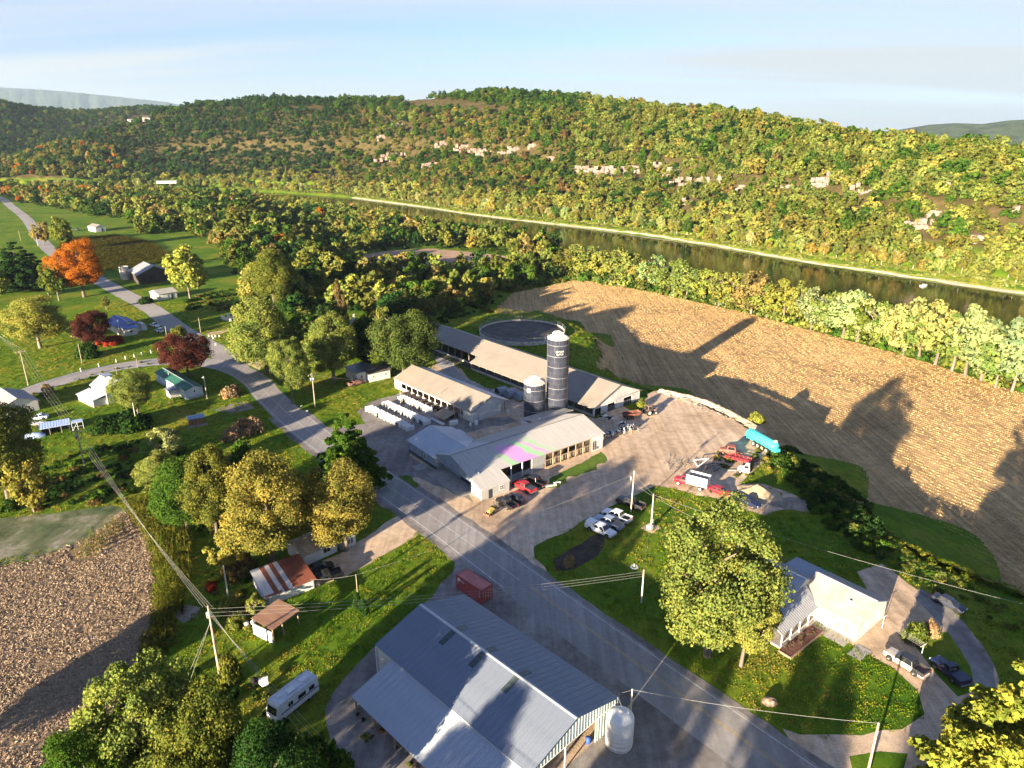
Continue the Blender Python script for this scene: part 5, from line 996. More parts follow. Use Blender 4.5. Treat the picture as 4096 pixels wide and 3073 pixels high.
# ---- 4 heifer barn
def heifer_barn():
    o=empty('heifer_barn',(-9.9,166.2,0),yaw_az(137.6),'tan-roofed open-sided heifer barn behind the calf hutches','barn'); L=35.5; yr,zr=6.3,5.5; ye,ze=-.1,2.95
    sl=(zr-ze)/(yr-ye); y2=12.1; z2=zr-(y2-yr)*sl
    r=MB(); slope_roof(r,-L,.3,ye-.3,ze-.3*sl+.1,yr,zr+.1,.1); r.build('roof',tanroof_m,o); r=MB(); slope_roof(r,-L,.3,y2,z2+.1,yr,zr+.1,.1); r.build('roof',paleroof_m,o)
    c=MB(); c.box(-L,.3,yr-.12,yr+.12,zr+.11,zr+.15); c.build('ridge_cap',tanroof_m,o)
    w=MB(); wall(w,(-.14,0),(-.14,9.6),0,z2+.9,[(.9,1.0,0,0.01)]); gable_tri(w,-.14,0,12.0,z2-.05,yr,zr-.05,.14); wall(w,(-L+.3,0),(-L+.3,12),0,2.6); gable_tri(w,-L+.3,0,12,z2-.05,yr,zr-.05,.14); w.build('wall',streak_metal('white_ribbed_wall',(0.62,.63,.62),(.46,.48,.49),.5,.1,1.,(6,6,.2)),o)
    d=MB(); d.box(.0,.08,1.9,4.8,0.05,2.1); d.build('sliding_door',siding_m,o)
    w=MB(); wall(w,(-L+.3,0),(-L+3.6,0),0,2.85); wall(w,(-4.0,0),(-.2,0),0,2.85); wall(w,(-L+3.6,0),(-4.0,0),0,.95); w.build('side_wall',ivory_m,o)
    hd=MB(); hd.box(-L+3.6,-4,-.03,.1,2.35,2.85); hd.build('header',siding_m,o)
    posts(o,[(x,.07) for x in np.arange(-L+6,-4.5,2.7)],2.5,.07,trimw_m); posts(o,[(-1.2,11.8),(-8,11.8),(-15,11.8),(-22,11.8),(-29,11.8)],z2-.05,.07,grwood_m)
    w=MB(); wall(w,(-.2,9.5),(-L+.3,9.5),0,2.4); w.build('back_wall',M('barn_interior2',(0.16,.12,.085),.9,var=.3),o)
    sk=MB(); q=0.4; z=lambda y:zr-(yr-y)*sl+.108; sk.slab([(-15.0,1.2,z(1.2)),(-14.85,1.2,z(1.2)),(-14.85,3.6,z(3.6)),(-15,3.6,z(3.6))],(0,0,-.006)); sk.build('roof_seam',dark_m,o)
heifer_barn()
# ---- 5 long freestall barn
def long_barn():
    o=empty('freestall_barn',(20.9,170,0),yaw_az(138.9),'very long tan-roofed freestall barn beside the round manure pit','barn'); yr,zr=9.9,6.6; sl=.40; L1=51.3; L2=86
    z=lambda y:zr-abs(yr-y)*sl
    r=MB(); slope_roof(r,-L1,.4,-.4,z(-.4),yr,zr,.1); r.build('roof',tanroof_m,o); r=MB(); slope_roof(r,-L2,-L1,2.9,z(2.9),yr,zr,.1); r.build('roof',tanroof_m,o)
    r=MB(); slope_roof(r,-L2,.4,19.4,z(19.4),yr,zr,.1); r.build('roof',tanroof_m,o)
    rc=MB(); rc.box(-L2,.4,yr-.15,yr+.15,zr+.01,zr+.06); rc.build('ridge_cap',tanroof_m,o)
    w=MB(); wall(w,(-.14,.2),(-.14,18.9),0,z(.2)-.1,[(5.6,8.5,0,2.2),(12,15.4,0,2.3),(.7,3.0,0,1.9)]); b=w; b.add([(-.14,.2,z(.2)-.1),(-.14,18.9,z(18.9)-.1),(-.14,18.9,z(18.9)-.05),(-.14,yr,zr-.1),(-.14,.2,z(.2)-.05),(0,.2,z(.2)-.1),(0,18.9,z(18.9)-.1),(0,yr,zr-.1)],[(0,3,1),(5,6,7)]); w.build('end_wall',dirtywhite_m,o)
    w=MB(); wall(w,(-L1+.2,.1),(-.1,.1),0,.7); wall(w,(-L2,3.2),(-L1,3.2),0,.7); wall(w,(-.2,18.9),(-L2,18.9),0,1.6); w.build('low_wall',concw_m,o)
    f=MB(); f.box(-L2,-.1,.3,18.8,0,.03); f.build('floor',M('barn_floor2',(0.07,.06,.05),.95,var=.3),o); iw=MB(); iw.box(-L2,-.2,9.8,10.0,0,2.2); iw.build('stall_partition',M('stall_wood',(0.06,.05,.04),.9,var=.4),o)
    posts(o,[(x,.17) for x in np.arange(-L1+.4,0,3.66)],2.5,.08,grwood_m); posts(o,[(x,3.3) for x in np.arange(-L2+.4,-L1,3.66)],3.7,.08,grwood_m); posts(o,[(x,18.8) for x in np.arange(-L2+.4,0,7.3)],2.9,.08,grwood_m)
    rl=MB(); [rl.box(-L1+.3,-.2,.12,.17,zz,zz+.07) for zz in (1.15,1.55)]; rl.build('rail',steel_m,o)
    g=MB(); wall(g,(-L1,.2),(-L1,3.1),.3,2.4); g.build('step_wall',wood_m,o)
    for y0,w_ in ((7.05,2.8),(13.7,3.2)):
        gt=MB(); [gt.box(-.1,-.05,y0-w_/2+.1,y0+w_/2-.1,zz,zz+.06) for zz in (.3,.65,1.0,1.3)]; [gt.box(-.1,-.05,y0+k,y0+k+.06,.1,1.35) for k in (-1.1,0,1.0)]; gt.build('gate',steel_m,o)
    tr=MB(); tr.box(.0,.06,5.5,8.7,2.2,2.35); tr.box(.0,.06,11.9,15.6,2.3,2.45); tr.build('door_track',trimw_m,o)
long_barn()
# ---- 6 manure pit
def pit():
    o=empty('manure_pit',(3.7,250,0),0,'round concrete manure pit ringed by a wire fence behind the long barn','manure pit'); r=15.6
    for k in range(48):
        b=MB(); a0,a1=2*PI*k/48+.004,2*PI*(k+1)/48-.004; q=[]
        for z in (0,1.35):
            for rr,a in ((r,a0),(r,a1),(r-.25,a1),(r-.25,a0)): q.append((rr*math.cos(a),rr*math.sin(a),z))
        b.add(q,[(0,1,5,4),(2,3,7,6),(4,5,6,7),(1,2,6,5),(3,0,4,7)]); b.build('wall_panel',concw_m,o)
    s=MB(); s.lathe([(.01,.72),(r-.26,.72)],48); s.build('slurry',ground_mat('slurry',[(0.35,(0.035,0.028,0.024)),(0.62,(0.085,0.07,0.06)),(0.75,(0.2,0.17,0.15))],.3,1.5,5,.05,rough=.6),o)
    for k in range(24): b=MB(); a=2*PI*k/24; b.tube((r*math.cos(a),r*math.sin(a),1.3),(r*math.cos(a),r*math.sin(a),2.7),.045,.045,6); b.build('fence_post',steel_m,o)
    w=MB()
    for z in (1.75,2.1,2.45,2.66): w.path([(r*math.cos(2*PI*k/48),r*math.sin(2*PI*k/48),z) for k in range(49)],.016,4)
    w.build('fence_wire',steel_m,o)
pit()
# ---- farmhouse on the right
def farmhouse():
    o=empty('farmhouse',(49.9,84.5,0),yaw_az(-39),'white farmhouse with pale metal roofs, corner porch and star on the wall','house')
    def block(x0,x1,y0,y1,he,yr,hr,rm,wm=siding_m,rib=.55,oh=.3,ends=(True,True)):
        b=MB(); wall(b,(x0,y0),(x1,y0),0,he); wall(b,(x1,y0),(x1,y1),0,he); wall(b,(x1,y1),(x0,y1),0,he); wall(b,(x0,y1),(x0,y0),0,he)
        gable_tri(b,x0,y0,y1,he,yr,hr-.06,.14); gable_tri(b,x1-.14,y0,y1,he,yr,hr-.06,.14); b.build('wall',wm,o)
        for ye in (y0,y1):
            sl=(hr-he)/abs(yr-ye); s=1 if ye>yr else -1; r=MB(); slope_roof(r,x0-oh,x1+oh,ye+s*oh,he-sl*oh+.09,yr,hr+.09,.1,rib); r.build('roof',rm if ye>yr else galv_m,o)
        c=MB(); c.box(x0-oh,x1+oh,yr-.14,yr+.14,hr+.10,hr+.15); c.build('ridge_cap',trimw_m,o)
    block(0,9,-8.9,0,2.95,-4.4,4.95,weath_m); block(9.1,17,-4.6,3.6,3.5,-.6,5.5,paleroof_m); block(9.1,15,4,10,3.0,7,4.6,paleroof_m)
    f=MB(); f.box(9.2,14.6,-8.6,-4.7,0,3.05); f.build('rear_addition',siding_m,o); r=MB(); r.slab([(9.1,-8.8,3.1),(14.8,-8.8,3.1),(14.8,-4.62,3.35),(9.1,-4.62,3.35)],(0,0,-.12)); r.build('addition_roof',galv_m,o)
    # porch
    pr=MB(); q=[(5.9,10.2,2.62),(5.9,.1,2.62),(9.4,-1.5,4.35),(9.4,10.2,4.35)]; pr.slab(q,(0,0,-.12))
    for i in range(22):
        y=10.1-i*.46; pr.slab([(5.9,y,2.66),(5.9,y-.07,2.66),(9.38,y-.07,4.385),(9.38,y,4.385)],(0,0,-.035))
    pr.build('porch_roof',streak_metal('porch_metal',(0.40,0.40,0.40),(0.30,0.30,.30),.45,.2),o)
    d=MB(); d.box(5.9,9.1,0.2,10.0,0,.35); d.build('porch_deck',grwood_m,o); posts(o,[(6.1,y,.35) for y in (9.7,7.3,4.9,2.5,.35)],2.2,.07,trimw_m); b=MB(); b.box(6.0,6.15,.2,10,2.42,2.56); b.box(6.05,6.12,.3,9.8,.75,.82); b.build('porch_beam',trimw_m,o)
    w=MB(); wall(w,(9.05,0.2),(9.05,10),0,3.2) ; w.build('porch_wall',ivory_m,o)
    for y in (2.2,5.6,8.4): opening(o,(9.05-.0,y,1.1),PI,1.0,1.3,mull=2)
    for y in (-2.6,-6.3): opening(o,(0,y,1.0),PI,.85,1.3,mull=1)
    opening(o,(4.6,.0,.05),PI/2,.95,2.0,'door',gm=door_m); opening(o,(1.6,0,.7),PI/2,.5,1.6,'door',gm=brndoor_m,name='wall_board'); opening(o,(2.9,0,.5),PI/2,.5,1.0,'door',gm=brndoor_m,name='wall_board')
    st=MB(); pts=[]; 
    for k in range(10): a=PI/2+k*PI/5; rr=.34 if k%2==0 else .14; pts.append((rr*math.cos(a),0,rr*math.sin(a)))
    st.slab(pts[::-1],(0,.05,0)); s=st.build('wall_star',M('copper_star',(0.45,.27,.10),.5,metal=.4),o); s.location=(3.4,.02,2.2)
    k=MB(); k.box(.5,6.0,.15,2.4,0.02,.05); k.build('patio',conc_m,o); k=MB(); k.box(-2.4,-.5,.3,3.4,.02,.05); k.build('walkway',conc_m,o)
    pl=MB(); pl.box(4.0,5.8,2.0,10.6,.02,.28); p=pl.build('planter_bed',M('red_mulch',(0.13,.055,.04),.9,var=.4,scale=3),o); e=MB(); e.box(3.85,4.0,1.9,10.7,0,.34); e.box(3.85,5.8,10.6,10.75,0,.34); e.build('planter_edging',M('timber_edging',(0.30,.2,.13),.9,var=.3),o)
    g=random.Random(3); pm=M('potted_plant',(0.16,0.07,0.06),.9,c2=(0.05,0.09,.03),scale=3); pot=M('pale_pot',(0.5,.46,.4),.8)
    for i in range(13):
        x,y,s=4.3+1.2*g.random(),2.4+.62*i,.22+.2*g.random(); b=MB()
        for j in range(26):
            a,b_=g.random()*6.28,g.random()*1.5; d=Vector((math.cos(a)*math.cos(b_),math.sin(a)*math.cos(b_),math.sin(b_)))*s; t=Vector((-math.sin(a),math.cos(a),.3))*.09; b.add([d-t,d+t,d*1.3+t*.5,d*1.3-t*.5],[(0,1,2,3)])
        q=b.build('bed_plant',pm,o); q.location=(x,y,.35)
    ch=MB(); ch.box(-.15,.15,-.15,.15,0,.55); c=ch.build('vent_stack',trimw_m,o); c.location=(2.6,-2.2,4.0)
farmhouse()
# ---- small shuttered house
def shuttered():
    o=house('cottage','small white house with brown shingle roof and navy shutters under the golden trees','house',(-35.0,107.6),45,6.6,5.6,2.2,3.35,siding_m,shingle_m,.35)
    opening(o,(1.2,-2.8,.75),-PI/2,1.5,1.05,mull=1); opening(o,(-3.3,-1,.8),PI,.8,1.0)
    b=MB(); x0,x1,y0,y1=4.0,6.9,-3.1,.6; wall(b,(x0,y0),(x1,y0),0,1.95); wall(b,(x1,y0),(x1,y1),0,1.95); wall(b,(x0,y1),(x0,y0),0,1.95); b.add([(x0,y0,1.95),(x1,y0,1.95),((x0+x1)/2,y0,2.6)],[(0,1,2)]); b.build('porch_wall',siding_m,o)
    xm=(x0+x1)/2
    for s,xe in ((-1,x0-.2),(1,x1+.2)):
        r=MB(); q=[(xe,y0-.25,1.9),(xm,y0-.25,2.7),(xm,y1,2.7),(xe,y1,1.9)]; r.slab(q if s<0 else q[::-1],(0,0,-.09)); r.build('porch_roof',shingle_m,o)
    opening(o,(xm,y0,.7),-PI/2,.75,.95,mull=2)
    for dx in (-.6,.6):
        s=MB(); s.box(xm+dx-.16,xm+dx+.16,y0-.05,y0-.005,.65,1.7); s.build('shutter',shutter_m,o)
    c=MB(); c.box(3.0,3.5,.6,1.1,2.0,4.0); c.build('chimney',siding_m,o)
shuttered()
def panel_roof(o,name,x0,x1,n,ya,za,yb,zb,mats):
    w=(x1-x0)/n
    for i in range(n):
        b=MB(); g=random.Random(i); slope_roof(b,x0+i*w+.008,x0+(i+1)*w-.008,ya,za,yb,zb,.03,w*.34,.022,.035); p=b.build(name,mats[i],o); p.location.z=g.uniform(-.008,.008)
def rust_shed():
    o=empty('rusty_shed',(-38.0,92.6,0),yaw_az(52),'low white shed with red rusty and white striped metal roof','shed'); L,D=7.6,6.6
    b=MB(); wall(b,(0,0),(L,0),0,1.75); wall(b,(L,0),(L,D),0,1.75); wall(b,(L,D),(0,D),0,2.6); wall(b,(0,D),(0,0),0,1.75)
    for x in (0,L-.14): b.add([(x,0,1.75),(x,D,1.75),(x,D,2.75),(x+.14,0,1.75),(x+.14,D,1.75),(x+.14,D,2.75)],[(0,1,2),(3,5,4)])
    b.build('wall',dirtywhite_m,o); R_,W_=rust_m,sheetwhite_m
    panel_roof(o,'roof_sheet',-.3,L+.35,11,-.35,1.78,D+.2,2.92,[W_,W_,R_,W_,R_,W_,R_,R_,R_,R_,R_])
    r=MB(); r.slab([(-.25,-.3,1.83),(2.4,-.3,1.83),(2.4,.15,1.91),(-.25,.15,1.91)],(0,0,-.02)); r.build('patch_sheet',rust_m,o)
rust_shed()
def carport():
    o=empty('carport',(-34.95,87.25,0),yaw_az(30),'small open carport with tan rusted sheet roof below the rusty shed','shed'); 
    panel_roof(o,'roof_sheet',-2.6,2.6,6,-2.2,2.45,2.2,2.85,[rusttan_m]*6); posts(o,[(-2.4,-2.0),(2.4,-2.0)],2.4,.08,wood_m); posts(o,[(-2.4,2.0),(2.4,2.0)],2.75,.08,wood_m); posts(o,[(-.5,-1.9)],2.4,.1,wood_m)
    w=MB(); wall(w,(-2.5,-2.0),(-2.5,2.0),0,2.0); w.build('side_wall',dirtywhite_m,o); b=MB(); b.box(-2.5,2.5,-2.1,-1.95,2.2,2.38); b.build('beam',wood_m,o)
carport()
def cottage9():
    o=house('cottage','white cottage with dark brown roof beside the rusty pickup','house',(-40.8,201.0),53,6.9,5.6,2.75,3.7,siding_m,darkshingle_m,.3)
    opening(o,(1.8,-2.8,1.2),-PI/2,.7,.8); opening(o,(-2.2,-2.8,1.2),-PI/2,.7,.8)
    b=MB(); x0,x1,y0,y1=-6.6,-3.5,-1.0,6.5; wall(b,(x0,y0),(x1,y0),0,3.0); wall(b,(x0,y1),(x0,y0),0,3.0); wall(b,(x1,y1),(x0,y1),0,3.0); b.build('rear_wall',siding_m,o); r=MB(); r.slab([(x0-.3,y0-.3,3.05),(x1+3.0,y0-.3,3.6),(x1+3.0,y1+.3,3.6),(x0-.3,y1+.3,3.05)],(0,0,-.12)); r.build('rear_roof',galv_m,o); opening(o,(x0,1.0,1.2),PI,.8,1.0); opening(o,(-5,y0,1.2),-PI/2,.8,1.0)
cottage9()
def trailer():
    o=house('mobile_home','pale blue mobile home with a green metal roof near the road bend','house',(-95.6,191.9),-45,22,4.7,2.75,3.5,M('pale_blue_siding',(0.52,.58,.62),.6,var=.1,scale=.5),greenroof_m,.25,.9)
    s=MB(); s.box(-11.04,11.04,-2.39,2.39,0,.75); s.build('skirting',M('grey_skirting',(.36,.40,.44),.7,var=.2),o)
    b=MB(); x0,x1,y0,y1=-6.6,-3.8,2.36,5.0; wall(b,(x1,y1),(x0,y1),0,2.1); wall(b,(x0,y1),(x0,y0),0,2.1); wall(b,(x1,y0),(x1,y1),0,2.1); b.build('porch_wall',siding_m,o); r=MB(); r.slab([(x0-.3,y0,2.65),(x1+.3,y0,2.65),(x1+.3,y1+.3,2.15),(x0-.3,y1+.3,2.15)],(0,0,-.1)); r.build('porch_roof',galv_m,o)
    opening(o,(-11,0,1.6),PI,.5,.8,mull=0); opening(o,(-5.9,y1,.9),PI/2,.6,.9); opening(o,(-4.5,y1,.05),PI/2,.8,1.9,'door',gm=door_m)
    for x in (3,8): opening(o,(x,2.35,1.4),PI/2,.9,.9)
    v=MB(); v.tube((0,0,0),(0,0,1.1),.13,.13,10); q=v.build('vent_pipe',steel_m,o); q.location=(3.6,1.2,3.2)
trailer()
def white_house():
    o=house('white_house','white two-level house with pale roof below the side road','house',(-110.6,184.4),-54,8.4,7.0,3.9,6.0,siding_m,paleroof_m,.3,.6)
    b=MB(); x0,x1,y0,y1=-3.6,5.2,3.52,6.9; wall(b,(x1,y1),(x0,y1),0,1.95); wall(b,(x0,y1),(x0,y0),0,1.95); wall(b,(x1,y0),(x1,y1),0,1.95); b.build('annex_wall',siding_m,o); r=MB(); r.slab([(x0-.3,y0,2.75),(x1+.3,y0,2.75),(x1+.3,y1+.35,2.0),(x0-.3,y1+.35,2.0)],(0,0,-.1)); r.build('annex_roof',paleroof_m,o)
    d=MB(); d.box(1.0,3.4,-1.0,1.0,4.5,6.15); d.build('dormer',siding_m,o); r=MB(); r.slab([(.8,-1.3,6.2),(3.6,-1.3,6.2),(3.6,1.2,6.35),(.8,1.2,6.35)],(0,0,-.1)); r.build('dormer_roof',paleroof_m,o)
white_house()
o=house('garden_shed','tiny brown shed with blue-grey roof alone on the grass','shed',(-80.0,166.2),60,3.6,2.6,1.75,2.15,M('brown_board',(0.20,.115,.06),.85,var=.3,scale=2),M('bluegrey_roof',(0.22,.30,.40),.5,var=.15),.2)
p=MB(); p.box(-2.4,2.4,-2.6,-1.3,.012,.03); p.build('bare_pad',gravel_m,o)
o=house('blue_roof_house','house with a bright blue metal roof beside the smaller maroon beech','house',(-144.5,255.5),-45,14,7.5,2.7,4.3,ivory_m,blueroof_m,.3,.8); b=MB(); wall(b,(-10.5,-2),(-10.5,2.4),0,2.7); b=MB(); b.box(-10.6,-7,-1.6,2.8,0,2.7); b.build('front_wing',ivory_m,o); r=MB(); r.slab([(-10.9,-1.9,2.75),(-6.5,-1.9,3.5),(-6.5,3.1,3.5),(-10.9,3.1,2.75)],(0,0,-.1)); r.build('wing_roof',blueroof_m,o); opening(o,(-10.6,.6,1.0),PI,1.2,1.0,mull=2); opening(o,(-7.0,-3.75,1.2),-PI/2,1.,1.)
def gambrel():
    o=empty('barn_shed',(-137.9,256.0,0),yaw_az(-39),'small white barn-shaped shed right of the blue-roofed house','shed'); L,W=2.1,1.35; pr=[(-W,1.4),(-W*.75,2.1),(0,2.55),(W*.75,2.1),(W,1.4)]
    b=MB(); b.box(-L,L,-W,W,0,1.4); 
    for x in (-L,L): b.add([(x,y,z) for y,z in pr],[(0,1,2,3,4)])
    b.build('wall',M('shed_blue_white',(0.60,.63,.68),.6),o); r=MB()
    for (a,c) in zip(pr[:-1],pr[1:]): r.slab([(-L-.15,a[0],a[1]+.05),(-L-.15,c[0],c[1]+.05),(L+.15,c[0],c[1]+.05),(L+.15,a[0],a[1]+.05)][::-1],(0,0,-.05))
    r.build('roof',siding_m,o); opening(o,(-L,0,.05),PI,.9,1.6,'door',gm=door_m)
gambrel()
o=house('garage','white garage with pale roof beside the far road','garage',(-154.1,309.0),41,8.0,8.6,2.7,4.0,siding_m,whiteroof_m,.3,.6); opening(o,(-1.4,-4.3,.05),-PI/2,2.6,2.1,'door',gm=door_m,name='garage_door'); opening(o,(1.8,-4.3,.05),-PI/2,.9,2.0,'door',gm=shutter_m); opening(o,(-4,-2,1.0),PI,1.0,.9); opening(o,(-4,2,1.0),PI,1.0,.9)
def old_barn():
    o=house('old_barn','old dark wooden barn with a grey metal roof beside the concrete silo stub','barn',(-178.5,348.1),-41,16,15,4.6,8.0,barnwood_m,oldroof_m,.5,.7); opening(o,(-8,1.5,.05),PI,3.4,3.6,'door',gm=M('barn_door',(0.035,.028,.024),.9))
    b=MB()
    for i in range(30): y=-7.4+i*.51; b.box(-8.06,-8.0,y,y+.06,.1,4.6)
    b.build('batten',barnwood_m,o); w=MB(); w.box(-10,-8.1,7.0,7.2,0,3.2); w.build('side_lean_wall',sunlitwood_m,o)
old_barn()
o=empty('silo_stub',(-192.2,350.2,0),0,'short open concrete silo beside the old dark barn','silo'); b=MB(); b.lathe([(2.1,0),(2.1,6.3),(1.9,6.35),(1.9,.5)],24); b.build('wall',M('stave_concrete',(0.48,.43,.35),.9,var=.2,scale=1.2),o)
for k in range(6): h=MB(); h.lathe([(2.1,.6+k),(2.13,.6+k),(2.13,.66+k),(2.1,.66+k)],24); h.build('hoop',steel_m,o)
o=house('far_shed','white shed with tan roof on the far lawn above the ripe corn','shed',(-305,529.6),-51,13,7.0,3.4,4.8,siding_m,tanroof_m,.3); opening(o,(-6.5,-1,.05),PI,1.2,2.2,'door',gm=shutter_m)
for (x,y,L,W,he,hr,azd,lb,rm,wm) in ((284,268,14,9,5,8,50,'white house high on the skyline at the left end of the hill',whiteroof_m,siding_m),(318,264,13,9,4,7.5,60,'brown-roofed house high on the skyline at the left end of the hill',darkshingle_m,siding_m)):
    p=hit(x,y); o=house('hill_house',lb,'house',(p.x,p.y),azd,L,W,he+3,hr+3,wm,rm,.4); o.location.z=p.z; opening(o,(0,-W/2,3),-PI/2,2,1.5); opening(o,(-L/2,0,3),PI,2,1.5)
p=at(360,388,5); o=house('long_white_barn','long low white building among trees at the foot of the hill','building',(p.x,p.y),80,26,8,2.6,3.6,siding_m,whiteroof_m,.4); [opening(o,(x,-4.0,.9),-PI/2,2,1.2) for x in (-9,-3,3,9)]
p=at(104,606); o=house('roadside_house','pale house half hidden between the dark pine and the orange maple','house',(p.x,p.y),-45,13,8,3.4,6.0,siding_m,shingle_m,.4); opening(o,(-6.5,0,1.2),PI,1.2,1.2,mull=2); opening(o,(-2,4,1.2),PI/2,1.2,1.2); opening(o,(3,4,1.2),PI/2,1.2,1.2)
p=at(22,862,3); o=house('grey_roof_house','house with a plain grey roof at the left edge beside the side road','house',(p.x,p.y),-50,12,9,2.8,4.6,siding_m,M('grey_shingle',(0.30,.28,.27),.95,var=.2,scale=1.5),.4); opening(o,(-6,0,1.2),PI,1.0,1.0); opening(o,(-2,4.5,1.2),PI/2,1.,1.)
# left edge clutter: open shed, wire pen, blue tank, junk trailer
bl_m=M('pale_blue_sheet',(0.36,.46,.66),.5,var=.15)
o=empty('open_shed',(-112.2,160.6,0),yaw_az(58),'low open-fronted blue-roofed shed at the left edge','shed'); r=MB(); slope_roof(r,-3.2,3.2,-1.6,1.9,1.6,2.4,.08,.6); r.build('roof',bl_m,o); w=MB(); wall(w,(3,1.4),(-3,1.4),0,2.2); wall(w,(-3,1.4),(-3,-1.4),0,1.9); wall(w,(3,-1.4),(3,1.4),0,1.9); w.build('wall',M('shed_dark',(0.07,.07,.08),.9),o); posts(o,[(-1.2,-1.4),(1.2,-1.4)],1.85,.06,grwood_m)
o=empty('wire_pen',(-107.9,162.6,0),yaw_az(58),'small white-framed wire pen right of the open shed','pen'); b=MB()
for x in (-1.2,0,1.2):
    for y in (-1.1,1.1): b.tube((x,y,0),(x,y,2.0),.04,.04,5)
    b.tube((x,-1.1,2.0),(x,1.1,2.0),.04,.04,5)
for y in (-1.1,1.1):
    b.tube((-1.2,y,2),(1.2,y,2),.04,.04,5); b.tube((-1.2,y,1),(1.2,y,1),.03,.03,5); b.tube((-1.2,y,0),(0,y,2),.03,.03,5)
b.build('frame',trimw_m,o); b=MB(); b.slab([(-1.25,-1.15,2.05),(1.25,-1.15,2.05),(1.25,1.15,2.05),(-1.25,1.15,2.05)],(0,0,-.03)); b.build('cover',bl_m,o)
o=empty('tarped_boat',(-115.6,157.0,0),yaw_az(58),'long rounded load under a pale blue tarp left of the open shed','tarp'); b=MB(); V=[]; n=12
for i in range(9):
    x=-2.6+5.2*i/8; s=math.sin(PI*(i+.6)/9.2)**.5
    for k in range(n): a=PI*k/(n-1); V.append((x,1.1*s*math.cos(a),max(0,1.25*s*math.sin(a)+.05*math.sin(i*2.1+k))))
b.add(V,[(i*n+k,i*n+k+1,(i+1)*n+k+1,(i+1)*n+k) for i in range(8) for k in range(n-1)],0,True); b.build('tarp',bl_m,o); b=MB(); b.box(-2.2,2.2,-.4,.4,.0,.12); b.build('cradle',grwood_m,o)
o=empty('junk_trailer',(-118.4,164.4,0),yaw_az(100),'flat trailer heaped with boards at the left edge','trailer'); b=MB(); b.box(-2.6,2.6,-1,1,.5,.62); b.build('bed',grwood_m,o); g=random.Random(5)
for k in range(9): b=MB(); x,y=g.uniform(-1.6,1.2),g.uniform(-.8,.8); b.box(-1.2,1.2,-.09,.09,0,.05); q=b.build('board',[grwood_m,sheetwhite_m,bl_m][k%3],o); q.location=(x,y,.65+.06*k); q.rotation_euler=(g.uniform(-.08,.08),g.uniform(-.08,.08),g.uniform(-.5,.5))
for s in (-1,1): b=MB(); b.tube((0,s*.95,.33),(0,s*1.15,.33),.33,.33,14); b.build('wheel',M('tyre',(0.018,.018,.018),.85),o)
# ------------------------------------------------------------------ vehicles
tyre_m=M('tyre',(0.018,.018,.018),.85); rim_m=M('rim',(0.40,.40,.40),.35,metal=.6); chrome_m=M('bumper',(0.36,.36,.37),.3,metal=.6); lamp_m=M('headlamp',(0.75,.75,.72),.15); tail_m=M('tail_lamp',(0.35,.02,.02),.3); carglass_m=M('car_glass',(0.015,.018,.022),.05,spec=.7); under_m=M('underbody',(0.015,.015,.015),.9); bedliner_m=M('bed_liner',(0.03,.03,.032),.8,var=.3)
def paint(name,c,rough=.28): return M('paint_'+name,c,rough,spec=.5,var=.06,scale=.8)
WH={}
def wheel(parent,x,y,r,w,rm=None):
    key=(round(r,2),round(w,2),(rm or rim_m).name)
    if key not in WH:
        t=MB(); t.lathe([(r*.55,-w/2),(r*.93,-w/2),(r,-w*.32),(r,w*.32),(r*.93,w/2),(r*.55,w/2)],18); m=MB(); m.lathe([(.02,-w*.36),(r*.2,-w*.40),(r*.5,-w*.34),(r*.6,-w*.46)],14); m.lathe([(r*.6,w*.46),(r*.5,w*.34),(r*.2,w*.40),(.02,w*.36)],14)
        a=t.build('tyre_',tyre_m); b=m.build('rim_',rm or rim_m); WH[key]=(a.data,b.data); bpy.data.objects.remove(a); bpy.data.objects.remove(b)
    o=link_mesh('wheel',WH[key][0],parent); o.location=(x,y,r); o.rotation_euler=(R(90),0,0); rr=link_mesh('rim',WH[key][1],o); return o
def loft(b,secs,sm=False):
    n=len(secs[0]); V=[p for s in secs for p in s]; F=[(i*n+k,i*n+(k+1)%n,(i+1)*n+(k+1)%n,(i+1)*n+k) for i in range(len(secs)-1) for k in range(n)]
    b.add(V,F+[tuple(range(n-1,-1,-1)),tuple((len(secs)-1)*n+k for k in range(n))],0,sm)
def sec(x,w,z0,z1,zs=None):
    zs=zs if zs is not None else z0+(z1-z0)*.62
    return [(x,-w*.93,z0),(x,-w,z0+.18),(x,-w,zs),(x,-w*.90,z1),(x,0,z1+.025),(x,w*.90,z1),(x,w,zs),(x,w,z0+.18),(x,w*.93,z0)]
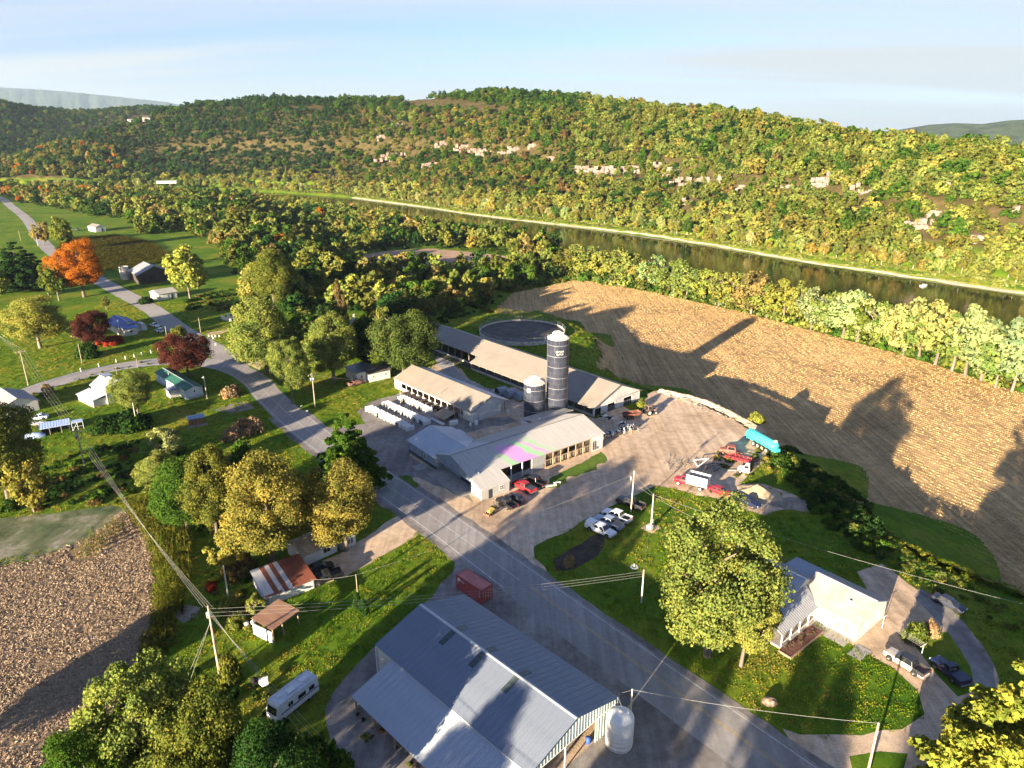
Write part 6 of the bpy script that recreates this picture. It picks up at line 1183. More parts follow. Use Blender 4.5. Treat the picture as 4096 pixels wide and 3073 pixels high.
def cabin(o,xa,xb,xc,xd,z0,z1,wb,wt,pm,sides=2):
    """greenhouse: windscreen foot xa (front) .. rear foot xd; roof from xb to xc"""
    b=MB(); P=[(xa,-wb,z0),(xa,wb,z0),(xb,-wt,z1),(xb,wt,z1),(xc,-wt,z1),(xc,wt,z1),(xd,-wb,z0),(xd,wb,z0)]
    b.add(P,[(0,1,3,2),(2,3,5,4),(4,5,7,6),(0,2,4,6),(1,7,5,3)]); rf=b.build('cab',pm,o,bevel=.04)
    def quad(name,a,b_,c,d,n,ins=.10):
        a,b_,c,d=[Vector(v) for v in (a,b_,c,d)]; m=(a+b_+c+d)/4; q=[m+(v-m)*(1-ins)+Vector(n)*.012 for v in (a,b_,c,d)]; g=MB(); g.add(q,[(0,1,2,3)]); g.build(name,carglass_m,o)
    quad('windscreen',P[0],P[1],P[3],P[2],(.8,0,.6)); quad('rear_window',P[4],P[5],P[7],P[6],(-.8,0,.6),.14)
    for s in (-1,1):
        f=[Vector((xa,s*wb,z0)),Vector((xb,s*wt,z1)),Vector((xc,s*wt,z1)),Vector((xd,s*wb,z0))]
        for k in range(sides):
            t0,t1=k/sides,(k+1)/sides; lo=lambda t:f[0].lerp(f[3],t); hi=lambda t:f[1].lerp(f[2],t); quad('side_window',lo(t0),lo(t1),hi(t1),hi(t0),(0,s,.25),.2)
    return rf
def car_base(name,label,cat,front,rear,L):
    f=Vector(front); r=Vector(rear); c=(f+r)/2; d=(f-r); o=empty(name,(c.x,c.y,0.03),math.atan2(d.y,d.x),label,cat); return o
def lights(o,L,w,zf,zr):
    for s in (-1,1):
        b=MB(); b.box(L/2-.06,L/2+.015,s*w*.72-.17,s*w*.72+.17,zf-.09,zf+.09); b.build('headlight',lamp_m,o); b=MB(); b.box(-L/2-.015,-L/2+.04,s*w*.84-.10,s*w*.84+.10,zr-.16,zr+.16); b.build('tail_light',tail_m,o)
def pickup(label,front,rear,pm,L=5.9,crew=True,cap=None,bedcol=None,rimm=None,cover=None,two=None,name='pickup_truck'):
    o=car_base(name,label,'pickup',front,rear,L); w=.98; zb=1.08; r=.40; xw1=L/2-.95; xw2=-L/2+1.25
    cab0=L/2-1.55; cabL=2.5 if crew else 1.75; cab1=cab0-cabL; b=MB()
    loft(b,[sec(L/2,w*.90,.42,.86),sec(L/2-.12,w*.97,.36,1.0),sec(cab0+.1,w,.34,1.12),sec(cab1,w,.34,1.12),sec(cab1-.02,w,.34,.80),sec(-L/2+.1,w,.36,.80),sec(-L/2,w*.97,.44,.80)]); b.build('body',pm,o,bevel=.05)
    bd=MB(); x0,x1=-L/2+.05,cab1-.05
    for s in (-1,1): bd.box(x0,x1,s*w-.05-.0 if s>0 else -w-.0,s*w if s>0 else -w+.05,.62,1.20)
    bd.box(x0,x0+.06,-w,w,.62,1.18); bd.box(x1-.06,x1,-w,w,.7,1.20); bd.build('bed',two or pm,o,bevel=.02)
    fl=MB(); fl.box(x0+.07,x1-.07,-w+.06,w-.06,.80,.86); fl.build('bed_floor',bedcol or bedliner_m,o)
    cabin(o,cab0+.05,cab0-.62,cab1+.25,cab1+.02,1.1,1.80,w*.92,w*.76,two or pm,2 if crew else 1)
    if cap: c=MB(); loft(c,[[(x0+.02,-w*.96,1.18),(x0+.12,-w*.80,1.78),(x0+.12,w*.80,1.78),(x0+.02,w*.96,1.18)],[(x1,-w*.96,1.18),(x1,-w*.80,1.80),(x1,w*.80,1.80),(x1,w*.96,1.18)]]); c.build('bed_cap',cap,o,bevel=.05)
    if cover: c=MB(); c.box(x0+.04,x1-.03,-w+.02,w-.02,1.19,1.235); c.build('bed_cover',cover,o,bevel=.02)
    for x in (xw1,xw2):
        for s in (-1,1): wheel(o,x,s*(w-.10),r,.27,rimm); a=MB(); a.tube((x,s*(w+.004),r+.06),(x,s*(w-.02),r+.06),r+.09,r+.09,18); a.build('wheel_arch',under_m,o)
    u=MB(); u.box(-L/2+.3,L/2-.3,-.7,.7,.25,.42); u.build('underbody',under_m,o); bp=MB(); bp.box(L/2-.02,L/2+.09,-w*.95,w*.95,.42,.64); bp.build('bumper',chrome_m,o); bp=MB(); bp.box(-L/2-.09,-L/2+.02,-w*.95,w*.95,.44,.62); bp.build('bumper',chrome_m,o)
    lights(o,L,w,.86,.92)
    for s in (-1,1): m=MB(); m.box(cab0-.35,cab0-.2,s*1.12-.09,s*1.12+.09,1.12,1.32); m.build('mirror',under_m,o)
    return o
def sedan(label,front,rear,pm,L=4.7,name='car',suv=False):
    o=car_base(name,label,'car',front,rear,L); w=.90; h=1.45 if not suv else 1.72; zb=.92 if not suv else 1.05; r=.33 if not suv else .37; b=MB()
    loft(b,[sec(L/2,w*.78,.34,.58),sec(L/2-.15,w*.92,.26,.70),sec(L/2-.8,w,.24,.80 if not suv else .98),sec(L/2-1.35,w,.24,.90 if not suv else 1.05),sec(-.9,w,.24,zb),sec(-L/2+.9,w,.24,zb+.02),sec(-L/2+.15,w*.95,.28,.90 if not suv else 1.05),sec(-L/2,w*.82,.36,.72 if not suv else .9)]); b.build('body',pm,o,bevel=.06)
    cabin(o,L/2-1.25,L/2-2.1,-L/2+(1.35 if not suv else .35),-L/2+(.72 if not suv else .12),zb-.04,h,w*.90,w*.70,pm,2)
    for x in (L/2-.92,-L/2+.95):
        for s in (-1,1): wheel(o,x,s*(w-.09),r,.22); a=MB(); a.tube((x,s*(w+.004),r+.03),(x,s*(w-.02),r+.03),r+.07,r+.07,16); a.build('wheel_arch',under_m,o)
    u=MB(); u.box(-L/2+.3,L/2-.3,-.65,.65,.18,.3); u.build('underbody',under_m,o); lights(o,L,w*.9,.60 if not suv else .8,.74 if not suv else .9); return o
red=paint('red',(0.42,.02,.025)); black=paint('black',(0.012,.012,.014)); white=paint('white',(0.74,.73,.71)); silver=paint('silver_blue',(0.30,.36,.44)); navy=paint('navy',(0.012,.018,.055)); grey=paint('charcoal',(0.035,.036,.04)); beige=paint('beige',(0.55,.48,.38)); maroon=paint('maroon',(0.16,.03,.03)); rustp=M('paint_rust',(0.17,.06,.045),.8,c2=(0.30,.17,.12),scale=1.5)
pickup('white pickup with a white bed cap, nearest the road in the row on the grass',(18.6,112.1),(14.0,116.3),white,6.0,cap=white)
pickup('silver-blue pickup with a grey bed cover in the middle of the row on the grass',(15.9,118.6),(20.4,114.8),silver,6.0,cover=M('tonneau_grey',(0.16,.15,.14),.8))
pickup('white pickup with an open dark bed behind the silver-blue one',(17.9,120.9),(22.2,117.2),white,5.9)
pickup('dark pickup with an open bed standing in the shade by the leaning pole',(21.2,126.0),(25.6,122.3),black,5.9,two=grey)
pickup('bright red pickup with a dark bed cover beside the barn wall',(0.4,133.0),(4.5,128.6),red,5.8,cover=M('tonneau_dark',(0.05,.06,.08),.6))
pickup('black pickup parked behind the red one by the barn wall',(2.6,135.4),(6.8,131.6),black,5.8)
sedan('dark grey sedan at the barn corner',(-1.0,127.6),(2.3,124.7),grey,4.6)
pickup('black pickup with one red tail lamp showing at the barn corner beside the yellow tractor',(-2.5,125.7),(0.4,122.3),black,5.0,crew=False)
sedan('red car at the edge of the lawn behind the white grain truck',(44.2,127.4),(40.6,130.8),red,4.9)
pickup('dark navy pickup beside the sand pile',(48.3,122.7),(44.9,126.6),navy,5.6,crew=False)
pickup('two-tone black and beige pickup with a dark cover, parked by the farmhouse drive',(53.2,81.6),(55.9,77.2),beige,5.7,crew=True,two=grey,bedcol=rustp)
pickup('navy pickup with a bed cover on the grass inside the driveway loop',(58.9,80.2),(60.3,75.4),navy,5.2,crew=False,cover=navy)
sedan('dark sedan on the grass at the field edge right of the farmhouse',(69.4,90.8),(66.8,94.6),paint('dark_blue_grey',(0.03,.035,.05)),4.8)
sedan('black car tucked behind the black pickup near the shuttered house',(-30.4,103.3),(-34.3,101.0),black,4.7); pickup('black pickup between the rusty shed and the shuttered house',(-32.5,98.2),(-28.6,100.6),black,5.2,crew=False)
pickup('old rusty maroon pickup in front of the white cottage',(-43.2,196.7),(-47.6,192.9),rustp,5.2,crew=False)
sedan('white car parked at the junction verge, nearer the house',(-133.0,258.4),(-136.6,261.0),white,4.5,suv=False); sedan('white jeep-like car at the junction verge, nearer the beech',(-131.0,253.0),(-128.0,251.0),white,4.1,suv=True)
sedan('white car half hidden left of the junk trailer',(-123.5,168.0),(-119.6,169.3),paint('pale_blue_white',(0.5,.55,.65)),4.5); p=at(505,548); 
p=at(165,498); sedan('dark car beside the far white shed',(p.x-2,p.y),(p.x+2.4,p.y-1),grey,4.7); p=at(518,535); 
# ---- grain truck
def grain_truck():
    o=car_base('grain_truck','old red grain truck with a tall white box body','truck',(34.0,134.2),(40.6,129.9),7.2); b=MB()
    loft(b,[sec(3.6,.75,.6,1.25),sec(3.4,.85,.55,1.4),sec(2.2,.95,.55,1.5),sec(.95,.98,.6,1.5)]); b.build('bonnet',red,o,bevel=.05); cabin(o,2.2,1.75,.95,.9,1.48,2.3,.9,.78,red,1)
    bx=MB(); x0,x1=-3.6,.75
    bx.box(x0,x1,-1.2,-1.12,1.1,3.15); bx.box(x0,x1,1.12,1.2,1.1,3.15); bx.box(x1-.08,x1,-1.12,1.12,1.1,3.15); bx.box(x0,x0+.08,-1.12,1.12,1.1,3.0); bx.build('box_body',siding_m,o); f=MB(); f.box(x0+.1,x1-.1,-1.1,1.1,1.1,1.2); f.build('box_floor',dark_m,o)
    rb=MB(); [rb.box(x,x+.07,s*1.2-.0 if s>0 else -1.26,s*1.26 if s>0 else -1.2,1.1,3.15) for x in np.arange(x0,x1,.72) for s in (-1,1)]; rb.box(x0,x1,-1.25,-1.2,3.05,3.15); rb.box(x0,x1,1.2,1.25,3.05,3.15); rb.build('stake',trimw_m,o)
    u=MB(); u.box(-3.5,3.3,-.45,.45,.65,.95); u.build('chassis',under_m,o)
    for s in (-1,1): wheel(o,2.5,s*.9,.46,.28,trimw_m); wheel(o,-2.2,s*.92,.48,.45,trimw_m); fb=MB(); fb.box(2.0,3.0,s*.95-.15,s*.95+.15,.9,1.05); fb.build('fender',red,o)
    lights(o,7.2,.8,1.0,1.0)
grain_truck()
# ---- turquoise slurry tanker
def tanker():
    o=car_base('slurry_tanker','turquoise slurry tanker trailer with four big wheels a side','tanker',(56.4,156.3),(60.3,146.6),10); tm=M('turquoise_paint',(0.05,.42,.42),.4,var=.15,scale=.8)
    b=MB(); b.lathe([(.05,-4.9),(.8,-4.75),(1.15,-4.4),(1.2,0),(1.15,4.4),(.8,4.75),(.05,4.9)],24); t=b.build('tank',tm,o); t.rotation_euler=(0,R(90),0); t.location=(0,0,2.0); sd=MB(); sd.box(-4.2,4.2,-.18,.18,3.1,3.26); sd.build('top_walkway',M('dark_teal',(0.03,.22,.25),.5),o)
    fr=MB(); fr.box(-4.5,4.6,-.5,.5,.75,1.0); fr.build('chassis',tm,o); yr=M('cream_rim',(0.62,.53,.36),.5)
    for k in range(4):
        for s in (-1,1): wheel(o,-3.0+1.45*k,s*1.15,.66,.42,yr)
    h=MB(); h.lathe([(.42,0),(.5,.05),(.5,.22),(.42,.25)],16); q=h.build('fill_ring',yr,o); q.location=(-4.2,0,3.15); e=MB(); e.box(-5.3,-4.6,-.7,.7,1.0,1.7); e.build('rear_manifold',tm,o); d=MB(); d.box(4.6,6.0,-.08,.08,.7,.85); d.build('drawbar',tm,o); lg=MB(); lg.tube((4.7,.4,.0),(4.7,.4,1.0),.07); lg.build('jack_stand',tm,o)
tanker()
# ---- junked truck, red rack, white cab
def junk():
    o=car_base('junk_truck','faded red junked truck without its box','truck',(47.6,148.7),(52.4,146.9),5); fr=M('faded_red',(0.36,.12,.09),.8,c2=(0.22,.07,.05),scale=1.5); b=MB(); loft(b,[sec(2.4,.7,.6,1.15),sec(1.0,.9,.55,1.35),sec(-1.2,.95,.55,1.35)]); b.build('bonnet',fr,o); cabin(o,.9,.6,-1.0,-1.2,1.33,2.15,.9,.8,fr,1)
    c=MB(); c.box(-2.6,2.2,-.4,.4,.5,.75); c.build('chassis',rustp,o); [wheel(o,x,s*.85,.42,.26,rustp) for x in (1.6,-1.9) for s in (-1,1)]
    o=car_base('hay_rack','low red rack wagon lying beside the junked truck','wagon',(48.2,145.5),(53.0,142.4),5); rr=M('rack_red',(0.38,.04,.05),.7,var=.3,scale=2); b=MB(); b.box(-2.8,2.8,-.9,.9,.62,.72); b.build('deck',rr,o)
    for k in range(7): s=MB(); x=-2.7+.9*k; s.tube((x,-.9,.7),(x,-.9,1.25),.04); s.tube((x,.9,.7),(x,.9,1.25),.04); s.build('stake',rustp,o)
    s=MB(); [s.tube((-2.7,y,z),(2.7,y,z),.035) for y in (-.9,.9) for z in (.95,1.22)]; s.build('rail',rr,o); [wheel(o,x,s*.75,.34,.2,rustp) for x in (1.7,-1.7) for s in (-1,1)]
    o=car_base('truck_cab','white truck cab resting in the weeds','truck',(49.2,139.5),(52.0,138.1),3.2); b=MB(); loft(b,[sec(1.5,.8,.3,.9),sec(.4,.95,.25,1.15),sec(-1.0,.95,.25,1.15)]); b.build('body',white,o,bevel=.04); cabin(o,.4,.05,-.85,-1.0,1.13,1.95,.9,.78,white,1); [wheel(o,.9,s*.85,.36,.24) for s in (-1,1)]
    o=empty('tyre_heap',(44.6,140.4,0),R(20),'heap of dark machinery scraps and pipes in front of the white cab','scrap heap'); g=random.Random(2)
    for k in range(16): b=MB(); L=g.uniform(1.5,4.2); b.tube((-L/2,0,0),(L/2,0,0),.06,.06,6); q=b.build('pipe',[steel_m,rustp,dark_m,grwood_m][k%4],o); q.location=(g.uniform(-2.5,2),g.uniform(-1.8,1.8),g.uniform(.1,.6)); q.rotation_euler=(0,g.uniform(-.25,.25),g.uniform(0,3))
    b=MB(); b.tube((0,0,0),(3.4,1.0,1.0),.09,.09,8); b.tube((0,0,0),(-.2,1.6,.9),.08,.08,8); b.tube((-.2,1.6,.9),(3.4,1.0,1.0),.08,.08,8); q=b.build('white_auger',trimw_m,o); q.location=(-3.4,1.6,.3)
    o=empty('disc_plow',(53.9,143.2,0),R(30),'rusty red tillage implement beside the red rack','implement'); b=MB(); b.box(-1.4,1.4,-.06,.06,.6,.72); b.box(-1.4,1.4,.9,1.02,.6,.72); b.box(-.06,.06,-1,1.8,.62,.70); b.build('frame',rustp,o)
    for k in range(6): d=MB(); d.lathe([(.02,0),(.2,.04),(.33,.1)],14); q=d.build('disc',rustp,o); q.location=(-1.2+.48*k,.0,.34); q.rotation_euler=(R(90),0,R(15))
junk()
# ---- tractor and spreader
def tractor(label,front,rear,body,s=1.0,name='tractor',spread=True):
    o=car_base(name,label,'tractor',front,rear,3.6); o.scale=(s,s,s); b=MB(); loft(b,[[(1.9,-.32,.8),(1.9,-.34,1.35),(1.9,.34,1.35),(1.9,.32,.8)],[(.3,-.36,.75),(.3,-.38,1.5),(.3,.38,1.5),(.3,.36,.75)]]); b.build('bonnet',body,o,bevel=.06); u=MB(); u.box(-1.2,1.8,-.28,.28,.55,.85); u.build('chassis',under_m,o)
    cabin(o,.35,.15,-.95,-1.05,1.2,2.55,.72,.66,body,1); rf=MB(); rf.box(-1.15,.3,-.8,.8,2.55,2.68); rf.build('cab_roof',body,o,bevel=.05)
    ym=M('wheel_cream',(0.55,.5,.4),.5)
    for q in (-1,1): wheel(o,-.75,q*.85,.82,.45,ym); wheel(o,1.35,q*.72,.5,.32,ym); f=MB(); f.box(-1.3,.1,q*.85-.22,q*.85+.22,1.62,1.70); f.build('fender',body,o)
    e=MB(); e.tube((1.0,.2,1.45),(1.0,.2,2.3),.05); e.build('exhaust',under_m,o); return o
tractor('dusty brown tractor hitched to the manure spreader by the long barn',(37.6,172.6),(34.3,171.2),M('dusty_brown',(0.20,.13,.10),.8,var=.3,scale=1.5))
def spreader():
    o=car_base('manure_spreader','rusty open manure spreader behind the tractor','spreader',(33.3,170.4),(28.6,168.6),4.6); rm=M('spreader_rust',(0.26,.09,.05),.8,c2=(0.09,.05,.04),scale=1.5); b=MB()
    for s in (-1,1): b.add([(-2.3,s*.75,.8),(1.9,s*.75,.8),(2.1,s*1.05,1.6),(-2.3,s*1.05,1.6)],[(0,1,2,3)])
    b.add([(1.9,-.75,.8),(1.9,.75,.8),(2.1,1.05,1.75),(2.1,-1.05,1.75)],[(0,1,2,3)]); b.build('box_side',rm,o); f=MB(); f.box(-2.3,1.9,-.75,.75,.74,.8); f.build('floor',dark_m,o); [wheel(o,x,s*.95,.5,.3,rustp) for x in (-.5,-1.55) for s in (-1,1)]; bt=MB(); bt.tube((-2.35,-1,1.2),(-2.35,1,1.2),.16); bt.build('beater',rm,o); d=MB(); d.box(1.9,3.0,-.06,.06,.6,.72); d.build('drawbar',rm,o)
spreader()
def skid():
    o=car_base('compact_tractor','small yellow compact tractor with a loader at the barn corner','tractor',(-4.6,120.3),(-3.0,122.4),2.6); ym=M('dull_yellow',(0.50,.36,.08),.6,var=.2); b=MB(); loft(b,[[(1.2,-.3,.5),(1.2,-.32,.95),(1.2,.32,.95),(1.2,.3,.5)],[(-.2,-.36,.5),(-.2,-.38,1.05),(-.2,.38,1.05),(-.2,.36,.5)]]); b.build('bonnet',ym,o,bevel=.04)
    for s in (-1,1): wheel(o,-.6,s*.62,.52,.3,ym); wheel(o,.85,s*.55,.34,.22,ym); p=MB(); p.tube((-.9,s*.4,.9),(-.9,s*.4,1.9),.04); p.build('roll_bar',under_m,o); a=MB(); a.tube((-.1,s*.5,.95),(1.7,s*.5,.5),.06); a.build('loader_arm',ym,o)
    st=MB(); st.box(-.95,-.5,-.28,.28,.75,.85); st.box(-.98,-.9,-.28,.28,.85,1.25); st.build('seat',under_m,o); k=MB(); k.box(1.6,2.0,-.75,.75,.15,.55); k.build('bucket',rustp,o)
skid()
# ---- motorhome
def motorhome():
    o=car_base('motorhome','old white motorhome parked on the grass left of the machine shed','motorhome',(-30.1,69.4),(-26.2,75.2),6.6); b=MB(); w=1.12; L=6.7
    loft(b,[[(L/2,-w*.92,.55),(L/2-.05,-w,1.6),(L/2-.35,-w*.95,2.6),(L/2-.35,w*.95,2.6),(L/2-.05,w,1.6),(L/2,w*.92,.55)],[(L/2-.5,-w,.45),(L/2-.5,-w,1.6),(L/2-.55,-w*.95,2.85),(L/2-.55,w*.95,2.85),(L/2-.5,w,1.6),(L/2-.5,w,.45)],[(-L/2,-w,.5),(-L/2,-w,1.6),(-L/2+.05,-w*.95,2.85),(-L/2+.05,w*.95,2.85),(-L/2,w,1.6),(-L/2,w,.5)]]); b.build('body',M('motorhome_white',(0.60,.61,.62),.4,var=.1,scale=.8),o,bevel=.08)
    for s in (-1,1):
        t=MB(); t.box(-L/2+.1,L/2-.6,s*w+(.0 if s>0 else -.02),s*w+(.02 if s>0 else 0),1.25,1.42); t.build('stripe',M('rv_blue',(0.06,.08,.16),.5),o)
        for x,l in ((-2.2,.9),(-.6,1.2),(1.2,.7)): q=MB(); q.box(x-l/2,x+l/2,s*w+(.0 if s>0 else -.025),s*w+(.025 if s>0 else 0),1.55,2.15); q.build('side_window',carglass_m,o)
        for x in (2.1,-1.9): wheel(o,x,s*.95,.38,.26)
    g=MB(); g.add([(L/2+.0,-.9,1.35),(L/2+.0,.9,1.35),(L/2-.22,.85,2.3),(L/2-.22,-.85,2.3)],[(0,1,2,3)]); g.build('windscreen',carglass_m,o)
    for x,y,sx,sy in ((-1.8,0,.45,.35),(.4,.2,.5,.4),(1.8,-.2,.3,.3)): q=MB(); q.box(x-sx,x+sx,y-sy,y+sy,2.86,3.02); q.build('roof_vent',trimw_m,o)
    r=MB(); r.tube((-3.0,-.75,2.95),(1.5,-.75,2.95),.03); r.tube((-3.0,.75,2.95),(1.5,.75,2.95),.03); r.build('roof_rail',steel_m,o); lights(o,L,1.0,.9,1.0); bp=MB(); bp.box(L/2-.05,L/2+.1,-1.05,1.05,.45,.62); bp.build('bumper',chrome_m,o)
motorhome()
o=empty('grill_cart',(-33.6,75.8,0),R(20),'grill cart half covered by a pale sheet left of the motorhome','grill'); b=MB(); b.box(-.9,.9,-.4,.4,.75,.82); [b.box(x,x+.06,y,y+.06,0,.75) for x in (-.85,.8) for y in (-.35,.3)]; b.build('table',dark_m,o); b=MB(); b.lathe([(.4,.82),(.45,1.0),(.35,1.3),(.02,1.4)],16); q=b.build('grill_lid',dark_m,o); q.location=(-.8,.2,0); b=MB(); b.slab([(-.2,-.5,.86),(1.0,-.5,.84),(1.0,.5,.88),(-.2,.5,.86)],(0,0,-.02)); b.slab([(-.2,-.52,.86),(1.0,-.52,.84),(1.0,-.6,.3),(.2,-.6,.25)],(0,.02,0)); b.build('sheet',trimw_m,o)
# ---- container
def container():
    o=empty('shipping_container',(-6.05,96.0,0),yaw_az(135.3),'red shipping container beside the end of the machine shed','container'); cm=M('container_red',(0.33,.065,.06),.55,var=.15,scale=1.0); ct=M('container_roof',(0.48,.17,.14),.6,var=.15,scale=1.); x,y,h=3.03,1.22,2.6; fr=MB()
    for sx in (-1,1):
        for sy in (-1,1): fr.box(sx*x-(.0 if sx<0 else .12),sx*x+(.12 if sx<0 else 0),sy*y-(0 if sy<0 else .1),sy*y+(.1 if sy<0 else 0),0,h)
    for sy in (-1,1): fr.box(-x,x,sy*y-(0 if sy<0 else .1),sy*y+(.1 if sy<0 else 0),h-.12,h+.01); fr.box(-x,x,sy*y-(0 if sy<0 else .1),sy*y+(.1 if sy<0 else 0),.0,.15)
    for sx in (-1,1): fr.box(sx*x-(0 if sx<0 else .12),sx*x+(.12 if sx<0 else 0),-y,y,h-.12,h+.008)
    fr.build('frame',cm,o)
    for sy in (-1,1):
        s=MB(); n=60; P=[]; 
        for i in range(n+1): P.append((-x+.1+(2*x-.2)*i/n,sy*(y-(.02 if (i//2)%2 else .06))))
        s.add([(p[0],p[1],.12) for p in P]+[(p[0],p[1],h-.1) for p in P],[(i,i+1,i+n+2,i+n+1) for i in range(n)]); s.build('side_panel',cm,o)
    t=MB(); t.box(-x+.1,x-.1,-y+.08,y-.08,h-.05,h-.02); [t.box(-x+.2+i*.28,-x+.3+i*.28,-y+.15,y-.15,h-.02,h-.0) for i in range(20)]; t.build('roof',ct,o); e=MB(); e.box(x-.1,x-.04,-y+.1,0,.1,h-.1); e.box(x-.1,x-.04,.01,y-.1,.1,h-.1); e.build('door',cm,o); e=MB(); e.box(-x+.04,-x+.1,-y+.1,y-.1,.1,h-.1); e.build('front_wall',cm,o)
    for yy in (-.8,-.3,.3,.8): b=MB(); b.tube((x-.02,yy,.2),(x-.02,yy,h-.2),.025); b.build('lock_bar',steel_m,o)
    lg=MB(); lg.lathe([(.01,0),(.27,0)],18); q=lg.build('logo_disc',trimw_m,o); q.location=(-2.25,-y-.012,2.0); q.rotation_euler=(R(90),0,0); lettering('wcap',o,(-1.45,-y-.014,1.85),(R(90),0,0),.5,trimw_m)
    for s in (-2.55,2.55): k=MB(); k.box(s-.03,s+.03,-y-.02,-y+.0,1.0,2.3); k.build('marking',trimw_m,o)
container()
o=empty('poly_tank',(12.95,66.3,0),R(10),'large white plastic liquid tank at the open end of the machine shed','tank'); pm=M('poly_white',(0.74,.72,.66),.45,var=.06,scale=.6); b=MB(); b.lathe([(1.55,0),(1.62,.05),(1.62,4.2),(1.55,4.35),(1.0,4.75),(.45,4.95),(.02,5.0)],36); b.build('shell',pm,o)
for k in range(6): b=MB(); b.lathe([(1.62,.5+.62*k),(1.655,.53+.62*k),(1.655,.59+.62*k),(1.62,.62+.62*k)],36); b.build('rib',pm,o)
b=MB(); b.lathe([(.3,4.95),(.3,5.1),(.01,5.12)],16); b.build('lid',pm,o); b=MB(); b.path([(.2,.5,5.0),(.2,.5,5.3),(.2,1.9,5.3),(.2,1.9,2.0)],.04,6); b.build('pipe',steel_m,o); b=MB(); b.box(.5,.9,-.3,.1,4.72,4.86); b.build('hatch',trimw_m,o)
# ------------------------------------------------------------------ poles and wires
pole_m=M('weathered_pole',(0.34,.27,.20),.9,var=.3,scale=2,stretch=(3,3,.4)); ppole_m=M('pale_pole',(0.52,.47,.40),.85,var=.2,scale=2); wire_m=M('power_wire',(0.50,.48,.45),.5,metal=.2); ins_m=M('insulator',(0.5,.48,.45),.4)
POLES={}
def pole(key,b,t,label,arm=False,trans=0,lamp=False,r=.14,azd=45,box=False,name='utility_pole',pale=False,cat='pole'):
    dy=t.y/b.y
    z=max(2.0,H+(t.z-H)*(b.y/t.y)) if False else None
    h=b.z_top; o=empty(name,(b.p.x,b.p.y,0),yaw_az(azd),label,cat); m=MB(); m.tube((0,0,-.1),(b.lean,0,h),r*1.15,r*.75,10); m.build('pole',ppole_m if pale else pole_m,o)
    tops=[Vector((b.lean,0,h-.1))]
    if arm:
        a=MB(); a.box(b.lean-.06,b.lean+.06,-1.25,1.25,h-.55,h-.42); a.build('crossarm',pole_m,o); tops=[]
        for y in (-1.15,-.4,.4,1.15): i=MB(); i.lathe([(.05,0),(.07,.08),(.03,.2),(.01,.22)],8); q=i.build('insulator',ins_m,o); q.location=(b.lean,y,h-.42); tops.append(Vector((b.lean,y,h-.22)))
    for k in range(trans):
        y=[.42,-.42,0][k]; c=MB(); c.lathe([(.01,0),(.24,0),(.25,.8),(.2,.88),(.01,.92)],14); q=c.build('transformer',steel_m,o); q.location=(.0 if k<2 else .42,y,h-2.1)
    if lamp: l=MB(); l.path([(b.lean,0,h-.1),(b.lean+.5,-.5,h+.1),(b.lean+.7,-.7,h+.05)],.04,6); l.box(b.lean+.6,b.lean+1.0,-1.0,-.6,h-.06,h+.06); l.build('lamp_arm',trimw_m,o)
    if box:
        bx=MB(); bx.box(.15,.45,-.25,.25,.9,1.7); bx.build('meter_box',steel_m,o); bx=MB(); bx.box(-1.0,-.2,-.6,.3,0,.8); bx.build('cabinet',siding_m,o); g=MB(); g.box(-1.6,1.3,-1.4,1.2,.017,.03); g.build('gravel_pad',dirt_m,o)
    mw=Matrix.Translation((b.p.x,b.p.y,0))@Matrix.Rotation(yaw_az(azd),4,'Z'); POLES[key]=[mw@v for v in tops]; return o
class PB: pass
def pb(fn,b,t,lean=0.0,h=None):
    o=PB(); o.p=fn(*b); q=fn(*t); d=Vector((q.x,q.y,-H)) ; r=(q-Vector((0,0,H))); o.z_top=h or H+r.z*(o.p.y/r.y); o.lean=lean; o.y=o.p.y; o.z=0; return o
def P_(key,fn,b,t,label,**k): o=pb(fn,b,t,k.pop('lean',0.0),k.pop('h',None)); return pole(key,o,o,label,**k)
P_('a',cM,(780,1362),(755,1065),'utility pole with three transformers on the lawn left of the calf hutches',arm=True,trans=3,azd=130)
P_('b',cQ,(1130,540),(1170,185),'slim leaning pole with a transformer beside the dark pickup',trans=1,lean=.3,r=.11,pale=True)
P_('c',cQ,(1305,670),(1335,380),'short pale pole with a meter box on the lawn',box=True,r=.12,pale=True)
P_('d',cN,(385,840),(340,255),'tall power pole with transformer between the near field and the lawn',trans=1,arm=False,azd=40,r=.17)
P_('e',cL,(245,1170),(160,870),'power pole with a double crossarm beside the side road',arm=True,azd=-40)
P_('f',cL,(710,980),(670,810),'plain pole on the lawn above the side road',r=.11)
P_('g',cL,(1190,1550),(1145,1320),'plain pole on the grass below the white house',r=.11,pale=True)
P_('h',cL,(1790,1285),(1765,1090),'pale lamp pole at the end of the green-roofed home',lamp=True,r=.10,pale=True,name='lamp_pole',azd=120)
P_('i',cL,(1040,750),(1015,600),'pole with crossarm in front of the blue-roofed house',arm=True,r=.12,pale=True,azd=60)
P_('j',cL,(1450,800),(1420,660),'plain pole left of the large maroon beech',r=.11)
P_('k',cL,(1735,715),(1700,585),'plain pole behind the large maroon beech',r=.11)
P_('l',cL,(420,400),(405,265),'pole in front of the half-hidden roadside house',r=.12,arm=True,azd=40)
P_('m',cU,(735,375),(660,40),'power pole with crossarm and transformer in the dark hollow',arm=True,trans=1,azd=0)
P_('n',c2,(1155,1140),(1135,860),'thin pole between the pair of dark arborvitae',r=.07)
P_('o',cU,(1975,1500),(1930,1215),'plain pale pole behind the rusty shed',r=.12,pale=True)
P_('q',cQ,(1222,1320),(1250,1035),'pole at the left edge of the big maple by the road',r=.13,pale=True)
P_('r',cR,(832,1830),(957,1265),'long brown pole at the mouth of the farmhouse drive',r=.15)
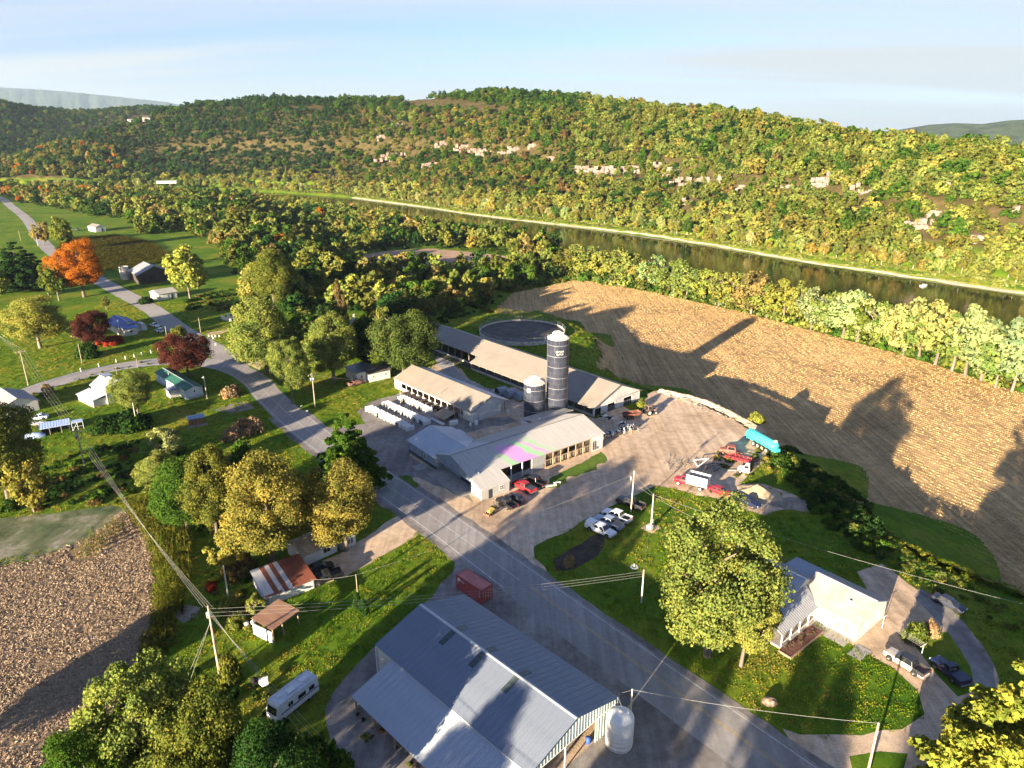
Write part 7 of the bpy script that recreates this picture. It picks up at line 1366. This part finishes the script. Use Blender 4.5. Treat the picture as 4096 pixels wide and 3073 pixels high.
P_('s',cT,(330,1480),(315,1355),'pole left of the far road beside the dark pine',r=.13,pale=True)
P_('t',cT,(500,1415),(485,1265),'pole right of the far road beside the small green tree',r=.13,pale=True)
P_('u',cT,(180,1435),(168,1345),'pole at the left edge of the far road',r=.13)
P_('v',c7,(905,1290),(925,975),'pale pole behind the white plastic tank',r=.12,pale=True); P_('w',c7,(800,1200),(790,1005),'thin pale post at the corner of the machine shed',r=.07,pale=True)
P_('x',cM,(1520,1352),(1518,1218),'thin white post among the calf hutches',r=.06,pale=True)
P_('y',crF,(475,725),(455,610),'thin pole on the edge of the side road below the guide posts',r=.07); P_('z',crF,(268,790),(262,712),'short pole on the near edge of the side road',r=.08)
def wire(label,a,b,sag,n=14,r=.011,group='overhead wires'):
    m=MB(); a=Vector(a); b=Vector(b); pts=[a.lerp(b,t)-Vector((0,0,4*sag*t*(1-t))) for t in np.linspace(0,1,n)]; m.path(pts,r,4); o=m.build('power_wire',wire_m); return tag(o,label,'wire',group)
dn=POLES['d'][0]
for k,(tp,off) in enumerate(zip(POLES['m'],(-.6,-.2,.2,.6))): wire('%s wire from the hollow pole over the standing corn'%nth(k),tp,dn+Vector((off,off*.3,-.15*k)),1.6)
for k,off in enumerate((-.5,0,.5)): wire('%s wire from the tall pole over the motorhome'%nth(k),dn+Vector((0,0,-.3-.5*k)),Vector((9+off*3,28+off*3,8.6)),1.2)
for k in range(3): wire('%s wire crossing the road to the big maple'%nth(k),dn+Vector((0,0,-.4-.6*k)),POLES['q'][0]+Vector((0,0,-.2-.45*k)),.9,20)
wire('wire from the rusty shed to the thin pole',Vector((-32.4,96.4,2.2)),POLES['n'][0],.2); wire('wire from the thin pole across the road',POLES['n'][0],POLES['b'][0]+Vector((0,0,-.6)),.7)
wire('wire from the leaning pole to the meter pole',POLES['b'][0]+Vector((0,0,-.3)),POLES['c'][0],.25); wire('second wire from the leaning pole to the meter pole',POLES['b'][0]+Vector((0,0,-2.2)),POLES['c'][0]+Vector((0,0,-.4)),.25); wire('wire from the meter pole to the maple pole',POLES['c'][0],POLES['q'][0],.4)
wire('upper wire passing behind the farmhouse to the right',POLES['c'][0]+Vector((0,0,-.1)),Vector((86,74,8.5)),1.5,24); wire('lower wire passing behind the farmhouse to the right',POLES['c'][0]+Vector((0,0,-.5)),Vector((54,92,3.6)),.9,20)
wire('wire from the drive pole to the tank pole',POLES['r'][0],POLES['v'][0],.5,20); wire('wire from the tank pole to the shed corner',POLES['v'][0],POLES['w'][0],.1)
wire('wire from the transformer pole to the heifer barn',POLES['a'][1],Vector((-34,188,3.2)),.4); 
for k,tp in enumerate(POLES['e']): wire('%s wire from the roadside pole towards the left edge'%nth(k),tp,Vector((-205+k*1.2,255+k,10.5)),.9); wire('%s wire from the roadside pole to the hollow'%nth(k),tp,POLES['m'][k],1.0)
for k,(dx,dy) in enumerate(((-3.5,-2.5),(-2.6,-3.2))): wire('%s guy wire of the tall power pole'%nth(k),dn+Vector((0,0,-2.4)),Vector((dn.x+dx,dn.y+dy-3,0)),0,3,.012,'guy wires')
# ------------------------------------------------------------------ calf hutches
hut_m=M('hutch_white',(0.70,.69,.66),.55,var=.08,scale=.7); hutd_m=M('hutch_shade',(0.075,.06,.055),.8,var=.3,scale=1)  # dark hutches: the shade along the barn is put into their colour
def hutch_mesh(mat):
    b=MB(); n=9; L=1.1; W=.44
    for i in range(10):
        x0=-L+2*L*i/10; x1=-L+2*L*(i+1)/10; s=1.0 if i%2==0 else .86
        prof=[(-W*s,0),(-W*s,.75),(-W*.86*s,1.02),(-W*.45*s,1.22*(.3+.7*s)),(0,1.30*(.3+.7*s)),(W*.45*s,1.22*(.3+.7*s)),(W*.86*s,1.02),(W*s,.75),(W*s,0)]
        b.add([(x0,y,z) for y,z in prof]+[(x1,y,z) for y,z in prof],[(k,k+1,k+n+1,k+n) for k in range(n-1)]+([tuple(range(n-1,-1,-1))] if i==0 else [])+[tuple(range(n)) if i%2==0 else tuple(range(n))])
    return b
hm=hutch_mesh(hut_m).build('shell',hut_m); hd=hutch_mesh(hutd_m).build('shell_dark',hutd_m); do=MB(); do.add([(1.101,-.34,.02),(1.101,.34,.02),(1.101,.34,.75),(1.101,.2,1.0),(1.101,-.2,1.0),(1.101,-.34,.75)],[(0,1,2,3,4,5)]); dk=do.build('doorway',dark_m)
HM,HD_,DK=hm.data,hd.data,dk.data
for q in (hm,hd,dk): bpy.data.objects.remove(q)
def hutch(x,y,label,group,me=HM,rz=None,name='calf_hutch'):
    o=empty(name,(x,y,.02),(yaw_az(51) if rz is None else rz)+random.uniform(-.07,.07),label,'calf hutch',group); link_mesh('shell',me,o); link_mesh('doorway',DK,o)
for rn,(a,b,n) in {'front':((-37.7,174.9),(-25.2,161.6),14),'middle':((-34.0,178.4),(-21.6,165.3),16),'back':((-30.2,182.6),(-22.0,173.5),11)}.items():
    for k in range(n):
        t=k/(n-1); hutch(a[0]+(b[0]-a[0])*t+random.uniform(-.1,.1),a[1]+(b[1]-a[1])*t+random.uniform(-.1,.1),'white calf hutch in the %s row, %s from its left end'%(rn,nth(k)),'white calf hutches in the %s row'%rn)
for k in range(9): t=k/8; hutch(-29.6+14.5*t,185.6-15.6*t,'calf hutch, shade put into its dark colour, against the heifer barn, %s from the left'%nth(k),'dark hutches along the heifer barn',HD_)
hutch(-14.7,165.0,'single white calf hutch beside the tan feeder roof','lone hutch',HM,yaw_az(60))
o=empty('feeder',(-17.3,168.0,0),yaw_az(137),'calf feeder with tan sloping roof beside the heifer barn','feeder'); r=MB(); slope_roof(r,-2.4,2.4,-1.9,1.45,1.9,2.2,.08,.8); r.build('roof',M('tan_ply',(0.33,.24,.16),.85,var=.2,scale=1),o); posts(o,[(-2.2,-1.7),(2.2,-1.7)],1.4,.06); posts(o,[(-2.2,1.7),(2.2,1.7)],2.1,.06); t=MB(); t.box(-2.6,2.6,-2.5,-1.95,.1,.55); t.build('trough',hut_m,o)
for k,(x,y,s,lb) in enumerate(((-9.0,165.0,1.0,'larger white bottle tank at the corner of the heifer barn'),(-10.4,164.3,.7,'smaller white bottle tank at the corner of the heifer barn'),(-1.0,173.0,.9,'white barrel under the eave of the heifer barn'))): b=MB(); b.lathe([(.4*s,0),(.45*s,.1),(.45*s,.9*s),(.3*s,1.15*s),(.12*s,1.2*s),(.01,1.25*s)],18); o=b.build('bottle_tank',hut_m); o.location=(x,y,.02); tag(o,lb,'tank','white bottle tanks')
for k in range(3):
    x,y=-3.0+2.7*k,186.3-1.9*k; o=empty('covered_wagon',(x,y,0),yaw_az(55),['grey wagon with an open round end behind the short silo','middle grey rounded wagon behind the short silo','grey boxy wagon nearest the short silo'][k],'wagon','grey feed wagons'); b=MB(); V=[]; n=11
    for xx in (-1.5,1.5):
        for i in range(n): a=PI*i/(n-1); V.append((xx,1.25*math.cos(a),.9+1.5*math.sin(a)**.8))
    b.add(V,[(i,i+1,i+n+1,i+n) for i in range(n-1)]); b.box(-1.5,1.5,-1.25,1.25,.5,.92); b.build('shell',M('dull_grey_sheet',(0.26,.29,.33),.6,var=.2),o); e=MB(); e.add([(-1.52,1.15*math.cos(PI*i/10),.92+1.35*math.sin(PI*i/10)) for i in range(11)],[tuple(range(11))]); e.build('open_end',dark_m if k==0 else M('wagon_end',(0.2,.23,.27),.7),o); [wheel(o,xx,s*1.0,.35,.2) for xx in (-1,1) for s in (-1,1)]
# ------------------------------------------------------------------ cows
def cow_mesh():
    J=[((-.75,0,1.18),.33),((-.35,0,1.16),.36),((.15,0,1.15),.37),((.6,0,1.2),.31),((.95,0,1.28),.17),((1.2,0,1.25),.14),((1.38,0,1.12),.12),((1.58,0,.98),.085)]
    E=[(i,i+1) for i in range(7)]
    def add(p,r,par): J.append((p,r)); E.append((par,len(J)-1)); return len(J)-1
    for s in (-1,1):
        a=add((-.72,s*.22,.85),.16,0); a=add((-.60,s*.23,.62),.10,a); a=add((-.80,s*.23,.42),.065,a); a=add((-.76,s*.23,.10),.055,a); add((-.72,s*.23,.0),.065,a)
        a=add((.58,s*.20,.82),.13,3); a=add((.60,s*.20,.48),.075,a); a=add((.58,s*.20,.12),.055,a); add((.61,s*.20,0),.065,a)
        a=add((1.27,s*.17,1.27),.05,5); add((1.25,s*.28,1.24),.03,a)
    a=add((-1.05,0,1.22),.06,0); a=add((-1.12,0,.8),.03,a); add((-1.12,0,.5),.045,a); u=add((-.38,0,.78),.17,1)
    me=bpy.data.meshes.new('cow_cage'); me.from_pydata([j[0] for j in J],E,[]); ob=bpy.data.objects.new('cow_cage',me); col.objects.link(ob); sk=ob.modifiers.new('s','SKIN'); 
    for i,(p,r) in enumerate(J): me.skin_vertices[0].data[i].radius=(r,r)
    me.skin_vertices[0].data[0].use_root=True; ob.modifiers.new('d','SUBSURF').levels=1; dg=bpy.context.evaluated_depsgraph_get(); out=bpy.data.meshes.new_from_object(ob.evaluated_get(dg)); bpy.data.objects.remove(ob); out.name='cow'; out.polygons.foreach_set('use_smooth',[True]*len(out.polygons))
    def fn(N,L,p):
        P=objpos(N); oi=N.new('ShaderNodeObjectInfo'); ad=N.new('ShaderNodeVectorMath'); ad.operation='ADD'; sc=N.new('ShaderNodeMath'); sc.operation='MULTIPLY'; sc.inputs[1].default_value=40; L.new(oi.outputs['Random'],sc.inputs[0]); cb=N.new('ShaderNodeCombineXYZ'); L.new(sc.outputs[0],cb.inputs[0]); L.new(P,ad.inputs[0]); L.new(cb.outputs[0],ad.inputs[1])
        L.new(ramp(N,L,noise(N,L,ad.outputs[0],1.5,1,.4),[(0.49,(0.012,.011,.011)),(0.51,(0.68,.66,.62))]),p.inputs['Base Color']); p.inputs['Roughness'].default_value=.8
    out.materials.clear(); out.materials.append(node_mat('holstein_hide',fn)); return out
cow_me=cow_mesh()
cows=[(23.4,167.8,200,'left of two cows standing at the end wall of the long barn'),(25.2,166.6,160,'right of two cows standing at the end wall of the long barn'),(22.2,156.3,250,'cow nearest the barn corner along the feed line'),(23.3,157.1,240,'second cow from the barn corner along the feed line'),(24.3,157.4,255,'third cow from the barn corner along the feed line'),(25.7,158.6,245,'fourth cow from the barn corner along the feed line'),(26.7,159.9,235,'fifth cow from the barn corner along the feed line'),(27.6,160.2,250,'sixth cow from the barn corner along the feed line'),(28.6,161.3,240,'seventh cow from the barn corner along the feed line'),(29.3,160.9,250,'eighth cow from the barn corner along the feed line'),(30.2,162.0,245,'cow at the tractor end of the feed line'),(27.5,163.6,20,'cow standing behind the feed line')]
for x,y,a,lb in cows: o=link_mesh('cow',cow_me); o.location=(x,y,.02); o.rotation_euler=(0,0,R(a)); o.scale=(1.05,)*3; tag(o,'black and white '+lb,'cow','dairy cows')
# feed line of logs and hay
g=random.Random(12); o=empty('feed_rail',(26,157.8,0),0,'line of logs and rails between the cows and the dirt lot','rail')
for k in range(13):
    t=k/12; b=MB(); L=g.uniform(1.2,2.6); b.tube((-L/2,0,0),(L/2,0,g.uniform(-.2,.35)),.09,.06,7); q=b.build('log',wood_m if k%3 else grwood_m,o); q.location=(-4.2+9.5*t,-2.2+5.2*t+g.uniform(-.3,.3),g.uniform(.15,.6)); q.rotation_euler=(0,0,R(32)+g.uniform(-.35,.35))
for k in range(6): b=MB(); b.box(-.07,.07,-.07,.07,0,1.1); q=b.build('post',grwood_m,o); q.location=(-4.4+1.9*k,-2.1+1.0*k,0); q.rotation_euler=(g.uniform(-.2,.2),g.uniform(-.2,.2),0)
# ------------------------------------------------------------------ heaps
def heap(name,label,c,rx,ry,h,mat,seed,n=44,cat='pile'):
    V=[];F=[]; g=np.random.default_rng(seed); rows=12
    for j in range(rows+1):
        f=j/rows
        for i in range(n):
            a=2*PI*i/n; wob_=1+.12*math.sin(3*a+seed)+.07*math.sin(7*a+seed*2); V.append((rx*f*wob_*math.cos(a),ry*f*wob_*math.sin(a),h*max(0,(1-f)**1.15+.03*g.normal()*(f<.98)) if f<1 else -.05))
    for j in range(rows):
        for i in range(n): F.append((j*n+i,j*n+(i+1)%n,(j+1)*n+(i+1)%n,(j+1)*n+i))
    me=np_mesh(name,np.array(V),np.array(F)[:, ::-1],[mat],smooth=True); o=link_mesh(name,me); o.location=c; return tag(o,label,cat)
sand_m=ground_mat('sand',[(0.3,(0.34,.26,.16)),(.7,(.48,.38,.25))],.4,2,9,.03)
heap('sand_pile','heap of tan sand behind the dark navy pickup',(49.8,128.6,0),5.2,4.4,2.3,sand_m,3)
heap('dirt_mound','low grey spill of earth at the right foot of the sand heap',(55.5,124.8,0),4.2,2.8,.7,ground_mat('earth_spill',[(0.3,(.2,.16,.12)),(.7,(.36,.3,.24))],.5,2,8,.1),5)
def bank(name,label,px,w,h,mat,seed):
    C=spline([p for p in W2(*px)],.8); g=np.random.default_rng(seed); n=len(C); cs=[-1,-.6,-.2,.2,.6,1]; hs=[0,.6,1,.9,.5,0]; T=np.gradient(C,axis=0); T/=np.linalg.norm(T,axis=1)[:,None]; Nn=np.stack([T[:,1],-T[:,0]],1); V=[]
    for i in range(n):
        for c,hh in zip(cs,hs): q=C[i]+Nn[i]*c*w*(1+.25*g.normal()*.5); V.append((q[0],q[1],max(-.03,h*hh*(.7+.5*g.random())-.03*(hh==0))))
    F=[(i*6+k,i*6+k+1,(i+1)*6+k+1,(i+1)*6+k) for i in range(n-1) for k in range(5)]; o=link_mesh(name,np_mesh(name,np.array(V),np.array(F),[mat])); return tag(o,label,'bank')
bank('dirt_bank','broken bank of pushed-up earth and boards along the field edge of the dirt lot',[(1424,845),(1470,855),(1530,872),(1580,895),(1625,920),(1650,940)],1.3,.75,dirt_m,4)
o=empty('board_heap',(44,160,0),0,'old boards scattered along the bank of pushed-up earth','boards'); g=random.Random(9); A,B=at(1430,850),at(1640,935)
for k in range(46):
    p=A.lerp(B,g.random()); b=MB(); L=g.uniform(.6,2.4); b.box(-L/2,L/2,-.1,.1,0,.05); q=b.build('board',[grwood_m,wood_m,M('pale_board',(0.5,.42,.32),.9,var=.3)][k%3],o); q.location=(p.x-44+g.uniform(-1.1,1.1),p.y-160+g.uniform(-1.1,1.1),.35+g.random()*.5); q.rotation_euler=(g.uniform(-.5,.5),g.uniform(-.4,.4),R(-36)+g.uniform(-.6,.6))
o=empty('brush_pile',(38.6,141.4,0),0,'pile of bare grey branches at the edge of the dirt lot','brush pile')
for k in range(70):
    b=MB(); L=g.uniform(1.0,3.4); p=Vector((0,0,0)); a=R(60)+g.uniform(-.5,.5); pts=[p]
    for j in range(3): p=p+Vector((math.cos(a),math.sin(a),g.uniform(-.12,.25)))*L/3; a+=g.uniform(-.35,.35); pts.append(p)
    b.path(pts,g.uniform(.025,.06),5); q=b.build('branch',[dead_m,grwood_m][k%2],o); q.location=(g.uniform(-5,4.5),g.uniform(-3,2),g.uniform(0,.35))
def dead_bush(p,h,label,n=26,seed=1):
    g=random.Random(seed); o=empty('dead_bush',p,0,label,'bush','bare bushes along the dirt bank'); b=MB()
    for k in range(n):
        a=g.random()*6.28; t=g.uniform(.15,.75); d=Vector((math.cos(a)*t,math.sin(a)*t,1)).normalized(); L=h*g.uniform(.6,1.1); q0=Vector((g.uniform(-.2,.2)*h*.3,g.uniform(-.2,.2)*h*.3,0)); q1=q0+d*L*.55; q2=q1+(d+Vector((g.uniform(-.5,.5),g.uniform(-.5,.5),.1))).normalized()*L*.45; b.tube(q0,q1,.035,.022,5); b.tube(q1,q2,.022,.008,4)
        for j in range(3): q3=q1.lerp(q2,g.random()); b.tube(q3,q3+Vector((g.uniform(-.4,.4),g.uniform(-.4,.4),g.uniform(.1,.5)))*h*.3,.014,.005,3)
    b.build('twigs',dead_m,o)
for k,(x,y,h,lb) in enumerate(((1441,843,2.4,'tallest bare bush at the barn end of the dirt bank'),(1476,850,2.0,'forked bare bush, second along the dirt bank'),(1545,872,2.2,'wide bare reddish bush, third along the dirt bank'),(1565,880,1.3,'low bare bush next to the wide reddish one'),(1597,893,1.5,'small dry bush, last along the dirt bank'))): dead_bush((lambda q:(q.x+2.0,q.y+2.0,terr1(q.x+2,q.y+2)))(at(x,y)),h+1.6,lb,34 if k in(2,) else 22,k)
# boulder, boat, sign, posts, stones
def rock(name,label,c,s,mat,seed,cat='boulder'):
    bm=bmesh.new(); bmesh.ops.create_icosphere(bm,subdivisions=3,radius=1); g=np.random.default_rng(seed)
    for v in bm.verts: n=v.co.copy(); f=1+.22*mnoise.noise(n*1.6+Vector((seed,0,0)))+.1*mnoise.noise(n*4); v.co=Vector((n.x*s[0],n.y*s[1],max(-.1,n.z)*s[2]))*f
    me=bpy.data.meshes.new(name); bm.to_mesh(me); bm.free(); me.materials.append(mat); o=link_mesh(name,me); o.location=c; return tag(o,label,cat)
rock('boulder','brown boulder on the round lawn by the road',(33.4,72.7,.1),(.95,.7,.75),M('brown_rock',(0.26,.18,.13),.9,var=.35,scale=2,bump=.6),2)
bx=crop(3072,1100)(1345,97,FP-4.0); o=empty('boat',(bx.x,bx.y,FP-4.0),R(20),'small white boat on the river','boat'); b=MB(); loft(b,[[(-2.2,-.8,.0),(-2.2,-.9,.6),(-2.2,.9,.6),(-2.2,.8,0)],[(1,-.75,0),(1,-.85,.65),(1,.85,.65),(1,.75,0)],[(2.6,-.05,.3),(2.6,-.08,.8),(2.6,.08,.8),(2.6,.05,.3)]]); b.build('hull',trimw_m,o); b=MB(); b.box(-.8,.4,-.5,.5,.62,1.2); b.build('console',siding_m,o)
p=cM(148,978); o=empty('road_sign',p,R(-60),'white and blue road sign on a post at the junction','sign'); b=MB(); b.tube((0,0,0),(0,0,2.6),.04); b.build('post',steel_m,o); b=MB(); b.box(-.45,.45,-.03,.0,1.7,2.7); b.build('board',siding_m,o); b=MB(); b.box(-.38,.38,-.045,-.03,1.95,2.3); b.build('panel',M('sign_blue',(0.03,.16,.35),.5),o)
for k,(x,y) in enumerate(((625,1075),(700,1052),(855,1012),(1085,945),(1160,928),(1225,912),(1305,893),(1365,868),(1430,862),(1005,972))):
    p=cL(x,y); o=empty('guide_post',p,0,'white guide post along the side road, %s from the left'%nth([0,1,2,4,5,6,7,8,9,3][k]),'post','guide posts beside the side road'); b=MB(); b.box(-.09,.09,-.09,.09,0,1.15); b.build('post',trimw_m,o); b=MB(); b.box(-.095,.095,-.095,.095,.85,.95); b.build('band',M('post_band',(0.12,.12,.12),.6),o)
for (x,y,lb) in ((330,1105,'first'),(662,1385,'second'),(712,1428,'third')): p=cM(x,y); o=empty('mailbox',p,R(40),'%s mailbox down the road verge, counted from the junction'%lb,'mailbox','roadside mailboxes'); b=MB(); b.box(-.05,.05,-.05,.05,0,1.05); b.build('post',grwood_m,o); b=MB(); b.tube((-.25,0,1.18),(.25,0,1.18),.14,.14,12); b.build('box',siding_m,o)
stone_m=M('pale_stone',(0.66,.63,.58),.8,var=.15)
def stone(x,y,s,label,group): b=MB(); b.box(-.45*s,.45*s,-.12*s,.12*s,0,.25*s); b.box(-.35*s,.35*s,-.09*s,.09*s,.25*s,1.15*s); o=b.build('gravestone',stone_m,bevel=.03*s); o.location=(x,y,0); o.rotation_euler=(0,0,R(40)+random.uniform(-.1,.1)); tag(o,label,'gravestone',group)
g=random.Random(21)
P=fill_poly(W2((655,692),(700,678),(785,684),(792,698),(735,726),(665,712)),34,9)
P=P[np.argsort(P[:,0]/P[:,1])]
for k,(x,y) in enumerate(P): stone(x,y,g.uniform(.8,1.3),'pale gravestone in the woodland cemetery, %s from its left end'%nth(k),'stones of the woodland cemetery')
for k,(px,py) in enumerate(((889,1276),(897,1280),(904,1282),(911,1281),(916,1283),(922,1286),(915,1270),(929,1276),(938,1274))): p=at(px*.540039,py*.540039); stone(p.x,p.y,g.uniform(.9,1.7),'white gravestone on the sunny grass, %s of the small group'%nth(k),'stones beside the junction')
for k,(px,py) in enumerate(((836,1348),(848,1348),(853,1357),(862,1349),(878,1349),(863,1382))): p=at(px*.540039,py*.540039); stone(p.x,p.y,.7,'low white stone on the grass island, %s from the left'%nth(k),'stones on the grass island')
# clothes line by the farmhouse
for k,(fn,b_,t_,lb) in enumerate(((c5,(1322,1140),(1330,1040),'far T-shaped clothes-line post beside the pickup'),(c5,(985,890),(1000,830),'near T-shaped clothes-line post at the farmhouse corner'))):
    p=fn(*b_); h=2.0; o=empty('clothesline_post',p,yaw_az(-30),lb,'post'); b=MB(); b.tube((0,0,0),(0,0,h),.04); b.tube((0,-.7,h),(0,.7,h),.035); b.build('frame',trimw_m,o)
A,B=c5(1330,1040,2.0),c5(1000,830,2.0)
for k in range(4): wire('%s clothes line between the T posts'%nth(k),A+Vector((-.2+.3*k,-.3+.2*k,0)),B+Vector((-.2+.3*k,-.3+.2*k,0)),.12,8,.012,'clothes lines')
for k,(x,y,lb) in enumerate(((cN(505,385).x,cN(505,385).y,'white bucket in the weeds behind the carport'),(cN(620,435).x,cN(620,435).y,'white tub at the left corner of the carport'),(cN(680,425).x,cN(680,425).y,'small white drum at the left corner of the carport'))): b=MB(); b.lathe([(.22,0),(.28,.6),(.26,.62),(.02,.6)],14); o=b.build('bucket',hut_m); o.location=(x,y,0); o.scale=(1.3,1.3,1.3); tag(o,lb,'bucket')
p=c7(545,1440); b=MB(); b.lathe([(.28,0),(.3,.05),(.3,.85),(.02,.88)],16); o=b.build('drum',M('blue_drum',(0.03,.08,.35),.5)); o.location=p; tag(o,'blue plastic drum inside the open end of the machine shed','drum')
p=cQ(1160,1010); o=empty('fire_ring',p,0,'small stone ring with a white post on the shaded lawn','fire ring'); b=MB(); b.lathe([(.35,0),(.6,0.05),(.75,.0)],16); b.build('ring',stone_m,o); b=MB(); b.tube((0,0,0),(0,0,.6),.07); b.build('post',trimw_m,o)
p=c9(1560,955); o=empty('stone_wall',p,yaw_az(70),'short pale retaining wall with a white bench beside the barn lawn','wall'); b=MB(); b.box(-2.2,.2,-.2,.2,0,.35); b.build('wall',concw_m,o); b=MB(); b.box(-.2,1.4,.3,.7,.35,.42); [b.box(x,x+.06,.35,.65,0,.35) for x in (-.1,1.2)]; b.build('bench',trimw_m,o)
# ------------------------------------------------------------------ trees outside the picture, behind and left of the camera
for k,(x,y,h,r,c) in enumerate(((-52,20,20,6,'olive'),(-41,10,21,6.5,'lime'),(-30,1,22,6.5,'green'),(-19,-8,22,6.5,'olive'),(-8,-17,22,6.5,'lime'),(6,-24,22,6.5,'olive'),(-75,52,17,6.5,'green'),(-2,14,11,4,'olive'),(16,16,12,4.2,'yellow'),(28,8,15,5,'olive'))):
    tree((x,y,0),h,r,['maple2','oak','maple'][k%3],c,'tree behind the picture edge, %s of the row casting shade over the shed'%nth(k),'trees outside the picture')
